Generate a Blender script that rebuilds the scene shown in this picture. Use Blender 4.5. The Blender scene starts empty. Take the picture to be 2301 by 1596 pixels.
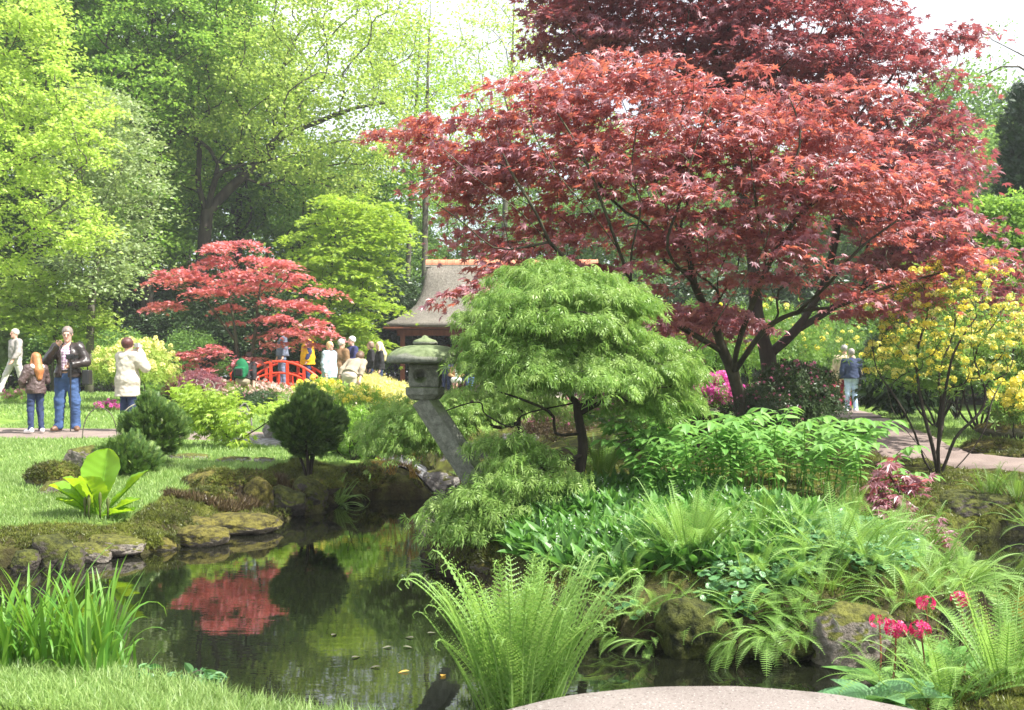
import bpy, math, random
import numpy as np

SC = bpy.context.scene
COL = SC.collection
rng = np.random.default_rng(11)
random.seed(5)
F, CX, HZ, H = 2300.0, 1150.5, 845.0, 1.5      # focal length, principal point and eye height measured from the photo
R = math.radians


def at(px, py, Y):
    """A measured direction and a distance give a point of the garden."""
    return np.array([(px - CX) / F * Y, Y, H - (py - HZ) / F * Y])


def nrm(v):
    v = np.asarray(v, float)
    return v / np.maximum(np.linalg.norm(v, axis=-1, keepdims=True), 1e-9)


# ------------------------------------------------------------------ mesh helpers
def build(name, V, faces, mats, parent=None, smooth=False, rnd=None, fmat=None, attrs=None, rel=True):
    V = np.asarray(V, np.float32)
    if parent is not None and rel:
        V = V - np.array(parent.location, np.float32)
    me = bpy.data.meshes.new(name)
    me.vertices.add(len(V))
    me.vertices.foreach_set('co', V.ravel())
    faces = [np.asarray(f, np.int32) for f in faces if len(f)]
    loops = np.concatenate([f.ravel() for f in faces])
    sizes = np.concatenate([np.full(len(f), f.shape[1], np.int32) for f in faces])
    starts = np.concatenate([[0], np.cumsum(sizes)[:-1]]).astype(np.int32)
    me.loops.add(len(loops))
    me.loops.foreach_set('vertex_index', loops)
    me.polygons.add(len(sizes))
    me.polygons.foreach_set('loop_start', starts)
    if not isinstance(mats, (list, tuple)):
        mats = [mats]
    for m in mats:
        me.materials.append(m)
    if fmat is not None:
        me.polygons.foreach_set('material_index', np.asarray(fmat, np.int32))
    me.polygons.foreach_set('use_smooth', np.full(len(sizes), bool(smooth)))
    if rnd is not None:
        a = me.attributes.new('rnd', 'FLOAT', 'POINT')
        a.data.foreach_set('value', np.asarray(rnd, np.float32))
    for k, val in (attrs or {}).items():
        a = me.attributes.new(k, 'FLOAT', 'POINT')
        a.data.foreach_set('value', np.asarray(val, np.float32))
    me.update(calc_edges=True)
    o = bpy.data.objects.new(name, me)
    COL.objects.link(o)
    if parent is not None:
        o.parent = parent
    return o


class Geo:
    """Collects pieces of one mesh."""
    def __init__(s):
        s.V, s.F, s.r, s.m, s.n = [], {}, [], {}, 0

    def add(s, V, faces, mat=0, rnd=None):
        V = np.asarray(V, float)
        for f in faces:
            f = np.asarray(f, np.int64)
            if not len(f):
                continue
            k = f.shape[1]
            s.F.setdefault(k, []).append(f + s.n)
            s.m.setdefault(k, []).append(np.full(len(f), mat))
        s.V.append(V)
        s.r.append(np.full(len(V), random.random()) if rnd is None else np.broadcast_to(rnd, (len(V),)))
        s.n += len(V)
        return s

    def box(s, c, h, mat=0, rz=0.0, taper=1.0, bev=0.0):
        c, h = np.asarray(c, float), np.asarray(h, float)
        q = np.array([[-1, -1], [1, -1], [1, 1], [-1, 1]], float)
        if bev:
            rings = [(-1, 1 - bev), (-1 + bev, 1), (1 - bev, 1), (1, 1 - bev)]
        else:
            rings = [(-1, 1), (1, 1)]
        V = []
        for zz, sc in rings:
            t = 1 + (taper - 1) * (zz + 1) / 2
            V.append(np.c_[q * h[:2] * sc * t, np.full(4, zz * h[2])])
        V = np.concatenate(V)
        cs, sn = math.cos(rz), math.sin(rz)
        V = np.c_[V[:, 0] * cs - V[:, 1] * sn, V[:, 0] * sn + V[:, 1] * cs, V[:, 2]] + c
        n = len(rings)
        f = [[3, 2, 1, 0], [4 * n - 4, 4 * n - 3, 4 * n - 2, 4 * n - 1]]
        for i in range(n - 1):
            for k in range(4):
                f.append([4 * i + k, 4 * i + (k + 1) % 4, 4 * i + 4 + (k + 1) % 4, 4 * i + 4 + k])
        return s.add(V, [np.array(f)], mat)

    def tube(s, pts, rad, k=6, mat=0, rnd=None):
        V, fs = tube(pts, rad, k)
        return s.add(V, fs, mat, rnd)

    def lathe(s, prof, c=(0, 0, 0), k=24, mat=0, sq=(1, 1)):
        prof = np.asarray(prof, float)
        a = np.linspace(0, 2 * math.pi, k, endpoint=False)
        n = len(prof)
        V = np.stack([np.outer(prof[:, 0], np.cos(a)) * sq[0], np.outer(prof[:, 0], np.sin(a)) * sq[1],
                      np.repeat(prof[:, 1][:, None], k, 1)], -1).reshape(-1, 3) + np.asarray(c, float)
        i, j = np.meshgrid(np.arange(n - 1), np.arange(k), indexing='ij')
        i, j = i.ravel(), j.ravel()
        q = np.c_[i * k + j, i * k + (j + 1) % k, (i + 1) * k + (j + 1) % k, (i + 1) * k + j]
        fs = [q]
        if prof[0, 0] > 1e-4:
            fs.append(np.arange(k)[::-1][None])
        if prof[-1, 0] > 1e-4:
            fs.append((np.arange(k) + (n - 1) * k)[None])
        return s.add(V, fs, mat)

    def leaves(s, T, pos, d, n, size, mat=0, rnd=None):
        V, fs, r = scatter(T, pos, d, n, size, rnd)
        return s.add(V, fs, mat, r)

    def make(s, name, mats, parent=None, smooth=False, rel=True):
        ks = sorted(s.F)
        return build(name, np.concatenate(s.V), [np.concatenate(s.F[k]) for k in ks], mats, parent, smooth,
                     rnd=np.concatenate(s.r), fmat=np.concatenate([np.concatenate(s.m[k]) for k in ks]), rel=rel)


def tube(pts, rad, k=6):
    P = np.asarray(pts, float)
    n = len(P)
    rad = np.broadcast_to(np.asarray(rad, float), (n,))
    T = np.empty_like(P)
    T[1:-1] = P[2:] - P[:-2]
    T[0], T[-1] = P[1] - P[0], P[-1] - P[-2]
    T = nrm(T)
    up = np.array([0, 0, 1.0]) if abs(T[0, 2]) < .9 else np.array([1.0, 0, 0])
    N = np.empty_like(P)
    N[0] = nrm(np.cross(T[0], up))
    for i in range(1, n):
        v = N[i - 1] - T[i] * (N[i - 1] @ T[i])
        N[i] = v / max(np.linalg.norm(v), 1e-9)
    B = np.cross(T, N)
    a = np.linspace(0, 2 * math.pi, k, endpoint=False)
    V = P[:, None] + rad[:, None, None] * (np.cos(a)[None, :, None] * N[:, None] + np.sin(a)[None, :, None] * B[:, None])
    i, j = np.meshgrid(np.arange(n - 1), np.arange(k), indexing='ij')
    i, j = i.ravel(), j.ravel()
    q = np.c_[i * k + j, i * k + (j + 1) % k, (i + 1) * k + (j + 1) % k, (i + 1) * k + j]
    return V.reshape(-1, 3), [q, np.arange(k)[::-1][None], (np.arange(k) + (n - 1) * k)[None]]


def spline(pts, n=16):
    """Catmull-Rom through the points."""
    P = np.asarray(pts, float)
    P = np.vstack([2 * P[0] - P[1], P, 2 * P[-1] - P[-2]])
    m = len(P) - 3
    t = np.linspace(0, m - 1e-6, n)
    i = t.astype(int)
    u = (t - i)[:, None]
    a, b, c, d = P[i], P[i + 1], P[i + 2], P[i + 3]
    return .5 * (2 * b + (c - a) * u + (2 * a - 5 * b + 4 * c - d) * u ** 2 + (3 * b - a - 3 * c + d) * u ** 3)


def scatter(T, pos, d, n, size, rnd=None):
    tv, tf = T
    N, K = len(pos), len(tv)
    y = nrm(d)
    z = n - (n * y).sum(1, keepdims=True) * y
    z = nrm(z)
    x = np.cross(y, z)
    size = np.broadcast_to(np.asarray(size, float), (N,))
    V = pos[:, None] + size[:, None, None] * (tv[None, :, 0, None] * x[:, None] + tv[None, :, 1, None] * y[:, None]
                                              + tv[None, :, 2, None] * z[:, None])
    off = (np.arange(N) * K)[:, None, None]
    fs = [(off + f[None]).reshape(-1, f.shape[1]) for f in tf]
    if rnd is None:
        rnd = rng.random(N)
    return V.reshape(-1, 3), fs, np.repeat(rnd, K)


# ------------------------------------------------------------------ noise for shapes (not for shading)
def vnoise(P, scale=1.0, seed=0):
    P = np.asarray(P, float) * scale
    i = np.floor(P).astype(np.int64)
    f = P - i
    f = f * f * (3 - 2 * f)
    out = 0
    D = P.shape[1]
    for c in range(2 ** D):
        w = 1.0
        h = np.full(len(P), seed * 1013904223 + 12345, np.int64)
        for k in range(D):
            b = (c >> k) & 1
            w = w * (f[:, k] if b else 1 - f[:, k])
            h = (h ^ ((i[:, k] + b) * (73856093, 19349663, 83492791)[k])) * 1103515245 + 12345
            h &= 0x7fffffff
        h = ((h >> 8) ^ h) * 1103515245 & 0x7fffffff
        out = out + w * ((h >> 7) % 10007) / 10007.0
    return out * 2 - 1


def fbm(P, scale=1.0, oct=3, seed=0):
    v, a = 0, 1.0
    for o in range(oct):
        v = v + a * vnoise(P, scale * 2 ** o, seed + o)
        a *= .5
    return v


# ------------------------------------------------------------------ things
def tag(o, label=None, cat=None, group=None, kind=None):
    if label: o['label'] = label
    if cat: o['category'] = cat
    if group: o['group'] = group
    if kind: o['kind'] = kind
    return o


def thing(name, label, cat, loc=(0, 0, 0), rz=0.0, group=None):
    o = bpy.data.objects.new(name, None)
    COL.objects.link(o)
    o.empty_display_size = .1
    o.location = [float(v) for v in loc]
    o.rotation_euler = (0, 0, rz)
    return tag(o, label, cat, group)


def dup(root, loc, rz=0.0, sc=1.0, label=None):
    r = root.copy(); COL.objects.link(r)
    r.location = [float(v) for v in loc]
    r.rotation_euler = (0, 0, rz)
    r.scale = (sc, sc, sc) if np.isscalar(sc) else sc
    if label: r['label'] = label
    for ch in root.children:
        c = ch.copy(); COL.objects.link(c); c.parent = r
        for g in ch.children:
            d = g.copy(); COL.objects.link(d); d.parent = c
    return r


# ------------------------------------------------------------------ materials
class NT:
    def __init__(s, name):
        s.m = bpy.data.materials.new(name)
        s.m.use_nodes = True
        s.t = s.m.node_tree
        s.t.nodes.clear()
        s.out = s.n('ShaderNodeOutputMaterial')

    def n(s, typ, **kw):
        d = s.t.nodes.new(typ)
        for k, v in kw.items():
            setattr(d, k, v)
        return d

    def l(s, a, b):
        s.t.links.new(a, b)

    def ramp(s, fac, stops):
        d = s.n('ShaderNodeValToRGB')
        e = d.color_ramp.elements
        while len(e) < len(stops):
            e.new(.5)
        for k, (p, c) in enumerate(stops):
            e[k].position = p
            e[k].color = (*c, 1)
        s.l(fac, d.inputs[0])
        return d.outputs[0]

    def noise(s, scale, detail=4, rough=.55, coord='Object', stretch=None, out=0):
        tc = s.n('ShaderNodeTexCoord').outputs[coord]
        if stretch:
            mp = s.n('ShaderNodeMapping')
            mp.inputs['Scale'].default_value = stretch
            s.l(tc, mp.inputs[0]); tc = mp.outputs[0]
        d = s.n('ShaderNodeTexNoise')
        d.inputs['Scale'].default_value = scale
        d.inputs['Detail'].default_value = detail
        d.inputs['Roughness'].default_value = rough
        s.l(tc, d.inputs['Vector'])
        return d.outputs[out]

    def mix(s, fac, a, b, mode='MIX'):
        d = s.n('ShaderNodeMix', data_type='RGBA', blend_type=mode)
        for k, v in ((0, fac), (6, a), (7, b)):
            if isinstance(v, (int, float)):
                d.inputs[k].default_value = v
            elif isinstance(v, tuple):
                d.inputs[k].default_value = (*v, 1)
            else:
                s.l(v, d.inputs[k])
        return d.outputs[2]

    def math(s, op, a, b=0.0, c=None):
        d = s.n('ShaderNodeMath', operation=op)
        for k, v in enumerate((a, b, c)):
            if v is None: continue
            if isinstance(v, (int, float)):
                d.inputs[k].default_value = v
            else:
                s.l(v, d.inputs[k])
        return d.outputs[0]

    def bsdf(s, col, rough=.7, spec=.3, normal=None, metal=0.0):
        d = s.n('ShaderNodeBsdfPrincipled')
        if isinstance(col, tuple):
            d.inputs['Base Color'].default_value = (*col, 1)
        else:
            s.l(col, d.inputs['Base Color'])
        if isinstance(rough, (int, float)):
            d.inputs['Roughness'].default_value = rough
        else:
            s.l(rough, d.inputs['Roughness'])
        d.inputs['Specular IOR Level'].default_value = spec
        d.inputs['Metallic'].default_value = metal
        if normal is not None:
            s.l(normal, d.inputs['Normal'])
        return d

    def bump(s, h, strength=.3, dist=.02):
        d = s.n('ShaderNodeBump')
        d.inputs['Strength'].default_value = strength
        d.inputs['Distance'].default_value = dist
        s.l(h, d.inputs['Height'])
        return d.outputs[0]

    def done(s, shader):
        s.l(shader if hasattr(shader, 'is_output') else shader.outputs[0], s.out.inputs[0])
        return s.m


def leafmat(name, cols, trans, tf=.45, rough=.42, spec=.35, var=.25, nscale=1.3):
    t = NT(name)
    a = t.n('ShaderNodeAttribute', attribute_name='rnd')
    st = [(i / max(len(cols) - 1, 1), c) for i, c in enumerate(cols)]
    c = t.ramp(a.outputs['Fac'], st)
    nz = t.noise(nscale, 2)
    oi = t.n('ShaderNodeObjectInfo').outputs['Random']
    v = t.math('ADD', t.math('MULTIPLY', nz, 2 * var), t.math('MULTIPLY_ADD', oi, var * .6, 1 - 1.3 * var))
    hs = t.n('ShaderNodeHueSaturation')
    t.l(c, hs.inputs['Color']); t.l(v, hs.inputs['Value'])
    c = hs.outputs[0]
    p = t.bsdf(c, rough, spec)
    tr = t.n('ShaderNodeBsdfTranslucent')
    tc = t.ramp(a.outputs['Fac'], [(i / max(len(trans) - 1, 1), q) for i, q in enumerate(trans)])
    h2 = t.n('ShaderNodeHueSaturation')
    t.l(tc, h2.inputs['Color']); t.l(v, h2.inputs['Value'])
    t.l(h2.outputs[0], tr.inputs['Color'])
    mx = t.n('ShaderNodeMixShader')
    mx.inputs[0].default_value = tf
    t.l(p.outputs[0], mx.inputs[1]); t.l(tr.outputs[0], mx.inputs[2])
    return t.done(mx)


def plain(name, col, rough=.6, spec=.3, nscale=18, var=.18, bump=.15, bdist=.01, metal=0.0, detail=4):
    t = NT(name)
    nz = t.noise(nscale, detail)
    lo, hi = tuple(max(0, x * (1 - var)) for x in col), tuple(min(1, x * (1 + var)) for x in col)
    c = t.ramp(nz, [(.3, lo), (.7, hi)])
    n = t.bump(nz, bump, bdist) if bump else None
    return t.done(t.bsdf(c, rough, spec, n, metal))


def bark(name, a, b, lichen=(.2, .22, .12), scale=9, amt=.5):
    t = NT(name)
    nz = t.noise(scale, 6, .65, stretch=(1, 1, .25))
    c = t.ramp(nz, [(.3, a), (.7, b)])
    n2 = t.noise(2.2, 4, .6)
    c = t.mix(t.ramp(n2, [(.5, (0, 0, 0)), (.7, (amt, amt, amt))]), c, lichen)
    return t.done(t.bsdf(c, .85, .2, t.bump(nz, .7, .03)))


def rockmat(name, stops, moss=((.035, .036, .012), (.13, .135, .028)), cover=.45, scale=7):
    t = NT(name)
    nz = t.noise(scale, 8, .65)
    fine = t.noise(scale * 6, 4, .7)
    c = t.ramp(nz, stops)
    c = t.mix(.35, c, t.ramp(fine, [(.35, (.05, .045, .04)), (.65, (.5, .48, .44))]), 'OVERLAY')
    g = t.n('ShaderNodeNewGeometry')
    sx = t.n('ShaderNodeSeparateXYZ'); t.l(g.outputs['Normal'], sx.inputs[0])
    n3 = t.noise(3.1, 4, .6)
    f = t.math('ADD', t.math('MULTIPLY', sx.outputs[2], .55), t.math('MULTIPLY', n3, 1.1))
    f = t.ramp(f, [(.98 - cover * .75, (0, 0, 0)), (1.08 - cover * .75, (1, 1, 1))])
    mc = t.ramp(t.noise(14, 4, .7), [(.36, moss[0]), (.62, moss[1])])
    c = t.mix(f, c, mc)
    b = t.n('ShaderNodeMath', operation='ADD'); t.l(nz, b.inputs[0]); t.l(fine, b.inputs[1])
    return t.done(t.bsdf(c, .85, .2, t.bump(b.outputs[0], .8, .03)))


M = {}
G1 = [(.10, .19, .025), (.16, .27, .03), (.21, .33, .045)]
M['leaf_yellowgreen'] = leafmat('yellow_green_leaf', [(.25, .38, .06), (.34, .47, .085), (.45, .55, .15)], [(.45, .62, .09), (.58, .72, .14)])
M['leaf_bright'] = leafmat('bright_green_leaf', [(.14, .27, .045), (.20, .35, .055), (.28, .42, .09)], [(.28, .50, .06), (.42, .62, .09)])
M['leaf_acid'] = leafmat('acid_green_leaf', [(.20, .32, .04), (.27, .40, .05), (.34, .45, .08)], [(.40, .58, .05), (.52, .66, .08)])
M['leaf_mid'] = leafmat('mid_green_leaf', [(.08, .17, .04), (.12, .23, .05), (.18, .29, .075)], [(.18, .34, .05), (.27, .44, .07)])
M['leaf_pale'] = leafmat('pale_grey_green_leaf', [(.18, .25, .10), (.25, .33, .15), (.34, .41, .22)], [(.30, .42, .10), (.4, .5, .15)], tf=.35)
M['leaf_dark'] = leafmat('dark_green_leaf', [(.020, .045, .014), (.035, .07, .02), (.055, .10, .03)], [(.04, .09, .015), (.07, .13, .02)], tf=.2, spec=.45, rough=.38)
M['leaf_woods'] = leafmat('woodland_leaf', [(.13, .24, .06), (.18, .31, .075), (.26, .38, .11)], [(.26, .42, .08), (.38, .54, .12)])
M['leaf_conifer'] = leafmat('dark_conifer_spray', [(.016, .038, .022), (.028, .058, .03), (.04, .075, .035)], [(.02, .05, .02), (.03, .07, .02)], tf=.12)
M['leaf_yew'] = leafmat('dwarf_conifer_spray', [(.040, .095, .025), (.10, .19, .042), (.27, .38, .10)], [(.09, .18, .025), (.18, .3, .04)], tf=.2, spec=.4)
M['leaf_red'] = leafmat('red_maple_leaf', [(.18, .082, .108), (.27, .125, .152), (.37, .185, .20)], [(.56, .11, .11), (.86, .25, .12)], tf=.36, rough=.46, spec=1.0)
M['leaf_purple'] = leafmat('purple_maple_leaf', [(.15, .060, .090), (.22, .088, .118), (.30, .13, .15)], [(.42, .09, .11), (.62, .15, .12)], tf=.36, rough=.46, spec=1.0)
M['leaf_scarlet'] = leafmat('scarlet_maple_leaf', [(.48, .14, .18), (.60, .22, .25), (.70, .32, .32)], [(.75, .17, .16), (.88, .28, .20)], tf=.38, rough=.5, spec=.7)
M['leaf_lace'] = leafmat('laceleaf_green_leaf', [(.15, .27, .06), (.23, .37, .09), (.35, .48, .16)], [(.29, .50, .08), (.46, .64, .16)], tf=.42)
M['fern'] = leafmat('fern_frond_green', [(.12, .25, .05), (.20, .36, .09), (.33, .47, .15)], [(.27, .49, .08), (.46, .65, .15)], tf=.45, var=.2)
M['fern_dark'] = leafmat('shaded_fern_green', [(.09, .19, .035), (.13, .25, .045), (.19, .31, .06)], [(.2, .36, .05), (.3, .46, .06)], tf=.45, var=.2)  # darker fern green with shade put into the colour, also mixed in for variety
M['lily'] = leafmat('lily_of_the_valley_leaf', [(.055, .15, .025), (.085, .22, .035), (.14, .29, .055)], [(.13, .32, .05), (.2, .42, .06)], tf=.35, spec=.45)
M['seal'] = leafmat('solomons_seal_leaf', [(.10, .24, .05), (.15, .32, .07), (.22, .40, .11)], [(.2, .44, .08), (.3, .54, .12)], tf=.4, spec=.4)
M['ivy'] = leafmat('round_ground_leaf', [(.07, .19, .07), (.11, .26, .10), (.17, .33, .14)], [(.15, .34, .08), (.2, .4, .1)], tf=.3, spec=.5)
M['skunk'] = leafmat('broad_marsh_leaf', [(.13, .30, .02), (.19, .38, .025)], [(.36, .58, .02), (.48, .66, .03)], tf=.5, spec=.4, var=.12, nscale=5)
M['iris'] = leafmat('iris_blade', [(.07, .19, .03), (.11, .26, .035), (.17, .33, .05)], [(.2, .42, .04), (.3, .5, .05)], tf=.4, spec=.35)
M['grass'] = leafmat('lawn_grass_blade', [(.13, .22, .06), (.20, .31, .085), (.31, .41, .15)], [(.24, .40, .08), (.37, .50, .16)], tf=.4, var=.36, nscale=1.1)
M['moss_tuft'] = leafmat('moss_tuft', [(.035, .035, .012), (.075, .095, .018), (.15, .18, .03), (.23, .24, .05)], [(.10, .12, .02), (.22, .25, .04)], tf=.25, var=.45, nscale=2.2)
M['heath'] = leafmat('brown_heath_sprig', [(.05, .035, .02), (.09, .06, .03), (.12, .10, .04)], [(.1, .07, .03), (.14, .11, .04)], tf=.2)
M['petal_yellow'] = leafmat('yellow_petal', [(.80, .70, .07), (.85, .79, .16), (.88, .85, .34)], [(.82, .70, .06), (.86, .78, .14)], tf=.35, var=.1)
M['petal_pale'] = leafmat('pale_yellow_petal', [(.62, .60, .22), (.74, .70, .28), (.8, .74, .3)], [(.7, .66, .2), (.8, .74, .25)], tf=.35, var=.12)
M['petal_magenta'] = leafmat('magenta_petal', [(.60, .07, .36), (.70, .12, .46), (.75, .2, .5)], [(.7, .1, .4), (.8, .2, .5)], tf=.35, var=.12)
M['petal_pink'] = leafmat('dusky_pink_petal', [(.32, .08, .16), (.45, .14, .24), (.6, .3, .36)], [(.5, .12, .2), (.6, .2, .3)], tf=.3, var=.15)
M['petal_blush'] = leafmat('blush_petal', [(.75, .5, .45), (.8, .6, .55)], [(.8, .5, .45), (.8, .6, .5)], tf=.3, var=.1)
M['petal_crimson'] = leafmat('crimson_primrose_petal', [(.50, .012, .10), (.62, .02, .15), (.7, .05, .2)], [(.65, .02, .12), (.8, .05, .2)], tf=.3, var=.1)
M['petal_white'] = leafmat('white_bell', [(.8, .8, .76), (.85, .85, .8)], [(.8, .8, .7), (.8, .8, .7)], tf=.3, var=.05)
M['straw'] = leafmat('golden_brown_seed_head', [(.34, .20, .04), (.45, .30, .07), (.5, .38, .1)], [(.5, .3, .05), (.6, .4, .08)], tf=.3)
M['bark_dark'] = bark('dark_bark', (.018, .014, .011), (.06, .05, .038), (.07, .085, .045))
M['bark_grey'] = bark('grey_green_bark', (.05, .045, .035), (.14, .13, .10), (.16, .19, .10))
M['bark_oak'] = bark('oak_bark', (.022, .018, .014), (.085, .072, .058), (.10, .11, .065), scale=5)
M['bark_maple'] = bark('olive_maple_bark', (.028, .026, .018), (.085, .08, .05), (.12, .14, .06))
M['twig_pale'] = bark('bleached_twig', (.25, .22, .18), (.42, .38, .32), (.3, .3, .24))
M['rock'] = rockmat('mossy_rock', [(.25, (.10, .085, .07)), (.5, (.24, .21, .18)), (.75, (.36, .34, .31))], cover=.36)
M['rock_moss'] = rockmat('thick_moss_rock', [(.25, (.08, .07, .05)), (.75, (.26, .23, .19))], cover=.66, moss=((.035, .030, .012), (.15, .135, .03)))
M['rock_grey'] = rockmat('grey_rock', [(.25, (.13, .12, .11)), (.75, (.40, .38, .36))], cover=.18)
M['rock_deepmoss'] = rockmat('deep_moss_rock', [(.25, (.03, .027, .02)), (.75, (.11, .10, .08))], cover=1.0, moss=((.012, .015, .006), (.075, .085, .018)))
M['rock_dark'] = rockmat('dark_wet_rock', [(.25, (.04, .035, .03)), (.75, (.16, .14, .12))], cover=.52, moss=((.018, .022, .008), (.085, .095, .02)))
M['granite'] = rockmat('lichen_granite', [(.3, (.19, .20, .16)), (.7, (.44, .46, .38))], cover=.34, moss=((.12, .16, .07), (.27, .33, .17)), scale=26)
# ------------------------------------------------------------------ leaf shapes: (verts, [faces]); y runs along the leaf, z is its upper side
def T_leaf():
    v = np.array([[0, 0, 0], [-.30, .45, .07], [0, 1, -.10], [.30, .45, .07], [0, .5, 0]])
    return v, [np.array([[0, 4, 1], [4, 2, 1], [0, 3, 4], [4, 3, 2]])]


def T_card():
    v = np.array([[0, 0, 0], [-.34, .5, .06], [0, 1, -.1], [.34, .5, .06]])
    return v, [np.array([[0, 3, 2], [0, 2, 1]])]


def T_ovate(w=.22, bend=.25, n=5, tipw=0.0):
    y = np.linspace(0, 1, n)
    ww = w * np.sin(np.pi * y ** .8) ** .8
    ww[0], ww[-1] = .02, tipw
    z = -bend * y ** 2
    v = np.concatenate([np.c_[-ww, y, z + .25 * ww], np.c_[0 * y, y, z], np.c_[ww, y, z + .25 * ww]])
    i = np.arange(n - 1)
    return v, [np.concatenate([np.c_[i, i + n, i + n + 1, i + 1], np.c_[i + n, i + 2 * n, i + 2 * n + 1, i + n + 1]])]


def T_palm(nl=7, spread=115, w=.15, droop=.22, fac=None):
    """A palmate maple leaf: pointed lobes round the end of the stalk."""
    V, Fc = [[0, 0, 0]], []
    for a in np.linspace(-spread, spread, nl):
        L = (1 - .55 * (abs(a) / spread) ** 1.6)
        a = math.radians(a)
        d, s = np.array([math.sin(a), math.cos(a)]), np.array([math.cos(a), -math.sin(a)])
        b = len(V)
        for u, q in ((.42, -w), (1.0, 0), (.42, w)):
            p = d * u * L + s * q * L
            V.append([p[0], p[1], -droop * (u * L) ** 2 + (.03 if q else 0)])
        Fc.append([0, b + 2, b + 1, b])
    V = np.array(V, float)
    return V, [np.array(Fc)]


def T_lace(nl=7, spread=100, w=.045, droop=.45):
    """A finely cut laceleaf maple leaf: narrow ribbons with a side tooth each."""
    V, Fc = [], []
    for a in np.linspace(-spread, spread, nl):
        L = (1 - .45 * (abs(a) / spread) ** 1.5)
        a = math.radians(a)
        d, s = np.array([math.sin(a), math.cos(a)]), np.array([math.cos(a), -math.sin(a)])

        def P(u, q):
            p = d * u * L + s * q
            return [p[0], p[1], -droop * (u * L) ** 2]
        b = len(V)
        V += [P(0, 0), P(.5, -w), P(1, 0), P(.5, w), P(.40, 0), P(.72, .17 * L), P(.58, 0), P(.40, 0), P(.72, -.17 * L), P(.58, 0)]
        Fc += [[b, b + 3, b + 2], [b, b + 2, b + 1], [b + 4, b + 5, b + 6], [b + 7, b + 9, b + 8]]
    return np.array(V, float), [np.array(Fc)]


def T_spray(n=7, w=.07):
    """A flat conifer spray: needles along a short twig."""
    V, Fc = [], []
    V += [[-.02, 0, 0], [.02, 0, 0], [0, 1, -.05]]
    Fc.append([0, 1, 2])
    for i in range(n):
        y = .12 + .8 * i / n
        L = .42 * (1 - .55 * i / n)
        for sg in (-1, 1):
            b = len(V)
            V += [[0, y - w * .7, 0], [0, y + w * .7, 0], [sg * L, y + L * .8, .08]]
            Fc.append([b, b + 1, b + 2] if sg < 0 else [b, b + 2, b + 1])
    return np.array(V, float), [np.array(Fc)]


def T_truss(n=9, seed=3):
    """A ball of small open flowers as on an azalea: five-petalled stars facing outward."""
    r = np.random.default_rng(seed)
    V, Fc = [], []
    for k in range(n):
        ph = k * 2.39996
        z = 1 - (k + .5) / n * 1.25
        q = math.sqrt(max(0, 1 - z * z))
        d = np.array([q * math.cos(ph), q * math.sin(ph), z])
        c = d * .62
        u = nrm(np.cross(d, [.3, .2, .9])); w = np.cross(d, u)
        a0 = r.random() * 6
        for p in range(5):
            a = a0 + p * 1.2566
            t, s = math.cos(a) * u + math.sin(a) * w, -math.sin(a) * u + math.cos(a) * w
            b = len(V)
            V += [c * .75, c + t * .24 - s * .13, c + t * .42 + d * .06, c + t * .24 + s * .13]
            Fc.append([b, b + 1, b + 2, b + 3])
    V = np.array(V, float)
    return V[:, [0, 2, 1]] * [1, 1, 1], [np.array(Fc)]


def T_whorl(n=6, w=.11):
    """A rosette of narrow leaves at a shoot tip."""
    V, Fc = [], []
    for k in range(n):
        a = k * 2 * math.pi / n + .3 * (k % 2)
        d, s = np.array([math.cos(a), math.sin(a)]), np.array([-math.sin(a), math.cos(a)])
        b = len(V)
        for u, q, z in ((0, 0, 0), (.5, -w, .28), (1, 0, .25), (.5, w, .28)):
            p = d * u + s * q
            V.append([p[0], z, p[1]])
        Fc.append([b, b + 1, b + 2, b + 3])
    return np.array(V, float), [np.array(Fc)]


def T_blade(bend=.35, w=.06):
    v = np.array([[-w, 0, 0], [w, 0, 0], [-w * .8, .5, -bend * .2], [w * .8, .5, -bend * .2], [0, 1, -bend]])
    return v, [np.array([[0, 1, 3, 2]]), np.array([[2, 3, 4]])]


def T_tuft():
    v, f = [], []
    for k in range(5):
        a = k * 1.2566
        c, s = math.cos(a), math.sin(a)
        b = len(v)
        v += [[-.12 * s, 0, .12 * c], [.12 * s, 0, -.12 * c], [.55 * c, 1 - .1 * k, .55 * s]]
        f.append([b, b + 1, b + 2])
    return np.array(v, float), [np.array(f)]


LEAF, CARD, OVATE = T_leaf(), T_card(), T_ovate()
PALM, PALM5, LACE, SPRAY = T_palm(), T_palm(5, 95, .2), T_lace(), T_spray()
TRUSS, WHORL, BLADE, TUFT = T_truss(), T_whorl(), T_blade(), T_tuft()


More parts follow.
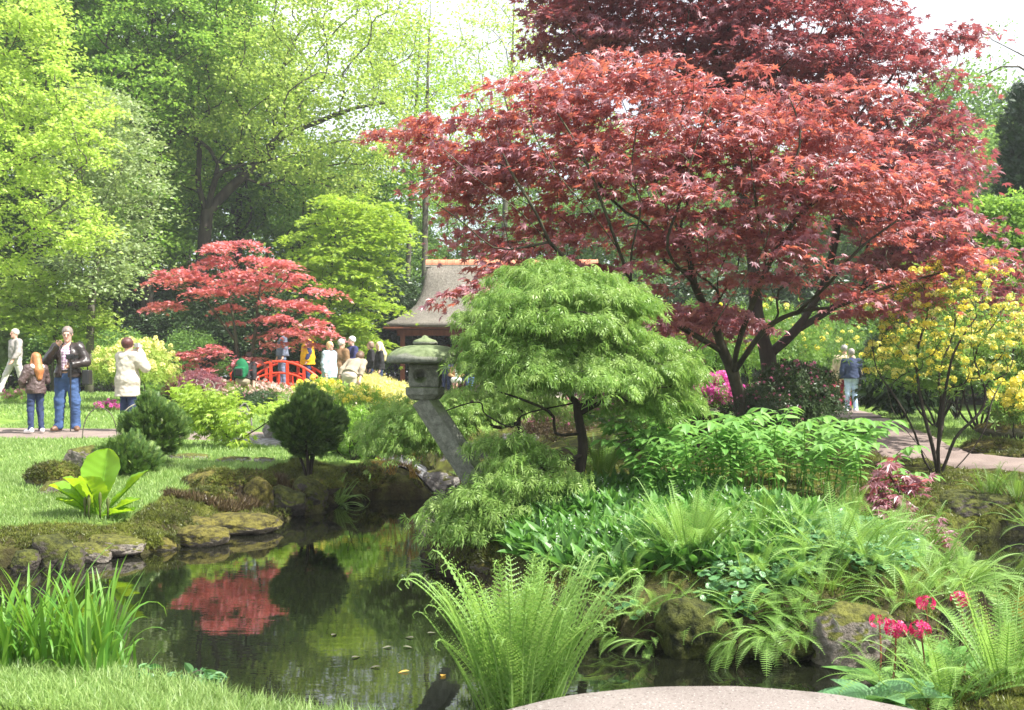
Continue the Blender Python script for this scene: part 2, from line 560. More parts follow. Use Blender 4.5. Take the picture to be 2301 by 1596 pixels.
# ------------------------------------------------------------------ branching
class Skel:
    """A branching skeleton: laid limbs first, then twigs that reach for the leaf clusters."""
    def __init__(s):
        s.P, s.par, s.L, s.fix = [], [], [], []

    def poly(s, pts, start=None, n=None, r=None):
        pts = np.asarray(pts, float)
        if start is not None:
            pts = np.vstack([s.P[start], pts])
        L = np.linalg.norm(np.diff(pts, axis=0), axis=1).sum()
        Q = spline(pts, n or max(4, int(L / s.step) + 1))
        prev = start
        rr = None if r is None else np.linspace(r[0], r[1], len(Q))
        ids = []
        for i, q in enumerate(Q):
            if i == 0 and start is not None:
                continue
            s.P.append(q); s.par.append(-1 if prev is None else prev)
            s.L.append(0 if prev is None else s.L[prev] + np.linalg.norm(q - s.P[prev]))
            s.fix.append(0 if rr is None else rr[i])
            prev = len(s.P) - 1
            ids.append(prev)
        return ids

    step = .3

    def near(s, p):
        return int(np.argmin(np.linalg.norm(np.array(s.P) - p, axis=1)))

    def attach(s, targets, k=.4, lo=0.0, rise=.25, jit=.06):
        base = np.array(s.P[0])
        order = np.argsort(np.linalg.norm(targets - base, axis=1))
        for ti in order:
            t = targets[ti]
            P, L = np.array(s.P), np.array(s.L)
            d = np.linalg.norm(P - t, axis=1)
            cost = d + k * L + np.where(L < lo, 99, 0) + np.maximum(0, P[:, 2] - t[2]) * rise
            j = int(np.argmin(cost))
            pj = P[j]
            pd = nrm(P[j] - P[s.par[j]]) if s.par[j] >= 0 else np.array([0, 0, 1.])
            D = d[j]
            if D < .02:
                continue
            n = max(2, int(D / s.step) + 1)
            c1 = pj + pd * D * .35
            c2 = t - nrm(t - pj) * D * .3 - np.array([0, 0, 1]) * D * .06
            u = np.linspace(0, 1, n + 1)[1:, None]
            Q = (1 - u) ** 3 * pj + 3 * (1 - u) ** 2 * u * c1 + 3 * (1 - u) * u * u * c2 + u ** 3 * t
            Q[:-1] += rng.normal(0, jit * D / n ** .5, (n - 1, 3)) * .6
            prev = j
            for q in Q:
                s.P.append(q); s.par.append(prev); s.fix.append(0)
                s.L.append(s.L[prev] + np.linalg.norm(q - s.P[prev]))
                prev = len(s.P) - 1

    def radii(s, tip=.006, p=2.3, rmax=None):
        n = len(s.P)
        a = np.zeros(n)
        kids = np.zeros(n, int)
        for i in range(n):
            if s.par[i] >= 0: kids[s.par[i]] += 1
        for i in range(n - 1, -1, -1):
            if kids[i] == 0: a[i] = tip ** p
            if s.par[i] >= 0: a[s.par[i]] += a[i]
        r = a ** (1 / p)
        if rmax: r = np.minimum(r, rmax)
        fx = np.array(s.fix)
        return np.where(fx > 0, np.minimum(fx, 1.7 * r), r)

    def geo(s, g, r, mat=0, flare=1.0, k=None, wob=0.0):
        n = len(s.P)
        ch = [[] for _ in range(n)]
        for i in range(n):
            if s.par[i] >= 0: ch[s.par[i]].append(i)
        st = [(i, None) for i in range(n) if s.par[i] < 0]
        while st:
            i, pre = st.pop()
            chain = [] if pre is None else [pre]
            rad = [] if pre is None else [min(r[i] * 1.15, r[pre])]
            c = i
            while True:
                chain.append(c); rad.append(r[c])
                if not ch[c]: break
                m = max(ch[c], key=lambda q: r[q])
                for q in ch[c]:
                    if q != m: st.append((q, c))
                c = m
            if len(chain) < 2: continue
            pts = np.array([s.P[q] for q in chain]); rad = np.array(rad)
            if pre is None and flare > 1:
                rad[0] *= flare; rad[1] *= 1 + (flare - 1) * .35
            rad[-1] *= .4
            kk = k or (10 if rad.max() > .12 else 7 if rad.max() > .04 else 5 if rad.max() > .012 else 3)
            g.tube(pts, rad, kk, mat)


def in_poly(poly, x, y):
    poly = np.asarray(poly, float)
    c = np.zeros(len(x), bool)
    j = len(poly) - 1
    for i in range(len(poly)):
        a, b = poly[i], poly[j]
        cr = ((a[1] > y) != (b[1] > y)) & (x < (b[0] - a[0]) * (y - a[1]) / (b[1] - a[1] + 1e-12) + a[0])
        c ^= cr
        j = i
    return c


def poisson(cand, r, nmax):
    """Thin candidates so that none stand closer than r (r may vary per axis already)."""
    keep = []
    cell = {}
    for p in cand:
        k = tuple(np.floor(p / r).astype(int))
        ok = True
        for dx in (-1, 0, 1):
            for dy in (-1, 0, 1):
                for dz in (-1, 0, 1):
                    for q in cell.get((k[0] + dx, k[1] + dy, k[2] + dz), ()):
                        if ((p - q) ** 2).sum() < r * r:
                            ok = False; break
        if ok:
            cell.setdefault(k, []).append(p); keep.append(p)
            if len(keep) >= nmax: break
    return np.array(keep)


def crown_from_outline(poly, Y, thick, r, nmax, seed=1, flat=1.0):
    """Leaf-cluster centres inside a real 3-D crown whose front view has this outline (photo units) and whose depth is thick."""
    g = np.random.default_rng(seed)
    poly = np.asarray(poly, float)
    lo, hi = poly.min(0), poly.max(0)
    n = nmax * 40
    x, y = g.uniform(lo[0], hi[0], n), g.uniform(lo[1], hi[1], n)
    m = in_poly(poly, x, y)
    x, y = x[m], y[m]
    # depth is larger in the middle of the outline than at its rim
    c, hs = (lo + hi) / 2, (hi - lo) / 2
    q = np.clip(1 - ((x - c[0]) / hs[0]) ** 2 * .7 - ((y - c[1]) / hs[1]) ** 2 * .5, .15, 1)
    dep = Y + g.uniform(-1, 1, len(x)) * thick * np.sqrt(q)
    P = np.c_[(x - CX) / F * Y, dep, H - (y - HZ) / F * Y]
    return poisson(P * [1, 1, 1 / flat], r, nmax) * [1, 1, flat]


def ell_targets(c, rad, r, nmax, seed=1, shell=.35, low=-1.0):
    g = np.random.default_rng(seed)
    d = nrm(g.normal(size=(nmax * 30, 3)))
    u = (g.random(nmax * 30) * (1 - shell ** 3) + shell ** 3) ** (1 / 3)
    p = d * u[:, None]
    p = p[p[:, 2] > low]
    return poisson(np.asarray(c) + p * np.asarray(rad), r, nmax)


def leaf_cloud(targets, n, spread, base=None, droop=.25, outw=.6, up=1.0, jit=.5, seed=2):
    """Leaves round every cluster centre: points outward from the base axis, droops, faces up with jitter."""
    g = np.random.default_rng(seed)
    m = len(targets)
    cnt = np.maximum(3, (n * g.uniform(.5, 1.5, m)).astype(int))
    idx = np.repeat(np.arange(m), cnt)
    k = len(idx)
    sz = g.uniform(.7, 1.35, m)[idx][:, None]
    off = g.normal(size=(k, 3)) * np.asarray(spread) * sz
    off = np.clip(off, -2.2 * np.asarray(spread) * sz, 2.2 * np.asarray(spread) * sz)
    # a cluster arches: its rim hangs lower than its middle
    h = np.hypot(off[:, 0], off[:, 1])
    off[:, 2] -= (h ** 2) / (np.asarray(spread)[0] * 2.2) * .35
    pos = targets[idx] + off
    o = pos - (np.asarray(base) if base is not None else targets.mean(0))
    o[:, 2] *= .2
    d = nrm(o) * outw + g.normal(size=(k, 3)) * .6
    d[:, 2] = d[:, 2] * .5 - droop
    nn = np.array([0, 0, up]) + g.normal(size=(k, 3)) * jit
    return pos, d, nn


def tree(name, label, cat, sk, tip, targets, T, leaf, n, spread, size, barkm, group=None, rmax=None, p=2.3, k=.4, lo=.5,
         base=None, crown='crown', trunk='trunk', flare=1.25, seed=2, extra=None, **kw):
    """A tree: trunk with limbs and twigs, and a crown of single leaves."""
    root = thing(name, label, cat, sk.P[0], group=group)
    sk.attach(targets, k=k, lo=lo)
    r = sk.radii(tip, p, rmax)
    g = Geo(); sk.geo(g, r, flare=flare)
    g.make(trunk, barkm, root, smooth=True)
    pos, d, nn = leaf_cloud(targets, n, spread, base if base is not None else sk.P[0], seed=seed, **kw)
    gg = np.random.default_rng(seed + 50)
    g = Geo(); g.leaves(T, pos, d, nn, size * gg.uniform(.65, 1.25, len(pos)))
    g.make(crown, leaf, root)
    return root
# ------------------------------------------------------------------ the lie of the land
POND = np.array([(-9, 6.9), (-5.5, 7.5), (-4.0, 8.0), (-3.72, 8.15), (-3.18, 8.6), (-2.83, 9.3), (-2.55, 10.1), (-2.4, 10.75), (-2.1, 11.15),
                 (-2.05, 11.9), (-1.6, 12.35), (-1.1, 12.45), (-1.05, 13.0), (-1.05, 14), (-1.2, 15.5), (-1.4, 17), (-1.6, 19), (-1.3, 20.4),
                 (-.5, 21), (.3, 20.8), (.6, 19), (.3, 17), (0, 15.5), (-.2, 14), (-.4, 12.5), (-.45, 11), (-.6, 9.9), (-.72, 9.2), (-.75, 8.5),
                 (-.55, 7.75), (-.25, 7.1), (0, 6.5), (.3, 6.0), (.65, 5.65), (1.1, 5.5), (1.6, 5.4), (2.1, 5.35), (2.5, 5.6), (2.85, 6.0),
                 (3.05, 6.6), (3.1, 7.2), (3.2, 7.8), (3.3, 8.4), (3.5, 9.0), (3.9, 9.3), (4.3, 9.6), (5.2, 9.5), (9, 9.8), (9, 6.2), (5, 5.6), (3.3, 5.2),
                 (2.5, 5.0), (1.95, 4.7), (1.6, 4.1), (1.2, 3.6), (.3, 3.6), (0.0, 4.05), (-.5, 4.15), (-1.0, 4.4), (-1.9, 4.8), (-3, 5.0), (-5.5, 5.2), (-9, 5.3)])
CTRL = np.array([(-4.6, 8.9, .22), (-5, 10.5, .34), (-7, 13, .42), (-8, 16, .44), (-4, 11.7, .40), (-4, 14, .42), (-2.4, 12.1, .44), (-3, 14, .42), (-3.2, 10.8, .30),
                 (-2.5, 16.5, .42), (-1.7, 13.6, .33), (-1.6, 16, .3), (-7.5, 17.5, .47), (-4, 17.5, .46), (-6, 22, .7), (-12, 22, .75), (-13, 28, .95),
                 (-7.3, 27, .83), (-5, 24, .7), (-3, 23, .6), (-1.5, 22.5, .5), (-7, 31, .95), (-3, 40, .75), (2, 40, .72), (8, 40, .7), (0, 26, .6),
                 (0, 32, .7), (1, 6.5, .38), (2, 6.3, .42), (.5, 8.3, .47), (2, 8, .5), (1.5, 9.5, .55), (2.8, 8.6, .48), (2.7, 12, .62), (1, 12, .55), (.9, 14, .5),
                 (2.2, 13, .68), (4.2, 11, .42), (5, 12, .45), (6.5, 18, .6), (9, 28, .48), (4.5, 16, .6), (8, 13, .55), (12, 16, .65), (12, 28, .6),
                 (-3, 4.2, .24), (-1.5, 3.8, .22), (0, 3.4, .14), (2, 4.0, .2), (3, 4.4, .28), (0, 0, .1), (-4, 2.5, .15), (5, 3, .3), (-9, 3, .3),
                 (-9, 9.5, .3), (9, 11, .5), (-30, 45, 1.1), (0, 60, 1.0), (30, 45, .9), (-40, 90, 1.5), (40, 90, 1.3), (0, 120, 1.6), (-40, 20, .9), (40, 20, .8), (0, -30, .1)])


def pond_dist(x, y):
    """Signed distance to the shoreline, positive on land."""
    P = np.c_[x, y]
    best = np.full(len(P), 1e9)
    for i in range(len(POND)):
        a, b = POND[i - 1], POND[i]
        ab = b - a
        t = np.clip(((P - a) @ ab) / (ab @ ab), 0, 1)
        best = np.minimum(best, ((P - a - t[:, None] * ab) ** 2).sum(1))
    d = np.sqrt(best)
    d = d + .10 * vnoise(P, 3.1, 4) * np.exp(-d) + .05 * vnoise(P, 8, 9) * np.exp(-2 * d)
    return np.where(in_poly(POND, x, y), -d, d)


def target_h(x, y):
    num, den = 0, 0
    for cx, cy, cz in CTRL:
        w = 1 / (((x - cx) ** 2 + (y - cy) ** 2) + .25) ** 1.6
        num = num + w * cz; den = den + w
    return num / den


def bank_cut(x):
    """Where the near grass bank breaks off to the path in front of it."""
    return np.interp(x, [-6, -2.2, -1.55, -1.0, -.4], [3.93, 3.90, 3.80, 3.55, 3.4]) + .035 * vnoise(np.c_[x, x * 0], 4.0, 8)


def lawn_mask(x, y):
    """1 where the ground is mown lawn."""
    d = pond_dist(x, y)
    near = (y < 5.6) & (x < .2)
    left = (x < -1.3 + .02 * y) & (y > 6.5) & (y < 31)
    edge = np.where(x < -3.4, .30, np.where(y > 13, .7, 1.0)) + .25 * vnoise(np.c_[x, y], 1.3, 3)
    m = left & (d > edge)
    m |= near & (d > .16) & (y > bank_cut(x))
    m |= (y > 21.4) & (y < 37) & (x > -3) & (x < 3)
    r = (x > 3.4) & (y > 13.2) & (y < 33) & (x < 14)
    m |= r
    return m.astype(float)


def soil_mask(x, y):
    s = np.clip((y - 30) / 4, 0, 1) * (np.abs(x + 1) > 5)
    s = np.maximum(s, ((y < bank_cut(x) + .02) & (x < .2)) * 1.0)
    s = np.maximum(s, ((np.hypot((x - 2.7) / 2.2, (y - 12.8) / 1.6) < 1)) * .8)
    s = np.maximum(s, ((y > 32)) * .6)
    s = np.maximum(s, ((x > -.9) & (x < 3.6) & (y > 5) & (y < 10)) * .85 * np.exp(-np.maximum(pond_dist(x, y) - .05, 0) / .22))
    s = np.maximum(s, ((x < -1) & (y > 8) & (y < 13)) * .5 * np.exp(-np.maximum(pond_dist(x, y) - .05, 0) / .2))
    return s


def ground_z(x, y):
    x, y = np.atleast_1d(np.asarray(x, float)), np.atleast_1d(np.asarray(y, float))
    d = pond_dist(x, y)
    t = target_h(x, y)
    steep = np.where((x < -.9) & (y > 9.2) & (y < 13), .42, .34)
    up = t * (1 - np.exp(-np.maximum(d, 0) / steep)) + .05 * np.clip(d / .06, 0, 1)
    cut = np.clip((bank_cut(x) + .03 - y) / .09, 0, 1) * (x < .1) * (y > 1)
    up = up * (1 - cut) + .03 * cut
    P = np.c_[x, y]
    lm = lawn_mask(x, y)
    amp = np.where(lm > .5, .012, .05) * np.clip(d / .5, 0, 1) * np.exp(-np.maximum(0, y - 15) / 12)
    up = up + amp * fbm(P, 2.2, 3, 2)
    return np.where(d > 0, up, np.maximum(-.55, 1.6 * d))


def gz(x, y):
    return float(ground_z(x, y)[0])


def ground_material():
    t = NT('garden_ground')
    A = lambda n: t.n('ShaderNodeAttribute', attribute_name=n).outputs['Fac']
    n1, n2, n3 = t.noise(5, 6, .6), t.noise(38, 4, .7), t.noise(1.1, 3)
    lawn = t.ramp(n1, [(.3, (.09, .16, .03)), (.5, (.15, .24, .045)), (.7, (.22, .30, .08))])
    moss = t.ramp(n1, [(.28, (.022, .020, .010)), (.45, (.05, .05, .016)), (.6, (.10, .115, .022)), (.75, (.17, .17, .04))])
    moss = t.mix(.55, moss, t.ramp(n2, [(.3, (.12, .12, .10)), (.7, (.75, .75, .7))]), 'OVERLAY')
    soil = t.ramp(n2, [(.3, (.022, .016, .011)), (.7, (.075, .055, .038))])
    c = t.mix(A('lawn'), moss, lawn)
    c = t.mix(A('soil'), c, soil)
    c = t.mix(t.ramp(A('bed'), [(.0, (0, 0, 0)), (1, (1, 1, 1))]), c, (.012, .012, .008))
    b = t.math('ADD', n1, t.math('MULTIPLY', n2, .6))
    return t.done(t.bsdf(c, .95, .1, t.bump(b, .9, .05)))


def grid_axis(segs):
    out = []
    for a, b, s in segs:
        out.append(np.arange(a, b - 1e-6, s))
    out.append([segs[-1][1]])
    return np.concatenate(out)


def make_ground():
    xs = grid_axis([(-320, -60, 26), (-60, -16, 2.2), (-16, -6, .3), (-6, 6, .085), (6, 14, .3), (14, 60, 2.3), (60, 320, 26)])
    ys = grid_axis([(-60, 0, 6), (0, 3.4, .3), (3.4, 14, .08), (14, 22, .14), (22, 34, .4), (34, 60, 1.3), (60, 400, 17)])
    X, Y = np.meshgrid(xs, ys)
    x, y = X.ravel(), Y.ravel()
    z = ground_z(x, y)
    d = pond_dist(x, y)
    w, h = len(xs), len(ys)
    i, j = np.meshgrid(np.arange(h - 1), np.arange(w - 1), indexing='ij')
    i, j = i.ravel(), j.ravel()
    q = np.c_[i * w + j, i * w + j + 1, (i + 1) * w + j + 1, (i + 1) * w + j]
    o = build('ground', np.c_[x, y, z], [q], ground_material(), smooth=True,
              attrs={'lawn': lawn_mask(x, y), 'soil': soil_mask(x, y), 'bed': np.clip(-(d - .03) / .06, 0, 1)})
    tag(o, 'lawn, moss and soil of the garden round the pond', 'ground', kind='structure')


make_ground()


def water_material():
    t = NT('pond_water')
    a = t.noise(9, 3, .55, stretch=(.35, 1.25, 1))
    b = t.noise(1.7, 2, .5, stretch=(.6, 1.2, 1))
    h = t.math('ADD', t.math('MULTIPLY', a, .5), b)
    p = t.bsdf((.006, .007, .004), .012, .5, t.bump(h, .075, .010))
    p.inputs['IOR'].default_value = 1.9
    return t.done(p)


V = np.array([(-14, 3.2, 0), (14, 3.2, 0), (14, 24, 0), (-14, 24, 0)], float)
tag(build('pond_water', V, [np.array([[0, 1, 2, 3]])], water_material()), 'dark still pond mirroring the trees', 'water', kind='structure')


# ------------------------------------------------------------------ paths
def strip(name, line, width, mat, label, lift=.03, ss=.14):
    L = spline(line, 200)
    seg = np.r_[0, np.cumsum(np.linalg.norm(np.diff(L[:, :2], axis=0), axis=1))]
    n = int(seg[-1] / ss)
    s = np.linspace(0, seg[-1], n)
    x, y = np.interp(s, seg, L[:, 0]), np.interp(s, seg, L[:, 1])
    w = np.interp(s, seg, np.interp(np.linspace(0, 1, 200), np.linspace(0, 1, len(width)), width))
    T = nrm(np.gradient(np.c_[x, y], axis=0))
    N = np.c_[-T[:, 1], T[:, 0]]
    k = 15
    u = np.linspace(-1, 1, k)
    wob = 1 + .06 * vnoise(np.c_[s * 1.4, s * 0], 1.0, 5)
    Pxy = np.c_[x, y][:, None] + N[:, None] * (u[None, :, None] * (w * wob)[:, None, None] / 2)
    x, y = Pxy[..., 0].ravel(), Pxy[..., 1].ravel()
    z = ground_z(x, y) + lift
    z -= np.tile(np.where(np.abs(u) > .99, .07, 0), n)
    i, j = np.meshgrid(np.arange(n - 1), np.arange(k - 1), indexing='ij')
    i, j = i.ravel(), j.ravel()
    q = np.c_[i * k + j, (i + 1) * k + j, (i + 1) * k + j + 1, i * k + j + 1]
    return tag(build(name, np.c_[x, y, z], [q], mat, smooth=True), label, 'path', kind='structure')


def gravel_material(name, a, b):
    t = NT(name)
    n1, n2 = t.noise(90, 3, .7), t.noise(2.0, 4, .6)
    c = t.mix(.5, t.ramp(n1, [(.3, a), (.7, b)]), t.ramp(n2, [(.35, a), (.65, b)]))
    return t.done(t.bsdf(c, .9, .2, t.bump(n1, .5, .01)))


def cobble_material():
    t = NT('grey_cobbles')
    tc = t.n('ShaderNodeTexCoord').outputs['Object']
    v = t.n('ShaderNodeTexVoronoi', feature='DISTANCE_TO_EDGE'); v.inputs['Scale'].default_value = 6.5
    t.l(tc, v.inputs['Vector'])
    v2 = t.n('ShaderNodeTexVoronoi'); v2.inputs['Scale'].default_value = 6.5
    t.l(tc, v2.inputs['Vector'])
    stone = t.ramp(v2.outputs['Color'], [(.2, (.11, .11, .115)), (.8, (.24, .24, .25))])
    c = t.mix(t.ramp(v.outputs['Distance'], [(.02, (0, 0, 0)), (.10, (1, 1, 1))]), (.07, .07, .06), stone)
    h = t.ramp(v.outputs['Distance'], [(.0, (0, 0, 0)), (.25, (1, 1, 1))])
    return t.done(t.bsdf(c, .5, .4, t.bump(h, .9, .03)))


GRAVEL = gravel_material('brown_gravel', (.13, .10, .088), (.27, .215, .19))
strip('gravel_path', [(-13, 17.3), (-9, 17.5), (-7.5, 17.45), (-5.6, 17.3), (-4.2, 16.8)], [2.3, 2.3, 2.2, 1.9, 1.8], GRAVEL, 'brown gravel path crossing the lawn')
strip('cobbled_path', [(-4.25, 16.75), (-3.4, 16.1), (-2.6, 15.3), (-1.95, 14.75), (-1.55, 14.3), (-1.35, 13.7), (-1.2, 13.1)], [1.75, 1.7, 1.5, 1.2, 1.0, .75, .55],
      cobble_material(), 'grey cobbled path running down to the water')
strip('garden_path', [(6.6, 10.4), (5.5, 11.6), (5.2, 12.8), (5.5, 14.6), (6.1, 17.5), (7.2, 21.5), (8.7, 27), (9.6, 32)], [1.3, 1.2, 1.2, 1.2, 1.2, 1.3, 1.3, 1.3],
      GRAVEL, 'brown garden path behind the azalea')
strip('pavilion_path', [(-8, 34.5), (-4, 35.6), (0, 35.8), (5, 35.6), (9, 33)], [1.6, 2.2, 2.4, 2.4, 1.6], gravel_material('pale_gravel', (.24, .20, .175), (.40, .345, .31)),
      'pale path in front of the pavilion')
strip('soil_path', [(-5, 3.2), (-2.6, 3.15), (-1.5, 3.0), (-.5, 2.4)], [.9, .9, .7, .5], gravel_material('dark_path', (.05, .04, .03), (.17, .14, .12)), 'brown path at the foot of the grass bank', lift=.02)


# ------------------------------------------------------------------ grass blades and moss (nobody could count them)
def sample(n, x0, x1, y0, y1, maskf, seed):
    g = np.random.default_rng(seed)
    x, y = g.uniform(x0, x1, n), g.uniform(y0, y1, n)
    k = maskf(x, y)
    x, y = x[k], y[k]
    return np.c_[x, y, ground_z(x, y) - .005], g


def blades(g, n):
    d = np.c_[g.normal(0, .35, n), g.normal(0, .35, n), np.ones(n)]
    nn = np.c_[g.normal(size=(n, 2)), g.normal(0, .2, n)]
    return d, nn


PATHL = [spline(p, 60)[:, :2] for p in ([(-13, 17.3), (-9, 17.5), (-7.5, 17.45), (-5.6, 17.3), (-4.2, 16.8)],
                                        [(-4.25, 16.75), (-3.4, 16.1), (-2.6, 15.3), (-1.95, 14.75), (-1.55, 14.3), (-1.2, 13.1)],
                                        [(6.6, 10.4), (5.5, 11.6), (5.2, 12.8), (5.5, 14.6), (6.1, 17.5), (7.2, 21.5), (8.7, 27), (9.6, 32)])]
PATHW = [1.18, .85, .68]


def off_path(x, y):
    ok = np.ones(len(x), bool)
    for L, w in zip(PATHL, PATHW):
        d = np.full(len(x), 1e9)
        for q in L:
            d = np.minimum(d, (x - q[0]) ** 2 + (y - q[1]) ** 2)
        ok &= d > w * w
    return ok


g_ = Geo()
for n, bx, hh, ww, seed in ((95000, (-6.2, -1.2, 7.8, 12.6), .055, 1.0, 1), (60000, (-9.5, -1.2, 12.6, 20), .06, 1.3, 2),
                            (26000, (-13, 0, 20, 31), .09, 1.8, 3), (12000, (3.4, 10, 13, 30), .07, 1.8, 4), (5000, (-3, 3, 21.5, 36), .09, 2, 5)):
    P, gg = sample(n, *bx, lambda x, y: (lawn_mask(x, y) > .5) & off_path(x, y), seed)
    d, nn = blades(gg, len(P))
    tv, tf = T_blade(.35, .07 * ww)
    g_.leaves((tv, tf), P, d, nn, hh * gg.uniform(.6, 1.3, len(P)))
tag(g_.make('lawn_grass', M['grass']), 'short sunlit grass of the lawns', 'grass', kind='stuff')

g_ = Geo()
P, gg = sample(60000, -3.6, .1, 3.4, 5.1, lambda x, y: (lawn_mask(x, y) > .5), 6)
d, nn = blades(gg, len(P))
tv, tf = T_blade(.5, .03)
hs = .048 * gg.uniform(.6, 1.4, len(P)) * (1 + 1.0 * np.exp(-np.maximum(pond_dist(P[:, 0], P[:, 1]) - .1, 0) / .2))
g_.leaves((tv, tf), P, d, nn, hs)
tag(g_.make('bank_grass', M['grass']), 'longer grass on the near bank beside the irises', 'grass', kind='stuff')

g_ = Geo()
for n, bx, s, seed in ((52000, (-4.6, -.9, 8.1, 14.5), .034, 8), (26000, (-.9, 4.2, 5.2, 10.5), .034, 9), (20000, (3.2, 9, 9.0, 16), .045, 10), (5000, (1.6, 4, 3.6, 5.4), .03, 11)):
    P, gg = sample(n, *bx, lambda x, y: (lawn_mask(x, y) < .5) & (pond_dist(x, y) > .02) & off_path(x, y), seed)
    n1 = vnoise(P[:, :2], 1.6, 21) + .4 * vnoise(P[:, :2], 6, 22)
    P = P[n1 > -.55]; n1 = n1[n1 > -.55]
    d = np.c_[gg.normal(0, .5, len(P)), gg.normal(0, .5, len(P)), np.ones(len(P))]
    g_.leaves(TUFT, P, d, gg.normal(size=(len(P), 3)), s * gg.uniform(.6, 1.5, len(P)), rnd=np.clip(.5 + .45 * n1 + gg.normal(0, .12, len(P)), 0, 1))
tag(g_.make('moss_cover', M['moss_tuft']), 'olive moss over the banks of the pond', 'moss', kind='stuff')

g_ = Geo()
P, gg = sample(26000, -3.8, -1.2, 10.0, 13.6, lambda x, y: (lawn_mask(x, y) < .5) & (pond_dist(x, y) > .15), 12)
n1 = vnoise(P[:, :2], 1.5, 31)
P = P[n1 > .15]
d = np.c_[gg.normal(0, .5, len(P)), gg.normal(0, .5, len(P)), np.ones(len(P))]
g_.leaves(TUFT, P, d, gg.normal(size=(len(P), 3)), .075 * gg.uniform(.6, 1.4, len(P)))
tag(g_.make('heather_cover', M['heath']), 'wiry brown heather between the mossy rocks', 'heather', kind='stuff')
# ------------------------------------------------------------------ smooth solid bodies (distance fields turned into one continuous surface)
def surface_nets(Fd, org, h):
    S = Fd < 0
    nx, ny, nz = Fd.shape
    corners = [(a, b, c) for a in (0, 1) for b in (0, 1) for c in (0, 1)]
    cs = sum(S[a:nx - 1 + a, b:ny - 1 + b, c:nz - 1 + c].astype(np.int8) for a, b, c in corners)
    act = (cs > 0) & (cs < 8)
    I = np.argwhere(act)
    vid = np.full(act.shape, -1, np.int64)
    vid[act] = np.arange(len(I))
    acc = np.zeros((len(I), 3)); cnt = np.zeros(len(I))
    for i in range(8):
        for j in range(i + 1, 8):
            a, b = np.array(corners[i]), np.array(corners[j])
            if np.abs(a - b).sum() != 1: continue
            fa = Fd[tuple((I + a).T)]; fb = Fd[tuple((I + b).T)]
            m = (fa < 0) != (fb < 0)
            t = fa / np.where(m, fa - fb, 1)
            acc += np.where(m[:, None], a + t[:, None] * (b - a), 0); cnt += m
    V = (I + acc / np.maximum(cnt, 1)[:, None]) * h + org
    Q = []
    for ax in range(3):
        o = [(1, 2), (2, 0), (0, 1)][ax]
        sl = [slice(None)] * 3; s2 = [slice(None)] * 3
        sl[ax] = slice(0, -1); s2[ax] = slice(1, None)
        A, B = S[tuple(sl)], S[tuple(s2)]
        E = np.argwhere(A != B)
        E = E[(E[:, o[0]] > 0) & (E[:, o[1]] > 0) & (E[:, o[0]] < Fd.shape[o[0]] - 1) & (E[:, o[1]] < Fd.shape[o[1]] - 1)]
        if not len(E): continue
        u = np.zeros(3, int); u[o[0]] = 1
        v = np.zeros(3, int); v[o[1]] = 1
        q = np.stack([vid[tuple((E - u - v).T)], vid[tuple((E - v).T)], vid[tuple(E.T)], vid[tuple((E - u).T)]], 1)
        fl = A[tuple(E.T)]
        q = np.where(fl[:, None], q, q[:, ::-1])
        Q.append(q)
    Q = np.concatenate(Q)
    return V, [Q[(Q >= 0).all(1)]]


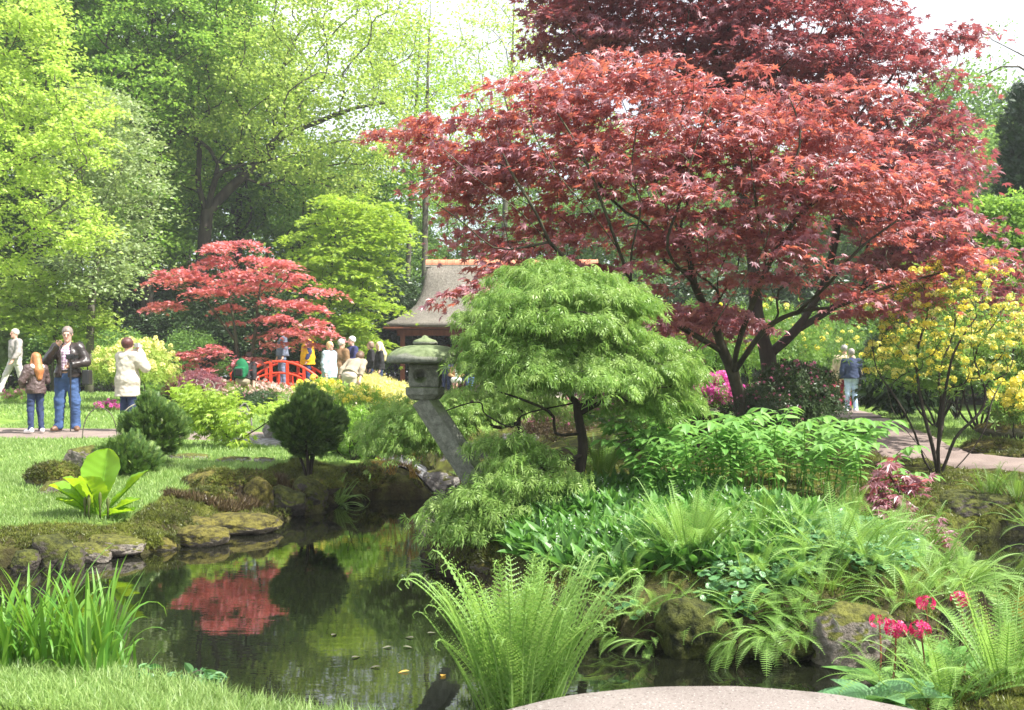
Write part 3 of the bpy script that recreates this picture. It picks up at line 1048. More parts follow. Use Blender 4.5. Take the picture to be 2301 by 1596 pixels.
def sdf(prims, h=.012, pad=.04):
    lo, hi = np.full(3, 1e9), np.full(3, -1e9)
    bb = []
    for p in prims:
        if p[0] in ('c', '-c'):
            a, b, ra, rb = np.asarray(p[1], float), np.asarray(p[2], float), p[3], p[4]
            l, u = np.minimum(a - ra, b - rb), np.maximum(a + ra, b + rb)
        elif p[0] in ('e', '-e', 'b', '-b'):
            c, r = np.asarray(p[1], float), np.asarray(p[2], float)
            if len(p) > 3 and p[3] is not None: r = np.full(3, np.linalg.norm(r) if p[0][-1] == 'b' else r.max())
            l, u = c - r, c + r
        else:
            l = u = None
        bb.append((l, u))
        if l is not None and p[0][0] != '-':
            lo, hi = np.minimum(lo, l), np.maximum(hi, u)
    org = lo - pad
    dim = np.ceil((hi - lo + 2 * pad) / h).astype(int) + 2
    Fd = np.full(dim, 1.0, np.float32)
    ax = [org[k] + np.arange(dim[k]) * h for k in range(3)]
    for p, (l, u) in zip(prims, bb):
        if p[0] == 'p':                                     # keep the side the normal does not point to
            pt, n = np.asarray(p[1], float), nrm(p[2])
            d = ((ax[0][:, None, None] - pt[0]) * n[0] + (ax[1][None, :, None] - pt[1]) * n[1] + (ax[2][None, None] - pt[2]) * n[2])
            Fd = np.maximum(Fd, d); continue
        i0 = np.maximum(np.floor((l - .07 - org) / h).astype(int), 0)
        i1 = np.minimum(np.ceil((u + .07 - org) / h).astype(int) + 1, dim)
        if (i1 <= i0).any(): continue
        sl = tuple(slice(a, b) for a, b in zip(i0, i1))
        G = np.stack(np.meshgrid(*[ax[k][sl[k]] for k in range(3)], indexing='ij'), -1)
        if p[0][-1] == 'c':
            a, b = np.asarray(p[1], float), np.asarray(p[2], float)
            ab = b - a
            t = np.clip(((G - a) @ ab) / max(ab @ ab, 1e-9), 0, 1)
            d = np.linalg.norm(G - a - t[..., None] * ab, axis=-1) - (p[3] + (p[4] - p[3]) * t)
            k = p[5] if len(p) > 5 else .02
        else:
            c, r = np.asarray(p[1], float), np.asarray(p[2], float)
            q = G - c
            if len(p) > 3 and p[3] is not None: q = q @ np.asarray(p[3])
            k = p[4] if len(p) > 4 else .02
            if p[0][-1] == 'e':
                k0 = np.linalg.norm(q / r, axis=-1); k1 = np.linalg.norm(q / r ** 2, axis=-1)
                d = k0 * (k0 - 1) / np.maximum(k1, 1e-6)
            else:
                rr = .18 * r.min()
                a = np.abs(q) - (r - rr)
                d = np.linalg.norm(np.maximum(a, 0), axis=-1) + np.minimum(a.max(-1), 0) - rr
        f = Fd[sl]
        if p[0][0] == '-':
            Fd[sl] = np.maximum(f, -d)
        else:
            e = np.clip(.5 + .5 * (f - d) / k, 0, 1)
            Fd[sl] = f + (d - f) * e - k * e * (1 - e)
    return surface_nets(Fd, org, h)


def solid(name, prims, mat, parent, h=.012, pad=.04):
    V, fs = sdf(prims, h, pad)
    if name in ('jacket', 'trousers', 'top', 'shirt', 'skirt'):          # folds of the cloth
        f = [1, 1, 2.4] if name == 'trousers' else [1.2, 1.2, 1.5]
        n = fbm(V * f + len(V) * .37, 9.0, 2, 3)
        c = V[:, :2] - V[:, :2].mean(0) * .5
        d = nrm(np.c_[c, np.zeros(len(V))])
        V = V + d * (n * .011)[:, None]
    return build(name, V, fs, mat, parent, smooth=True, rel=False)


# ------------------------------------------------------------------ people
def cloth(name, col, rough=.8, spec=.2, var=.15, nscale=12, bump=.25):
    return plain(name, col, rough, spec, nscale, var, bump, .02)


M['skin'] = plain('skin', (.55, .33, .25), .5, .35, 30, .06, .05)
M['skin_rosy'] = plain('rosy_skin', (.60, .34, .27), .5, .35, 30, .06, .05)
M['eye_dark'] = plain('dark_eye', (.03, .02, .02), .2, .5, 5, .05, 0)
M['lip'] = plain('lips', (.42, .16, .14), .5, .3, 20, .05, 0)
HAIRS = {}


def hairmat(name, col):
    if name not in HAIRS:
        t = NT(name)
        nz = t.noise(60, 3, .6, stretch=(1, 1, .15))
        c = t.ramp(nz, [(.3, tuple(x * .6 for x in col)), (.7, tuple(min(1, x * 1.35) for x in col))])
        HAIRS[name] = t.done(t.bsdf(c, .45, .4, t.bump(nz, .6, .01)))
    return HAIRS[name]


def rot_yp(yaw, pitch):
    cy_, sy_ = math.cos(R(yaw)), math.sin(R(yaw))
    cp, sp = math.cos(R(pitch)), math.sin(R(pitch))
    Rz = np.array([[cy_, -sy_, 0], [sy_, cy_, 0], [0, 0, 1]])
    Rx = np.array([[1, 0, 0], [0, cp, -sp], [0, sp, cp]])
    return Rz @ Rx


BASE = dict(pelvis=(0, 0, .96), waist=(0, 0, 1.10), chest=(0, .01, 1.28), neck=(0, .015, 1.46), head=(0, -.015, 1.625),
            sh=.185, shz=1.41, hipx=.09)


def person(label, pos, face, h, top, legs, shoe, hair, hairstyle='short', arms=None, legpose=None, lean=0, head=(0, 0), girth=1.0, hem=.88,
           hooded=None, openfront=None, res=.014, skin='skin', skirt=None, sit=None, glasses=False, sleeve=True, toph=.0, belt=False, baggy=0.0):
    """One figure: face is the heading it looks along (0 = to the camera, 90 = to the right); h its standing height."""
    s = h / 1.75
    root = thing('person', label, 'person', pos, R(face))
    root.scale = (s, s, s)
    J = {k: np.array(v, float) if isinstance(v, tuple) else v for k, v in BASE.items()}
    Rl = rot_yp(0, lean)                                    # lean of the upper body about the hips (positive bends forward)
    drop = np.array([0, 0, 0.0])
    if sit is not None: drop[2] = sit - .96
    pv = J['pelvis'].copy()
    L = lambda p: pv + Rl @ (np.asarray(p, float) - pv) + drop
    D = lambda p: np.asarray(p, float) + drop
    sh = [L((sx * J['sh'] * (.5 + .5 * girth), .01, J['shz'])) for sx in (-1, 1)]
    A = arms or {}
    el, wr = [], []
    for k, sx in enumerate((-1, 1)):
        a = A.get('r' if k == 0 else 'l')                  # r: their right hand, at -x when they face the camera
        if a is None:
            e, q = (sx * .255, .02, 1.13), (sx * .275, -.06, .88)
        else:
            e, q = a
        el.append(L(e)); wr.append(L(q))
    LP = legpose or {}
    hip = [D((sx * J['hipx'], 0, .93)) for sx in (-1, 1)]
    kn, an = [], []
    for k, sx in enumerate((-1, 1)):
        a = LP.get('r' if k == 0 else 'l')
        if a is None: a = ((sx * .105, -.015, .50), (sx * .12, .03, .085))
        kn.append(np.array(a[0], float)); an.append(np.array(a[1], float))
    hc = L(J['head'])
    Rh = Rl @ rot_yp(*head) if lean < 50 else rot_yp(*head)
    Hd = lambda p: hc + Rh @ np.asarray(p, float)
    g = girth
    B = []
    # trunk
    B += [('e', D((0, .01, .95)), (.165 * g, .115 * g, .12), None, .06), ('c', L((0, 0, 1.02)), L((0, 0, 1.15)), .115 * g, .12 * g, .06),
          ('e', L((0, .01, 1.28)), (.165 * g, .112 * g, .18), Rl, .06), ('c', L((-.12 * g, .015, 1.40)), L((.12 * g, .015, 1.40)), .062, .062, .05)]
    B += [('c', L((0, .015, 1.42)), hc + Rh @ np.array([0, .012, -.07]), .058, .052, .03)]
    # head with face
    B += [('e', Hd((0, .012, .025)), (.076, .098, .100), Rh, .02), ('e', Hd((0, -.022, -.055)), (.056, .068, .070), Rh, .03),
          ('c', Hd((0, -.088, .02)), Hd((0, -.110, -.018)), .010, .017, .012), ('c', Hd((-.035, -.083, .032)), Hd((.035, -.083, .032)), .011, .011, .015),
          ('c', Hd((0, -.078, -.095)), Hd((0, -.080, -.098)), .024, .02, .02),
          ('e', Hd((-.078, .012, .0)), (.010, .022, .032), Rh, .008), ('e', Hd((.078, .012, .0)), (.010, .022, .032), Rh, .008),
          ('-e', Hd((-.033, -.099, .008)), (.016, .012, .010), Rh), ('-e', Hd((.033, -.099, .008)), (.016, .012, .010), Rh)]
    for k, sx in enumerate((-1, 1)):
        B += [('c', sh[k], el[k], .052, .042, .03), ('c', el[k], wr[k], .042, .028, .02)]
        # hand: palm, four fingers of unequal length with a bend, and a thumb from the side of the palm
        fd = nrm(wr[k] - el[k]); 
        side = nrm(np.cross(fd, [0, 1, .25])) * sx
        pn = nrm(np.cross(fd, side))
        palm = wr[k] + fd * .055
        B += [('c', wr[k] + fd * .015, palm + fd * .02, .026, .033, .015)]
        for q, (off, ln) in enumerate(((-.028, .062), (-.010, .074), (.010, .070), (.027, .054))):
            r0 = palm + fd * .035 + side * off
            m1 = r0 + fd * ln * .5 + pn * .010 * sx
            m2 = m1 + fd * ln * .42 + pn * .028 * sx
            rf = max(.0085, res * .68)
            B += [('c', r0, m1, rf + .001, rf, .005), ('c', m1, m2, rf, rf - .001, .004)]
        t0 = wr[k] + fd * .03 - side * .028
        t1 = t0 + fd * .03 - side * .028 + pn * .01 * sx
        B += [('c', t0, t1, .011, .0105, .008), ('c', t1, t1 + fd * .03 - side * .002, max(.0105, res * .7), .009, .005)]
        B += [('c', hip[k], kn[k], .085 * g, .055, .05), ('c', kn[k], an[k], .055, .038, .03)]
        tdir = nrm(np.array([an[k][0] * .4 + .02 * sx, -.17, 0])) if LP.get('toe') is None else nrm(np.array(LP['toe'][k], float))
        B += [('c', an[k] + [0, .02, -.045], an[k] + tdir * .13 + [0, 0, -.055], .036, .03, .03)]
    solid('body', B, M[skin], root, res)
    # eyes, brows, mouth
    for sx in (-1, 1):
        ge = Geo(); ge.tube([Hd((sx * .044, -.083, .009)), Hd((sx * .033, -.091, .011)), Hd((sx * .022, -.088, .009))], [.004, .008, .004], 6)
        ge.make('eye', M['eye_dark'], root, smooth=True, rel=False)
    ge = Geo(); ge.tube([Hd((-.026, -.079, -.055)), Hd((0, -.090, -.053)), Hd((.026, -.079, -.055))], [.003, .007, .003], 6)
    ge.make('mouth', M['lip'], root, smooth=True, rel=False)
    # hair
    hm = hairmat(*hair)
    P = [('e', Hd((0, .020, .040)), (.088, .108, .103), Rh, .02)]
    if hairstyle == 'long':
        P += [('c', Hd((0, .06, .02)), L((0, .15, 1.36)), .085, .095, .04), ('c', L((0, .15, 1.36)), L((0, .17, 1.20)), .095, .06, .04), ('c', Hd((-.07, .0, .0)), L((-.115, -.03, 1.22)), .035, .04, .03), ('c', Hd((.07, .0, .0)), L((.115, -.03, 1.22)), .035, .04, .03)]
    elif hairstyle == 'bob':
        P += [('e', Hd((0, .035, -.02)), (.094, .095, .095), Rh, .03)]
    elif hairstyle == 'full':
        P += [('e', Hd((0, .03, .045)), (.104, .115, .108), Rh, .03)]
    P += [('-e', Hd((0, -.125, -.035)), (.085, .115, .11), Rh), ('-b', Hd((0, -.06, -.14)), (.2, .10, .105) if hairstyle in ('short', 'full') else (.001, .001, .001), Rh)]
    if hairstyle in ('short', 'full'):
        P += [('-b', Hd((0, .10, -.155)), (.2, .2, .08), Rh)]
    solid('hair', P, hm, root, res)
    # trousers or bare legs with a skirt
    b = baggy
    if legs is not None:
        P = [('e', D((0, .01, .95)), (.178 * g, .128 * g, .135), None, .05)]
        for k in (0, 1):
            P += [('c', hip[k], kn[k], .098 * g + b, .072 + b, .04), ('c', kn[k], an[k] + [0, .0, .0], .072 + b, .058 + b, .03), ('c', an[k] + [0, -.02, -.01], an[k] + [0, -.02, -.02], .06 + b, .062 + b, .02)]
        P += [('p', L((0, 0, 1.05)), Rl @ np.array([0, 0, 1.])), ('p', (0, 0, .028), (0, 0, -1))]
        solid('trousers', P, legs, root, res)
    if skirt is not None:
        kc = (kn[0] + kn[1]) / 2
        P = [('e', D((0, .01, .93)), (.19 * g, .14, .14), None, .05), ('c', hip[0], kn[0], .13, .11, .06), ('c', hip[1], kn[1], .13, .11, .06), ('c', hip[0], kc, .12, .12, .06)]
        solid('skirt', P, skirt, root, res)
    # shoes
    for k in (0, 1):
        sx = (-1, 1)[k]
        tdir = nrm(np.array([an[k][0] * .4 + .02 * sx, -.17, 0])) if LP.get('toe') is None else nrm(np.array(LP['toe'][k], float))
        P = [('c', an[k] + [0, .03, -.04], an[k] + tdir * .10 + [0, 0, -.045], .05, .046, .03), ('c', an[k] + tdir * .08 + [0, 0, -.05], an[k] + tdir * .15 + [0, 0, -.055], .045, .036, .02),
             ('c', an[k] + [0, .02, -.03], an[k] + [0, .01, .02], .047, .046, .02), ('p', an[k] + [0, 0, -.083], (0, 0, -1))]
        solid('shoe', P, shoe, root, res)
    # upper garment
    up = .018 + toph
    tm, fm = (top if isinstance(top, tuple) else (top, None))
    P = [('e', L((0, .01, 1.28)), (.172 * g + up, .118 * g + up, .19), Rl, .06), ('c', L((0, .005, 1.02)), L((0, .005, 1.15)), .130 * g + up, .128 * g + up, .06)]
    if hem < .95:
        P += [('c', D((0, .01, min(hem + .02, .93))), L((0, .005, 1.0)), .155 * g + up, .145 * g + up, .06), ('e', D((0, .01, .95)), (.185 * g + up, .13 * g + up, .13), None, .06)]
    P += [('c', L((-.13 * g, .015, 1.405)), L((.13 * g, .015, 1.405)), .068 + up * .5, .068 + up * .5, .05), ('c', L((0, .02, 1.43)), L((0, .01, 1.475)), .070, .064, .02)]
    for k, sx in enumerate((-1, 1)):
        e2 = wr[k] if sleeve else sh[k] + (el[k] - sh[k]) * .75
        if sleeve:
            P += [('c', sh[k], el[k], .062 + up * .8, .055 + up * .7, .04), ('c', el[k], el[k] + (wr[k] - el[k]) * .95, .055 + up * .7, .042 + up * .5, .03)]
        else:
            P += [('c', sh[k], sh[k] + (el[k] - sh[k]) * .8, .062 + up, .06 + up, .04)]
    P += [('p', D((0, 0, hem)) if lean < 30 else L((0, 0, max(hem, .97))), (0, 0, -1) if lean < 30 else Rl @ np.array([0, 0, -1.]))]
    if openfront is not None:
        P += [('-b', L((0, -.2, 1.17)), (.055, .22, .36), Rl), ('-e', L((0, -.14, 1.36)), (.085, .1, .13), Rl)]
        S = [('e', L((0, .008, 1.27)), (.166 * g + .012, .114 * g + .012, .19), Rl, .06), ('c', L((0, 0, 1.0)), L((0, 0, 1.15)), .128 * g + .01, .126 * g + .01, .06),
             ('c', L((0, .015, 1.43)), L((0, .01, 1.465)), .066, .06, .02), ('p', D((0, 0, 1.0)), (0, 0, -1))]
        solid('shirt', S, openfront, root, res)
    solid('jacket' if hem < .95 else 'top', P, tm, root, res)
    if hooded is not None:
        solid('hood', [('c', L((-.11, .07, 1.445)), L((0, .125, 1.40)), .05, .065, .04), ('c', L((.11, .07, 1.445)), L((0, .125, 1.40)), .05, .065, .04), ('c', L((-.10, .03, 1.47)), L((.10, .03, 1.47)), .035, .035, .05),
                       ('-e', hc - [0, .0, .06], (.085, .1, .14))], hooded, root, res)
    if belt:
        gb = Geo()
        gb.lathe([(.150 * g, -.018), (.158 * g, -.01), (.158 * g, .01), (.150 * g, .018)], D((0, .005, 1.015)), 24, sq=(1.08, .92))
        gb.make('belt', M['eye_dark'], root, smooth=True, rel=False)
    if glasses:
        gb = Geo()
        for sx in (-1, 1):
            a = np.linspace(0, 2 * math.pi, 15)
            gb.tube([Hd((sx * .034 + .024 * math.cos(q), -.104, .006 + .017 * math.sin(q))) for q in a], .0022, 5)
            gb.tube([Hd((sx * .058, -.10, .01)), Hd((sx * .08, .0, .012))], .002, 5)
        gb.tube([Hd((-.012, -.106, .01)), Hd((.012, -.106, .01))], .002, 5)
        gb.make('glasses', plain('wire_rim', (.5, .45, .4), .3, .5, 5, .05, 0, metal=1.0), root, rel=False)
    return root, L, Hd


def lp(root, p):
    """A point given in a figure's own frame, in the garden."""
    a = root.rotation_euler[2]; s = root.scale[0]
    p = np.asarray(p, float) * s
    return np.array([p[0] * math.cos(a) - p[1] * math.sin(a), p[0] * math.sin(a) + p[1] * math.cos(a), p[2]]) + np.array(root.location)


def check_shirt():
    t = NT('checked_shirt')
    tc = t.n('ShaderNodeTexCoord').outputs['Object']
    sx = t.n('ShaderNodeSeparateXYZ'); t.l(tc, sx.inputs[0])
    f = []
    for k in (0, 2):
        m = t.math('FRACT', t.math('MULTIPLY', sx.outputs[k], 22))
        f.append(t.math('LESS_THAN', m, .3))
    q = t.math('MULTIPLY', t.math('ADD', f[0], f[1]), .5)
    c = t.ramp(q, [(0, (.66, .55, .62)), (.5, (.36, .22, .34)), (1, (.13, .07, .16))])
    return t.done(t.bsdf(c, .85, .15))


def jeans(name, col):
    t = NT(name)
    n1, n2 = t.noise(5, 4, .6), t.noise(160, 2)
    c = t.ramp(n1, [(.3, tuple(x * .65 for x in col)), (.7, tuple(x * 1.5 for x in col))])
    return t.done(t.bsdf(c, .85, .15, t.bump(t.math('ADD', t.math('MULTIPLY', n1, 1.0), t.math('MULTIPLY', n2, .1)), .5, .03)))


def gp(px, Y):
    x = (px - CX) / F * Y
    return (x, Y, gz(x, Y))


def make_people():
    leather = plain('dark_leather', (.030, .022, .020), .38, .5, 9, .35, .5, .02)
    blue = jeans('blue_denim', (.05, .09, .20))
    navy = jeans('navy_denim', (.035, .05, .11))
    pale = jeans('pale_denim', (.34, .44, .58))
    cream = cloth('cream_coat', (.50, .455, .38))
    brown_shoe = plain('brown_shoe', (.16, .085, .05), .45, .4)
    white_shoe = cloth('white_sneaker', (.78, .74, .74))
    dark_shoe = plain('dark_shoe', (.03, .028, .026), .45, .4)
    black = plain('black_plastic', (.018, .018, .02), .35, .5, 20, .1, 0)
    # the man in the leather jacket, one hand at his mouth, the other on a monopod
    pos = gp(152, 17.5); pos = (pos[0], pos[1], pos[2] + .045)
    man, L, Hd = person('man in an open black leather jacket and checked shirt, hand raised to his mouth', pos, 6, 1.77, leather, blue, brown_shoe,
                        ('grey_brown_hair', (.20, .16, .14)), 'short', girth=1.06, hem=.90, openfront=check_shirt(), res=.0095, skin='skin_rosy', glasses=True, belt=True,
                        toph=.012, baggy=.014, head=(8, 14),
                        arms={'r': ((-.31, -.08, 1.17), (-.085, -.24, 1.42)), 'l': ((.31, .0, 1.16), (.13, -.25, 1.10))},
                        legpose={'r': ((-.125, -.01, .50), (-.15, .03, .085)), 'l': ((.12, -.02, .50), (.13, .03, .085))})
    mp = thing('monopod', 'black monopod carrying a small camera, held by the man in the leather jacket', 'monopod', lp(man, (.15, -.33, 0)))
    q = Geo()
    q.tube([(0, 0, 0), (0, 0, .42)], .008, 6); q.tube([(0, 0, .42), (0, 0, .8)], .011, 6); q.tube([(0, 0, .8), (0, 0, 1.20)], .014, 6); q.tube([(0, 0, 1.02), (0, 0, 1.14)], .019, 8)
    q.make('pole', black, mp, rel=False)
    q = Geo(); q.box((0, 0, 1.255), (.065, .035, .045), bev=.08); q.lathe([(.03, 0), (.032, .05), (.026, .07)], (0, 0, 0), 12)
    q = Geo(); q.box((0, 0, 1.255), (.065, .035, .045), bev=.08); q.box((0, -.055, 1.25), (.03, .03, .03), bev=.2); q.box((.09, 0, 1.26), (.035, .006, .03))
    q.make('camera_body', black, mp, rel=False)
    bag = thing('shoulder_bag', 'black shoulder bag hanging at the hip of the man in the leather jacket', 'bag', lp(man, (.31, .02, .80)), R(6))
    solid('pouch', [('b', (0, 0, .1), (.06, .11, .13), None, .03)], black, bag, .012)
    q = Geo(); q.tube(spline([(0, .03, .2), (-.04, .08, .5), (-.12, .06, .72), (-.2, -.05, .6), (-.14, -.14, .3)], 12), .010, 5); q.make('strap', black, bag, rel=False)
    # the girl
    pos = gp(80, 17.1); pos = (pos[0], pos[1], pos[2] + .045)
    puff = plain('brown_padded_jacket', (.085, .055, .052), .5, .4, 9, .2, .9, .05)
    girl, L, Hd = person('girl with long red hair in a brown padded jacket and pink and white sneakers', pos, -128, 1.33, puff, navy, white_shoe, ('red_hair', (.42, .16, .06)), 'long', res=.0115, girth=1.0, hem=.86,
                         skin='skin_rosy', toph=.02, hooded=cloth('white_fur', (.72, .62, .56), nscale=50, bump=.8), head=(6, 4),
                         arms={'r': ((-.27, -.05, 1.14), (-.12, -.24, 1.28)), 'l': ((.29, -.02, 1.13), (.18, -.23, 1.02))})
    q = Geo()
    for sx in (-1, 1): q.tube([(sx * .12, .045, .075), (sx * .125, -.07, .062)], [.04, .036], 8)
    q.make('shoe_trim', cloth('pink_trim', (.72, .10, .24)), girl, rel=False)
    # the woman in the cream coat with the camera at her eye
    pos = gp(287, 17.7); pos = (pos[0], pos[1], pos[2] + .03)
    lady, L, Hd = person('woman in a long cream hooded coat, back turned, holding a camera to her eye', pos, 150, 1.60, cream, navy, dark_shoe, ('auburn_brown_hair', (.085, .03, .025)), 'full', res=.011, girth=1.16, hem=.66,
                         toph=.03, hooded=cream, head=(4, 0), arms={'r': ((-.30, -.16, 1.20), (-.06, -.24, 1.52)), 'l': ((.30, -.16, 1.22), (.06, -.25, 1.53))})
    cm = thing('camera', 'small silver camera raised by the woman in the cream coat', 'camera', lp(lady, (0, -.22, 1.60)), R(150))
    q = Geo(); q.box((0, 0, .03), (.055, .02, .035), bev=.1); q.make('camera_body', cloth('silver_case', (.6, .6, .62), .3, .5), cm, rel=False)
    q = Geo(); q.lathe([(.024, 0), (.026, .01), (.022, .035)], (0, 0, 0), 12)
    V = np.concatenate(q.V)[:, [0, 2, 1]] * [1, -1, 1] + [0, -.02, .03]
    build('lens', V, [np.concatenate(q.F[k]) for k in q.F], black, cm, rel=False)
    # the walking man at the edge of the frame
    gj = cloth('grey_blouson', (.33, .30, .29)); wt = cloth('off_white_trousers', (.52, .49, .46))
    person('grey-haired man in a grey blouson and off-white trousers striding across the lawn', gp(34, 27), -38, 1.74, gj, wt, cloth('pale_shoe', (.62, .6, .58)), ('silver_hair', (.5, .48, .46)), 'short', res=.013, girth=1.12, hem=.96,
           arms={'r': ((-.26, .12, 1.14), (-.24, .16, .90)), 'l': ((.27, -.05, 1.12), (.25, -.18, .92))}, skin='skin_rosy',
           legpose={'r': ((-.10, -.20, .54), (-.11, -.34, .12)), 'l': ((.10, .10, .51), (.11, .40, .16))}, toph=.01)
    # people round the red bridge
    slate = cloth('slate_jacket', (.13, .15, .21)); char = cloth('charcoal_jacket', (.055, .058, .068)); dn = cloth('dark_navy', (.035, .04, .11)); blk = cloth('black_knit', (.025, .024, .026))
    yel = cloth('yellow_anorak', (.74, .42, .02)); br = cloth('brown_coat', (.19, .115, .06)); lb = cloth('light_blue_jacket', (.40, .53, .62)); kh = cloth('khaki_cloth', (.30, .255, .185))
    p = gp(462, 27); person('bent-over person in a charcoal jacket picking at the shrubs behind the red maple', p, 70, 1.72, char, navy, dark_shoe, ('dark_hair', (.05, .035, .03)), 'short', lean=62, girth=1.1)
    b = thing('handbag', 'pink handbag beside the bent-over person in charcoal', 'bag', (p[0] - .40 + .3, p[1] - .35, p[2]))
    solid('pouch', [('b', (0, 0, .22), (.12, .06, .22), None, .02)], cloth('pink_bag', (.70, .08, .26)), b, .02)
    q = Geo(); q.tube(spline([(-.08, 0, .42), (-.06, 0, .62), (.06, 0, .62), (.08, 0, .42)], 10), .012, 5); q.make('handle', cloth('pink_strap', (.6, .07, .22)), b, rel=False)
    p = gp(546, 24.6)
    per, L, Hd = person('crouching person in black with a green rucksack beside the red maple trunk', (p[0], p[1], p[2] + .2), 170, 1.70, blk, kh, dark_shoe, ('dark_hair', (.05, .035, .03)), 'short', lean=30, sit=.45,
                        legpose={'r': ((-.14, -.36, .48), (-.13, -.12, .085)), 'l': ((.14, -.36, .46), (.13, -.10, .085))})
    b = thing('rucksack', 'green and black rucksack on the back of the crouching person', 'rucksack', lp(per, (0, .08, .50)), R(170))
    solid('bag', [('e', (0, .0, .22), (.17, .12, .26), None, .04), ('b', (0, .1, .14), (.12, .05, .12), None, .03)], cloth('green_cloth', (.012, .13, .055)), b, .018)
    solid('pocket', [('b', (0, .15, .14), (.09, .03, .09), None, .03)], blk, b, .016)
    zb = 1.22
    person('person in a slate-blue jacket standing on the red bridge', ((634 - CX) / F * 31, 31, zb), -60, 1.74, slate, jeans('grey_denim', (.13, .16, .24)), dark_shoe, ('brown_hair', (.12, .07, .045)), 'short', girth=1.12)
    p = ((690 - CX) / F * 31, 31.05, zb - .12)
    per, L, Hd = person('man in a yellow and navy anorak crossing the red bridge', p, -68, 1.74, yel, navy, dark_shoe, ('brown_hair', (.12, .07, .045)), 'short', girth=1.12, hem=.74, toph=.03, baggy=.01, hooded=yel)
    solid('sleeves', [('c', (-.23, 0, 1.40), (-.27, .02, 1.13), .085, .078, .02), ('c', (-.27, .02, 1.13), (-.285, -.06, .92), .078, .062, .02), ('c', (.23, 0, 1.40), (.27, .02, 1.13), .085, .078, .02),
                      ('c', (.27, .02, 1.13), (.285, -.06, .92), .078, .062, .02), ('c', (-.2, .03, 1.42), (.2, .03, 1.42), .08, .08, .03)], dn, per, .014)
    p = gp(741, 26.6); person('fair-haired woman in a light blue jacket smiling towards the man in brown', p, 62, 1.62, lb, cloth('white_slacks', (.6, .64, .68)), dark_shoe, ('fair_hair', (.66, .50, .24)), 'bob', girth=1.15, hem=.74, toph=.02, skin='skin_rosy')
    p = gp(767, 26.9); person('grey-haired man in a brown coat seen from behind', p, 140, 1.70, br, kh, brown_shoe, ('silver_hair', (.5, .48, .46)), 'short', girth=1.2, hem=.78, toph=.02)
    p = gp(791, 28.2); person('white-haired man in a dark blue pullover reaching an arm forward', p, -55, 1.78, dn, kh, dark_shoe, ('white_hair', (.66, .65, .63)), 'short', girth=1.14, hem=.86, skin='skin_rosy',
                              arms={'r': ((-.28, -.06, 1.12), (-.14, -.30, 1.06)), 'l': ((.28, -.04, 1.12), (.1, -.30, 1.08))})
    p = gp(786, 21.6); person('stooping brown-haired person in pale khaki among the yellow azaleas', p, 160, 1.60, kh, cloth('beige_trousers', (.46, .40, .32)), brown_shoe, ('brown_hair', (.12, .07, .045)), 'bob', lean=48, girth=1.05)
    p = gp(833, 31); person('brown-haired woman in black walking beside a blonde woman', p, -72, 1.66, blk, navy, dark_shoe, ('mid_brown_hair', (.22, .15, .11)), 'bob', skin='skin_rosy')
    p = gp(852, 30.4); person('blonde woman in a black top with long hair', p, -66, 1.66, blk, navy, dark_shoe, ('blonde_hair', (.72, .58, .34)), 'long', skin='skin_rosy')
    # visitors at the pavilion
    zp = .90
    X = lambda px, Y: (px - CX) / F * Y
    p = person('person in a dark blue jacket standing at the pavilion bench', (X(1003, 38.2), 38.2, zp), 150, 1.72, slate, navy, dark_shoe, ('dark_hair', (.05, .035, .03)), 'short', girth=1.1)
    seat = {'r': ((-.11, -.42, .47), (-.10, -.42, .085)), 'l': ((.07, -.42, .49), (.0, -.50, .12))}
    tan = cloth('tan_jacket', (.40, .25, .12))
    per, L, Hd = person('seated woman in a tan jacket and a pale flowered dress on the pavilion bench', (X(1026, 38.0), 38.1, zp), 0, 1.66, tan, None, dark_shoe, ('auburn_hair', (.25, .10, .06)), 'bob', sit=.50, legpose=seat,
                        skirt=plain('flowered_dress', (.66, .72, .62), .8, .2, 24, .35, .1), openfront=plain('flowered_top', (.74, .76, .70), .8, .2, 24, .3, .1), hem=.90, skin='skin_rosy',
                        arms={'r': ((-.27, -.08, 1.14), (-.05, -.28, 1.02)), 'l': ((.27, -.08, 1.14), (.04, -.29, 1.02))})
    per, L, Hd = person('seated person in blue jeans beside the woman in tan on the pavilion bench', (X(1058, 38.0), 38.1, zp), 0, 1.72, dn, blue, dark_shoe, ('dark_hair', (.05, .035, .03)), 'short', sit=.50, legpose=seat)
    per, L, Hd = person('seated woman in pale pink trousers at the far end of the pavilion bench', (X(1163, 38.0), 38.1, zp), 0, 1.64, cloth('white_blouse', (.7, .7, .7)), cloth('pink_trousers', (.58, .38, .36)), dark_shoe, ('brown_hair', (.12, .07, .045)), 'bob', sit=.50, legpose=seat)
    # the couple on the right-hand path
    beige = cloth('beige_jacket', (.46, .37, .24))
    p = gp(1897, 27.6); person('man in a beige jacket and dark red trousers walking away on the path', p, 172, 1.80, beige, cloth('dark_red_trousers', (.22, .02, .035)), dark_shoe, ('grey_hair', (.3, .28, .27)), 'short', girth=1.15, hem=.84,
                               legpose={'r': ((-.10, -.10, .52), (-.11, .12, .12)), 'l': ((.10, .02, .50), (.11, -.08, .085))}, toph=.015)
    p = gp(1913, 27.0); w2, L, Hd = person('grey-haired woman in a navy jacket and pale jeans walking away beside the man in beige', p, 176, 1.68, cloth('navy_jacket', (.03, .042, .085)), pale, white_shoe, ('ash_hair', (.3, .26, .24)), 'short', girth=1.08, hem=.93,
                               legpose={'r': ((-.10, -.06, .51), (-.11, .06, .10)), 'l': ((.10, .0, .50), (.11, -.05, .085))}, toph=.01)
    b = thing('shoulder_bag', 'dark shoulder bag on the woman in pale jeans', 'bag', lp(w2, (-.27, .02, .80)), R(176))
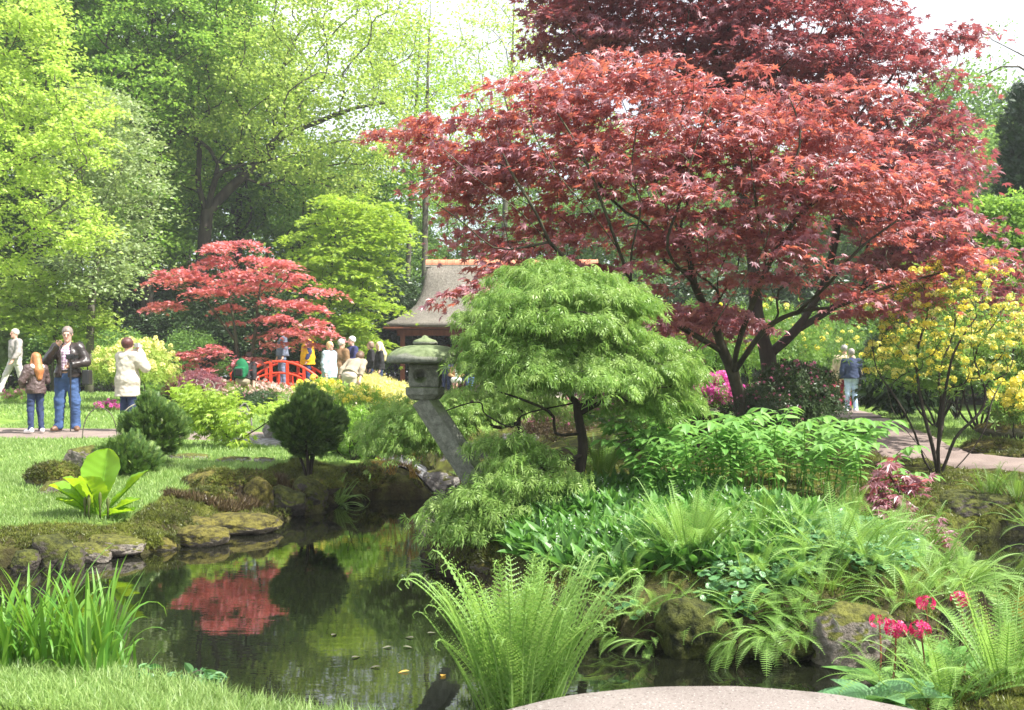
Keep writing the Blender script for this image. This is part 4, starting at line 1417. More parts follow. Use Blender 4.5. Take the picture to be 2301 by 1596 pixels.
    solid('pouch', [('b', (0, 0, .1), (.06, .15, .13), None, .03)], blk, b, .016)
    q = Geo(); q.tube(spline([(0, .08, .2), (.06, .05, .5), (.10, .0, .63), (.06, -.06, .5), (0, -.08, .2)], 12), .012, 5); q.make('strap', cloth('tan_strap', (.45, .36, .24)), b, rel=False)
    p = gp(2226, 24); person('grey-coated visitor half hidden behind the yellow azaleas', p, 180, 1.62, cloth('silver_grey_coat', (.42, .42, .42)), blk, dark_shoe, ('brown_hair', (.12, .07, .045)), 'bob', hem=.74, girth=1.1)


make_people()
# ------------------------------------------------------------------ the trees that make the picture
def limb(sk, pts, start=None, r=None):
    return sk.poly([at(*p) for p in pts], start, r=r)


def make_red_maples():
    # front tree: sunlit red Japanese maple, many leaning limbs from one low base
    sk = Skel(); sk.step = .16
    b = at(1662, 1000, 12); b[2] = gz(b[0], b[1]) - .05
    t0 = sk.poly([b, at(1665, 930, 12), at(1650, 850, 11.9), at(1625, 790, 11.8)], r=(.17, .12))
    A = limb(sk, [(1600, 720, 11.6), (1560, 640, 11.3), (1545, 560, 11), (1500, 470, 10.7), (1470, 400, 10.5)], t0[-1], (.095, .03))
    n1 = sk.near(at(1650, 850, 11.9))
    B = limb(sk, [(1660, 770, 11.4), (1700, 660, 10.9), (1745, 560, 10.5), (1800, 480, 10.2), (1880, 420, 10)], n1, (.085, .025))
    limb(sk, [(1720, 560, 10.6), (1700, 470, 10.4), (1690, 380, 10.3)], sk.near(at(1720, 620, 10.7)), (.05, .018))
    Cc = limb(sk, [(1540, 740, 11.4), (1470, 690, 11), (1420, 640, 10.7), (1390, 560, 10.3), (1350, 450, 10), (1310, 350, 9.9), (1250, 250, 9.9)], t0[-1], (.075, .02))
    limb(sk, [(1420, 560, 10.2), (1440, 470, 10), (1420, 380, 9.9), (1430, 290, 9.9)], sk.near(at(1420, 640, 10.7)), (.045, .015))
    D = limb(sk, [(1310, 610, 10.3), (1230, 540, 10), (1160, 470, 9.8), (1080, 410, 9.7), (990, 330, 9.7)], sk.near(at(1470, 690, 11)), (.05, .014))
    limb(sk, [(1200, 470, 9.8), (1150, 390, 9.8), (1120, 320, 9.9)], sk.near(at(1230, 540, 10)), (.026, .012))
    E = limb(sk, [(1720, 740, 11.5), (1800, 700, 11.2), (1880, 690, 11), (1980, 650, 10.9), (2090, 620, 10.9)], sk.near(at(1650, 850, 11.9)), (.06, .016))
    limb(sk, [(1860, 640, 10.8), (1930, 560, 10.6), (2010, 500, 10.5)], sk.near(at(1800, 700, 11.2)), (.035, .013))
    limb(sk, [(1580, 900, 11.0), (1545, 830, 10.6), (1600, 740, 10.3), (1650, 660, 10.1), (1715, 560, 9.9), (1740, 470, 9.8)], sk.near(at(1665, 940, 12)), (.06, .02))
    limb(sk, [(1500, 560, 10.2), (1530, 450, 10), (1560, 340, 9.9), (1600, 230, 9.9)], sk.near(at(1560, 640, 11.3)), (.045, .012))
    limb(sk, [(1330, 480, 9.9), (1260, 400, 9.8), (1200, 300, 9.8), (1190, 220, 9.9)], sk.near(at(1390, 560, 10.3)), (.035, .010))
    limb(sk, [(1120, 560, 9.9), (1040, 500, 9.8), (970, 450, 9.8)], sk.near(at(1230, 540, 10)), (.024, .008))
    limb(sk, [(1780, 400, 10), (1800, 300, 9.9), (1770, 210, 10)], sk.near(at(1800, 480, 10.2)), (.03, .010))
    poly = [(850, 312), (930, 262), (1010, 256), (1100, 285), (1125, 195), (1150, 155), (1250, 105), (1330, 100), (1400, 145), (1480, 185), (1560, 165), (1650, 175),
            (1760, 165), (1860, 195), (1960, 265), (2050, 335), (2100, 420), (2080, 510), (2140, 500), (2175, 570), (2160, 625), (2060, 640), (1980, 665), (1900, 690),
            (1750, 660), (1640, 640), (1560, 600), (1480, 640), (1400, 610), (1300, 600), (1200, 590), (1150, 580), (1080, 550), (1040, 520), (930, 490), (940, 415), (1010, 385), (960, 345)]
    tg = crown_from_outline(poly, 10.9, 1.15, .255, 340, seed=3, flat=.42)
    tpy = HZ - (tg[:, 2] - H) / tg[:, 1] * F
    tg = tg[(tpy < 430) | (np.random.default_rng(5).random(len(tg)) < .66)]
    ex = np.array([at(x, y, Y) for x, y, Y in ((1040, 655, 9.8), (1090, 635, 9.9), (1120, 600, 10), (1150, 560, 10.2), (1490, 700, 10.9), (1560, 720, 11),
                                               (1640, 700, 10.8), (1520, 690, 10.6), (1600, 690, 10.9), (1920, 700, 10.9), (2000, 690, 10.9), (2080, 670, 10.9))])
    tg = np.vstack([tg, ex])
    tree('red_maple', 'big spreading red maple with sunlit orange-red leaves over the fern bed', 'tree', sk, .0042, tg, PALM, M['leaf_red'], 72, (.165, .165, .026), .080, M['bark_maple'],
         rmax=.12, p=2.2, k=.38, lo=1.0, base=np.array([sk.P[0][0], 12.0, 1]), droop=.35, outw=.8, jit=.42, seed=4)
    # rear tree: larger and darker, standing in shade behind
    sk = Skel(); sk.step = .22
    Y = 14.2
    b = at(1730, 990, Y); b[2] = gz(b[0], b[1]) - .05
    t0 = sk.poly([b, at(1735, 880, Y), at(1725, 800, Y)], r=(.2, .15))
    limb(sk, [(1700, 700, Y), (1690, 560, Y), (1660, 400, Y - .2), (1640, 230, Y - .3), (1600, 100, Y - .3), (1560, -40, Y)], t0[-1], (.11, .03))
    limb(sk, [(1790, 740, Y), (1850, 640, Y), (1880, 520, Y), (1890, 380, Y), (1930, 260, Y), (2000, 180, Y)], t0[-1], (.10, .025))
    limb(sk, [(1860, 700, Y), (1980, 620, Y), (2080, 590, Y - .2), (2200, 620, Y - .2)], sk.near(at(1790, 740, Y)), (.06, .02))
    limb(sk, [(1560, 340, Y - .3), (1440, 220, Y - .3), (1330, 120, Y - .3), (1260, 40, Y - .3)], sk.near(at(1660, 400, Y)), (.05, .015))
    limb(sk, [(1740, 300, Y), (1800, 180, Y), (1850, 60, Y)], sk.near(at(1680, 480, Y)), (.05, .015))
    poly = [(1200, -160), (1192, 60), (1285, 140), (1450, 190), (1600, 240), (1800, 260), (1950, 290), (2060, 400), (2130, 430), (2150, 330), (2120, 250), (2060, 205), (1985, 165), (2060, 130), (2150, 150),
            (2110, 105), (1960, 75), (1905, 30), (1960, 10), (2040, 42), (2030, 10), (1900, -60), (1800, -160)]
    tg = crown_from_outline(poly, Y, 1.6, .33, 330, seed=7, flat=.45)
    poly2 = [(2000, 300), (2090, 380), (2140, 470), (2190, 560), (2290, 640), (2300, 690), (2180, 680), (2050, 640), (1950, 560), (1880, 420)]
    tg2 = crown_from_outline(poly2, Y - .5, 1.0, .28, 80, seed=8, flat=.6)
    poly3 = [(1480, 700), (1600, 690), (1700, 720), (1650, 750), (1500, 730)]
    tg3 = crown_from_outline(poly3, Y - 1, .6, .25, 14, seed=9, flat=.6)
    tree('purple_maple', 'tall dark purple-red maple rising behind the sunlit red maple', 'tree', sk, .006, np.vstack([tg, tg2, tg3]), PALM, M['leaf_purple'], 84, (.22, .22, .035), .092, M['bark_dark'],
         rmax=.15, p=2.2, k=.36, lo=1.6, droop=.3, outw=.7, jit=.45, seed=5)
    # low red maple sprig over the moss bank at the right of the fern bed
    sk = Skel(); sk.step = .06
    b = at(2040, 1200, 7.6); b[2] = gz(b[0], b[1]) - .02
    sk.poly([b, at(2030, 1130, 7.6), at(2000, 1070, 7.5)], r=(.012, .006))
    tg = np.array([at(x, y, Yq) for x, y, Yq in ((1985, 1050, 7.5), (2010, 1042, 7.6), (1970, 1080, 7.4), (2010, 1085, 7.5), (2040, 1060, 7.6), (1990, 1110, 7.4), (2030, 1120, 7.5), (2050, 1095, 7.6), (2020, 1150, 7.4), (2060, 1175, 7.3), (2085, 1165, 7.3), (2100, 1200, 7.2), (2120, 1215, 7.1), (1965, 1120, 7.4))])
    tree('young_red_maple', 'small red maple sapling at the right end of the fern bed', 'sapling', sk, .003, tg, PALM, M['leaf_purple'], 15, (.06, .06, .03), .085, M['bark_dark'], p=2.0, k=.3, lo=.02, droop=.5, outw=.8, jit=.3, seed=6, flare=1)


def make_laceleaf(name, label, base, limbs, domes, n, size, spread, seed, r0, tip=.004, bushy=.16):
    sk = Skel(); sk.step = .08
    b = at(*base); b[2] = gz(b[0], b[1]) - .04
    first = sk.poly([b] + [at(*p) for p in limbs[0]], r=(r0, r0 * .62))
    for j, Lm in enumerate(limbs[1:]):
        s = sk.near(at(*Lm[0]))
        sk.poly([at(*p) for p in Lm[1:]], s, r=(r0 * .46, r0 * .12))
    g = np.random.default_rng(seed)
    T = []
    for (px, py, Y, rx, ry, rd, cnt) in domes:          # cascading domes: leaf clusters sit on the upper shell of an ellipsoid
        c = at(px, py, Y)
        a, bb = rx / F * Y, ry / F * Y
        d = nrm(g.normal(size=(cnt * 6, 3)))
        d = d[d[:, 2] > -.12]
        q = c + d * [a, rd, bb] * g.uniform(.62, 1.10, (len(d), 1)) * (1 + .12 * vnoise(d * 1.0, 2.3, seed)[:, None])
        T.append(poisson(q, bushy, cnt))
    T = np.vstack(T)
    tx, ty = CX + T[:, 0] / T[:, 1] * F, HZ - (T[:, 2] - H) / T[:, 1] * F
    post = 955 + (ty - 902) * .66                     # the lantern post stays clear of leaves
    T = T[~((np.abs(tx - post) < 58) & (ty > 850) & (ty < 1072) & (T[:, 1] < 8.6))]
    root = thing(name, label, 'tree', sk.P[0])
    sk.attach(T, k=.3, lo=.25, rise=.1)
    r = sk.radii(tip, 2.3, r0 * .6)
    gg = Geo(); sk.geo(gg, r, flare=1.3); gg.make('trunk', M['bark_dark'], root, smooth=True)
    pos, d, nn = leaf_cloud(T, n, spread, base=T.mean(0) - [0, 0, .3], droop=.75, outw=.9, jit=.35, seed=seed)
    d[:, 2] -= .25
    gg = Geo(); gg.leaves(LACE, pos, d, nn, size * g.uniform(.65, 1.25, len(pos)))
    gg.make('crown', M['leaf_lace'], root)
    return root


def make_small_maples():
    make_laceleaf('laceleaf_maple', 'domed green laceleaf maple weeping over the leaning stone lantern', (1290, 1128, 8.2),
                  [[(1302, 1060, 8.2), (1310, 1000, 8.2), (1300, 940, 8.2), (1295, 905, 8.2)],
                   [(1295, 910, 8.2), (1260, 860, 8.2), (1255, 800, 8.1), (1230, 730, 8.1), (1200, 680, 8.1)],
                   [(1296, 915, 8.2), (1335, 890, 8.1), (1340, 820, 8.1), (1370, 740, 8.1), (1390, 690, 8.2)],
                   [(1300, 935, 8.2), (1370, 890, 8.3), (1430, 830, 8.4), (1480, 780, 8.5)],
                   [(1303, 985, 8.2), (1250, 975, 8.0), (1240, 930, 7.9), (1180, 900, 7.8), (1120, 880, 7.8)],
                   [(1308, 1030, 8.2), (1240, 1050, 7.9), (1180, 1060, 7.7), (1100, 1090, 7.6)],
                   [(1290, 900, 8.2), (1180, 930, 8.1), (1150, 960, 8.1), (1090, 930, 8.3), (1080, 905, 8.4), (1040, 910, 8.6), (960, 940, 8.9)]],
                  [(1245, 715, 8.2, 178, 118, .75, 110), (1165, 805, 8.05, 118, 100, .55, 66), (1390, 835, 8.2, 160, 95, .65, 95), (1480, 900, 8.3, 66, 80, .4, 28), (1250, 840, 7.8, 165, 50, .45, 26),
                   (1098, 1128, 7.6, 82, 66, .35, 36), (1165, 1060, 7.7, 105, 85, .35, 50), (1055, 1175, 7.45, 58, 48, .25, 20), (1010, 1150, 7.6, 48, 30, .25, 12), (1400, 690, 8.4, 55, 60, .4, 22)],
                  50, .088, (.085, .085, .032), 21, .050)
    make_laceleaf('laceleaf_maple', 'low wide green laceleaf maple spreading behind the leaning stone lantern', (1160, 985, 10.6),
                  [[(1165, 950, 10.6), (1180, 915, 10.6), (1210, 890, 10.5)], [(1165, 955, 10.6), (1110, 960, 10.5), (1085, 920, 10.4), (1070, 900, 10.4), (1030, 920, 10.4), (960, 950, 10.4)]],
                  [(900, 985, 10.6, 75, 75, .5, 40), (965, 955, 10.5, 85, 60, .5, 46), (1050, 925, 10.6, 90, 45, .5, 36), (1130, 900, 10.8, 90, 40, .5, 32), (860, 975, 10.8, 45, 40, .4, 16)],
                  70, .085, (.10, .10, .06), 22, .05, bushy=.19)
    # scarlet layered maple in front of the bridge
    Y = 25.5
    sk = Skel(); sk.step = .3
    b = at(538, 905, Y); b[2] = gz(b[0], b[1]) - .05
    t0 = sk.poly([b, at(536, 840, Y), at(530, 760, Y), at(520, 690, Y)], r=(.10, .06))
    limb(sk, [(560, 820, Y), (575, 740, Y), (580, 670, Y), (590, 610, Y), (560, 560, Y)], sk.near(at(537, 870, Y)), (.06, .02))
    limb(sk, [(480, 700, Y), (440, 650, Y), (400, 620, Y)], sk.near(at(530, 760, Y)), (.04, .015))
    limb(sk, [(620, 740, Y), (680, 700, Y), (730, 700, Y)], sk.near(at(575, 740, Y)), (.04, .015))
    g = np.random.default_rng(12)
    tg = []
    for x0, x1, y0, y1, n in ((465, 590, 540, 552, 9), (440, 660, 572, 590, 17), (345, 470, 604, 622, 14), (490, 700, 606, 622, 14), (340, 415, 676, 686, 6), (440, 500, 640, 652, 6), (510, 745, 632, 646, 15), (490, 715, 672, 684, 14),
                              (500, 720, 706, 718, 11), (575, 765, 732, 744, 11), (410, 535, 774, 788, 9), (600, 715, 760, 770, 4), (535, 610, 798, 808, 4), (425, 470, 806, 818, 3)):
        for _ in range(n):
            x = g.uniform(x0, x1)
            y = g.uniform(y0, y1) + 12 * ((x - (x0 + x1) / 2) / (x1 - x0) * 2) ** 2
            tg.append(at(x, y, Y + g.uniform(-.9, .9) * (1 - .5 * abs(x - 545) / 220)))
    tree('scarlet_maple', 'bright scarlet layered maple in front of the red bridge', 'tree', sk, .006, np.array(tg), PALM5, M['leaf_scarlet'], 62, (.17, .17, .020), .095, M['bark_maple'], p=2.1, k=.35, lo=.6,
         droop=.08, outw=.8, jit=.35, seed=13)
    # burgundy low maple left of it
    Y = 24
    sk = Skel(); sk.step = .15
    b = at(440, 872, Y); b[2] = gz(b[0], b[1]) - .03
    sk.poly([b, b + [0, 0, .22]], r=(.03, .02))
    tg = ell_targets(at(438, 862, Y), (.52, .5, .26), .13, 60, seed=4, low=-.3)
    tree('burgundy_maple', 'low mound of burgundy cut-leaved maple on the back lawn', 'shrub', sk, .004, tg, LACE, M['leaf_purple'], 70, (.10, .10, .05), .10, M['bark_dark'], lo=.05, droop=.5, seed=14)
    # lime weeping maple on the lawn
    Y = 14.6
    sk = Skel(); sk.step = .09
    b = at(520, 1012, Y); b[2] = gz(b[0], b[1]) - .03
    t0 = sk.poly([b, at(510, 980, Y), at(480, 940, Y), at(460, 900, Y)], r=(.022, .010))
    limb(sk, [(560, 975, Y), (600, 950, Y), (630, 925, Y)], t0[1], (.014, .005))
    g = np.random.default_rng(9)
    tg = []
    for px, py, rx, ry, n in ((455, 890, 55, 26, 26), (470, 925, 70, 28, 34), (430, 935, 40, 22, 14), (500, 955, 42, 26, 18), (530, 985, 26, 24, 10), (610, 915, 40, 18, 16), (640, 935, 22, 14, 5), (420, 870, 20, 12, 4), (505, 900, 30, 16, 8)):
        for _ in range(n):
            tg.append(at(px + g.normal() * rx * .5, py + g.normal() * ry * .5, Y + g.normal() * .28))
    tree('lime_maple', 'small weeping maple with bright lime leaves at the edge of the cobbled path', 'tree', sk, .0025, np.array(tg), PALM, M['leaf_acid'], 13, (.10, .10, .03), .085, M['bark_maple'], lo=.1, droop=.55, outw=.8, jit=.4, seed=15, p=2.0)
    # acid-green layered maple before the wood
    Y = 33
    sk = Skel(); sk.step = .4
    b = at(748, 868, Y); b[2] = gz(b[0], b[1]) - .05
    t0 = sk.poly([b, at(746, 790, Y), at(742, 700, Y), at(745, 600, Y), at(760, 480, Y)], r=(.11, .03))
    poly = [(650, 510), (720, 440), (800, 420), (890, 470), (905, 520), (900, 570), (820, 610), (860, 660), (875, 690), (855, 720), (800, 735), (870, 770), (855, 790), (790, 800), (700, 745), (690, 640), (640, 590)]
    tg = crown_from_outline(poly, Y, 1.5, .50, 120, seed=31, flat=.38)
    tree('green_maple', 'acid-green layered maple standing between the red bridge and the pavilion', 'tree', sk, .008, tg, PALM5, M['leaf_acid'], 110, (.36, .36, .035), .13, M['bark_dark'], k=.35, lo=1.0, droop=.08, outw=.7, jit=.35, seed=32)
    # yellow-green layered small maples at the left edge of the lawn
    Y = 29
    sk = Skel(); sk.step = .3
    b = at(120, 880, Y); b[2] = gz(b[0], b[1]) - .05
    sk.poly([b, at(118, 800, Y), at(128, 720, Y), at(130, 650, Y)], r=(.06, .02))
    poly = [(-20, 640), (60, 610), (130, 600), (190, 650), (235, 690), (240, 720), (190, 760), (170, 770), (120, 755), (75, 745), (40, 720), (-20, 700)]
    tg = crown_from_outline(poly, Y, 1.2, .30, 95, seed=33, flat=.45)
    tree('golden_maple', 'yellow-green layered maple behind the man in the leather jacket', 'tree', sk, .006, tg, PALM5, M['leaf_yellowgreen'], 70, (.24, .24, .03), .11, M['bark_maple'], k=.35, lo=.5, droop=.1, outw=.7, jit=.35, seed=34)


def make_big_trees():
    # forked oak
    Y = 40
    sk = Skel(); sk.step = .6
    b = at(440, 830, Y); b[2] = gz(b[0], b[1]) - .1
    t0 = sk.poly([b, at(442, 740, Y), at(448, 640, Y), at(458, 550, Y), at(465, 480, Y)], r=(.46, .30))
    limb(sk, [(445, 410, Y - .3), (448, 340, Y - .6), (430, 240, Y), (440, 120, Y)], t0[-1], (.24, .06))
    limb(sk, [(485, 400, Y - .5), (520, 378, Y - 1)], t0[-1], (.16, .13))
    limb(sk, [(488, 360, Y - .5), (455, 320, Y - 1), (400, 290, Y - 1), (350, 300, Y - 1)], sk.near(at(485, 400, Y)), (.13, .04))
    limb(sk, [(510, 430, Y + .3), (560, 385, Y + .6), (590, 355, Y + .8), (630, 310, Y + 1), (700, 280, Y + 1), (790, 245, Y + 1), (880, 230, Y)], t0[-1], (.25, .06))
    limb(sk, [(620, 240, Y + 1), (640, 140, Y + 1), (680, 60, Y + 1)], sk.near(at(620, 320, Y + .8)), (.12, .04))
    limb(sk, [(560, 280, Y), (520, 180, Y), (560, 60, Y), (600, -60, Y)], sk.near(at(590, 355, Y + .8)), (.12, .04))
    poly = [(320, 340), (360, 200), (420, 90), (520, 20), (600, -80), (760, -80), (930, -40), (950, 90), (930, 200), (915, 330), (870, 420), (760, 440), (680, 400), (620, 440), (560, 330), (480, 330), (420, 400), (350, 420)]
    tg = crown_from_outline(poly, Y, 4.2, .78, 370, seed=41, flat=.6)
    pxs = CX + tg[:, 0] / tg[:, 1] * F
    tg = tg[(pxs < 740) | (np.random.default_rng(77).random(len(tg)) < .5)]
    ppx, ppy = CX + tg[:, 0] / tg[:, 1] * F, HZ - (tg[:, 2] - H) / tg[:, 1] * F
    tg = tg[~((ppx > 405) & (ppx < 600) & (ppy > 335) & (tg[:, 1] < 40.8))]
    tree('forked_oak', 'forked old oak with fresh yellow-green leaves behind the scarlet maple', 'tree', sk, .014, tg, CARD, M['leaf_yellowgreen'], 105, (.40, .40, .15), .16, M['bark_oak'], rmax=.22, p=2.15, k=.3, lo=6, droop=.2, outw=.4, jit=.8, seed=42, flare=1.5)
    # second oak whose bough bends to the right
    Y = 46
    sk = Skel(); sk.step = .6
    b = at(640, 820, Y); b[2] = gz(b[0], b[1]) - .1
    t0 = sk.poly([b, at(645, 700, Y), at(660, 600, Y), at(690, 520, Y)], r=(.30, .20))
    limb(sk, [(740, 450, Y), (800, 420, Y), (850, 415, Y), (900, 425, Y), (950, 395, Y)], t0[-1], (.17, .04))
    limb(sk, [(700, 440, Y), (690, 340, Y), (720, 240, Y)], t0[-1], (.15, .04))
    poly = [(600, 420), (680, 330), (800, 330), (920, 330), (990, 380), (980, 450), (900, 470), (760, 520), (640, 560), (570, 520)]
    tg = crown_from_outline(poly, Y, 3.0, .75, 130, seed=43, flat=.6)
    tree('bent_oak', 'woodland oak with one bough bending right above the acid-green maple', 'tree', sk, .014, tg, CARD, M['leaf_bright'], 110, (.45, .45, .14), .16, M['bark_oak'], rmax=.2, p=2.15, k=.3, lo=5, droop=.2, outw=.4, jit=.8, seed=44)
    # golden tree leaning in from beyond the left edge
    Y = 23
    sk = Skel(); sk.step = .4
    b = at(-260, 900, Y); b[2] = gz(b[0], b[1]) - .1
    t0 = sk.poly([b, at(-250, 600, Y), at(-220, 350, Y), at(-200, 100, Y)], r=(.20, .08))
    for pts in ([(-120, 420, Y), (20, 380, Y), (120, 330, Y)], [(-120, 620, Y), (0, 560, Y), (110, 480, Y)], [(-100, 200, Y), (10, 120, Y), (110, 150, Y)]):
        limb(sk, pts, sk.near(at(-230, pts[0][1] + 120, Y)), (.07, .02))
    poly = [(-160, -80), (75, -80), (120, 40), (150, 120), (235, 220), (255, 310), (175, 400), (240, 520), (150, 560), (90, 530), (30, 600), (-160, 560)]
    tg = crown_from_outline(poly, Y, 1.6, .38, 270, seed=45, flat=.55)
    tree('golden_tree', 'yellow-green tree leaning in from the left edge of the lawn', 'tree', sk, .008, tg, LEAF, M['leaf_yellowgreen'], 95, (.20, .20, .075), .11, M['bark_grey'], p=2.15, k=.3, lo=1.5, droop=.2, outw=.5, jit=.7, seed=46)
    # grey-green whitebeam
    Y = 29
    sk = Skel(); sk.step = .4
    b = at(200, 860, Y); b[2] = gz(b[0], b[1]) - .1
    t0 = sk.poly([b, at(205, 700, Y), at(220, 560, Y), at(230, 420, Y), at(240, 280, Y)], r=(.16, .05))
    poly = [(160, 260), (200, 190), (260, 190), (330, 300), (345, 420), (290, 520), (310, 600), (270, 650), (190, 660), (120, 590), (180, 480), (150, 380)]
    tg = crown_from_outline(poly, Y, 2.0, .46, 190, seed=47, flat=.6)
    tree('whitebeam', 'pale grey-green tree with light leaf undersides at the left of the wood', 'tree', sk, .008, tg, LEAF, M['leaf_pale'], 80, (.28, .28, .08), .13, M['bark_grey'], p=2.15, k=.3, lo=3, droop=.1, outw=.5, jit=.8, seed=48)
    # tall beech, bright green layers, at the upper left
    Y = 38
    sk = Skel(); sk.step = .6
    b = at(335, 830, Y); b[2] = gz(b[0], b[1]) - .1
    t0 = sk.poly([b, at(330, 600, Y), at(335, 300, Y), at(345, 60, Y), at(350, -200, Y)], r=(.34, .16))
    for pts in ([(290, 60, Y), (200, 30, Y), (120, 20, Y)], [(400, 130, Y), (480, 80, Y), (540, 60, Y)], [(280, 240, Y), (200, 210, Y)], [(400, 300, Y), (470, 260, Y)]):
        limb(sk, pts, sk.near(at(338, pts[0][1] + 60, Y)), (.10, .03))
    poly = [(90, -160), (560, -160), (560, 60), (520, 150), (440, 240), (390, 340), (385, 560), (340, 640), (290, 560), (240, 400), (180, 260), (110, 120)]
    tg = crown_from_outline(poly, Y, 3.4, .66, 420, seed=49, flat=.4)
    tree('beech', 'tall beech in bright green layers filling the upper left of the wood', 'tree', sk, .012, tg, CARD, M['leaf_bright'], 120, (.50, .50, .06), .16, M['bark_dark'], rmax=.2, p=2.15, k=.3, lo=5, droop=.1, outw=.5, jit=.55, seed=50)
    # slim tall trees with sparse pale leaves by the pavilion
    for nm, lab, px, Y, tx, poly, n, leafm, seed, nl in (
            ('slender_tree', 'slim tall tree with a straight grey trunk at the left end of the pavilion roof', 950, 44, 962, [(800, 60), (900, -60), (1000, 40), (1060, 180), (1080, 330), (1000, 420), (930, 330), (840, 220)], 110, 'leaf_acid', 51, 55),
            ('slender_tree', 'slim leaning tree with a dark trunk left of the pavilion', 905, 47, 940, [(820, 120), (930, 40), (1010, 130), (1000, 300), (940, 420), (860, 330)], 80, 'leaf_bright', 53, 55),
            ('yellow_tree', 'tall thin-leaved yellow tree against the sky above the pavilion', 1120, 50, 1150, [(1000, 60), (1080, 0), (1180, -20), (1260, 60), (1250, 200), (1200, 300), (1060, 330), (1000, 220)], 130, 'leaf_yellowgreen', 55, 55)):
        sk = Skel(); sk.step = .7
        b = at(px, 850, Y); b[2] = gz(b[0], b[1]) - .1
        sk.poly([b, at(px + (tx - px) * .3, 640, Y), at(px + (tx - px) * .6, 400, Y), at(tx, 150, Y), at(tx + 6, 0, Y)], r=(.26, .06))
        tg = crown_from_outline(poly, Y, 2.6, .8, n, seed=seed, flat=.6)
        tree(nm, lab, 'tree', sk, .012, tg, CARD, M[leafm], nl, (.5, .5, .15), .15, M['bark_grey'], rmax=.2, p=2.1, k=.3, lo=6, droop=.2, outw=.4, jit=.8, seed=seed + 1)
    # right-hand side
    for nm, lab, cat, px, Y, tx, py0, ytop, poly, n, leafm, T, sz, sp, seed, fl in (
            ('tall_tree', 'tall mid-green tree behind the right flank of the maples', 'tree', 2170, 42, 2160, 840, 200, [(2050, 330), (2090, 170), (2150, 140), (2230, 200), (2260, 320), (2290, 430), (2250, 560), (2120, 560), (2060, 470)], 170, 'leaf_mid', CARD, .17, (.6, .6, .25), 61, .6),
            ('pale_tree', 'pale sunlit tree at the right edge behind the dark conifer', 'tree', 2250, 36, 2245, 840, 300, [(2190, 330), (2240, 270), (2300, 300), (2340, 420), (2320, 560), (2230, 600), (2180, 480)], 110, 'leaf_woods', CARD, .15, (.5, .5, .22), 63, .6),
            ('green_maple', 'feathery green maple at the right edge above the yellow azaleas', 'tree', 2280, 19, 2270, 850, 470, [(2110, 520), (2160, 470), (2230, 450), (2320, 460), (2340, 620), (2260, 640), (2200, 600), (2130, 590)], 120, 'leaf_bright', PALM5, .085, (.22, .22, .05), 65, .45)):
        sk = Skel(); sk.step = .4
        b = at(px, py0, Y); b[2] = gz(b[0], b[1]) - .1
        sk.poly([b, at((px + tx) / 2, (py0 + ytop) / 2 + 60, Y), at(tx, ytop, Y)], r=(.2 * Y / 42, .05))
        tg = crown_from_outline(poly, Y, 2.2 * Y / 40, .034 * Y * .55, n, seed=seed, flat=fl)
        tree(nm, lab, cat, sk, .009, tg, T, M[leafm], 130, sp, sz, M['bark_grey'], p=2.1, k=.3, lo=2, droop=.15, outw=.5, jit=.7, seed=seed + 1)
    # dark conifer and the bare grey trunk at the right border
    Y = 21
    sk = Skel(); sk.step = .4
    b = at(2310, 880, Y); b[2] = gz(b[0], b[1]) - .1
    sk.poly([b, at(2312, 500, Y), at(2312, 190, Y)], r=(.14, .03))
    poly = [(2300, 190), (2275, 240), (2280, 290), (2262, 330), (2270, 380), (2258, 440), (2280, 500), (2340, 520), (2370, 420), (2350, 280), (2325, 200)]
    tg = crown_from_outline(poly, Y, .55, .17, 130, seed=67, flat=.8)
    tree('dark_conifer', 'narrow dark conifer cut by the right edge of the photo', 'tree', sk, .006, tg, SPRAY, M['leaf_conifer'], 60, (.13, .13, .10), .15, M['bark_dark'], k=.25, lo=1, droop=-.1, outw=.9, jit=.8, seed=68)
    Y = 17
    sk = Skel(); sk.step = .3
    b = at(2330, 900, Y); b[2] = gz(b[0], b[1]) - .1
    t0 = sk.poly([b, at(2345, 500, Y), at(2335, 160, Y), at(2310, 20, Y), at(2285, -120, Y)], r=(.20, .10))
    limb(sk, [(2270, 110, Y), (2230, 90, Y)], sk.near(at(2330, 140, Y)), (.03, .012))
    limb(sk, [(2290, 150, Y), (2250, 150, Y), (2215, 168, Y)], sk.near(at(2335, 180, Y)), (.03, .01))
    tg = np.array([at(x, y, Y) for x, y in ((2215, 70), (2240, 55), (2205, 110), (2230, 128), (2200, 160), (2220, 175), (2250, 165), (2260, 60), (2280, 80), (2265, 130))])
    tree('grey_trunk_tree', 'grey tree at the top right corner with a few thin leafy twigs', 'tree', sk, .005, tg, LEAF, M['leaf_mid'], 26, (.12, .12, .06), .06, M['bark_grey'], k=.3, lo=3, droop=.3, seed=69)


make_red_maples()
make_small_maples()
make_big_trees()
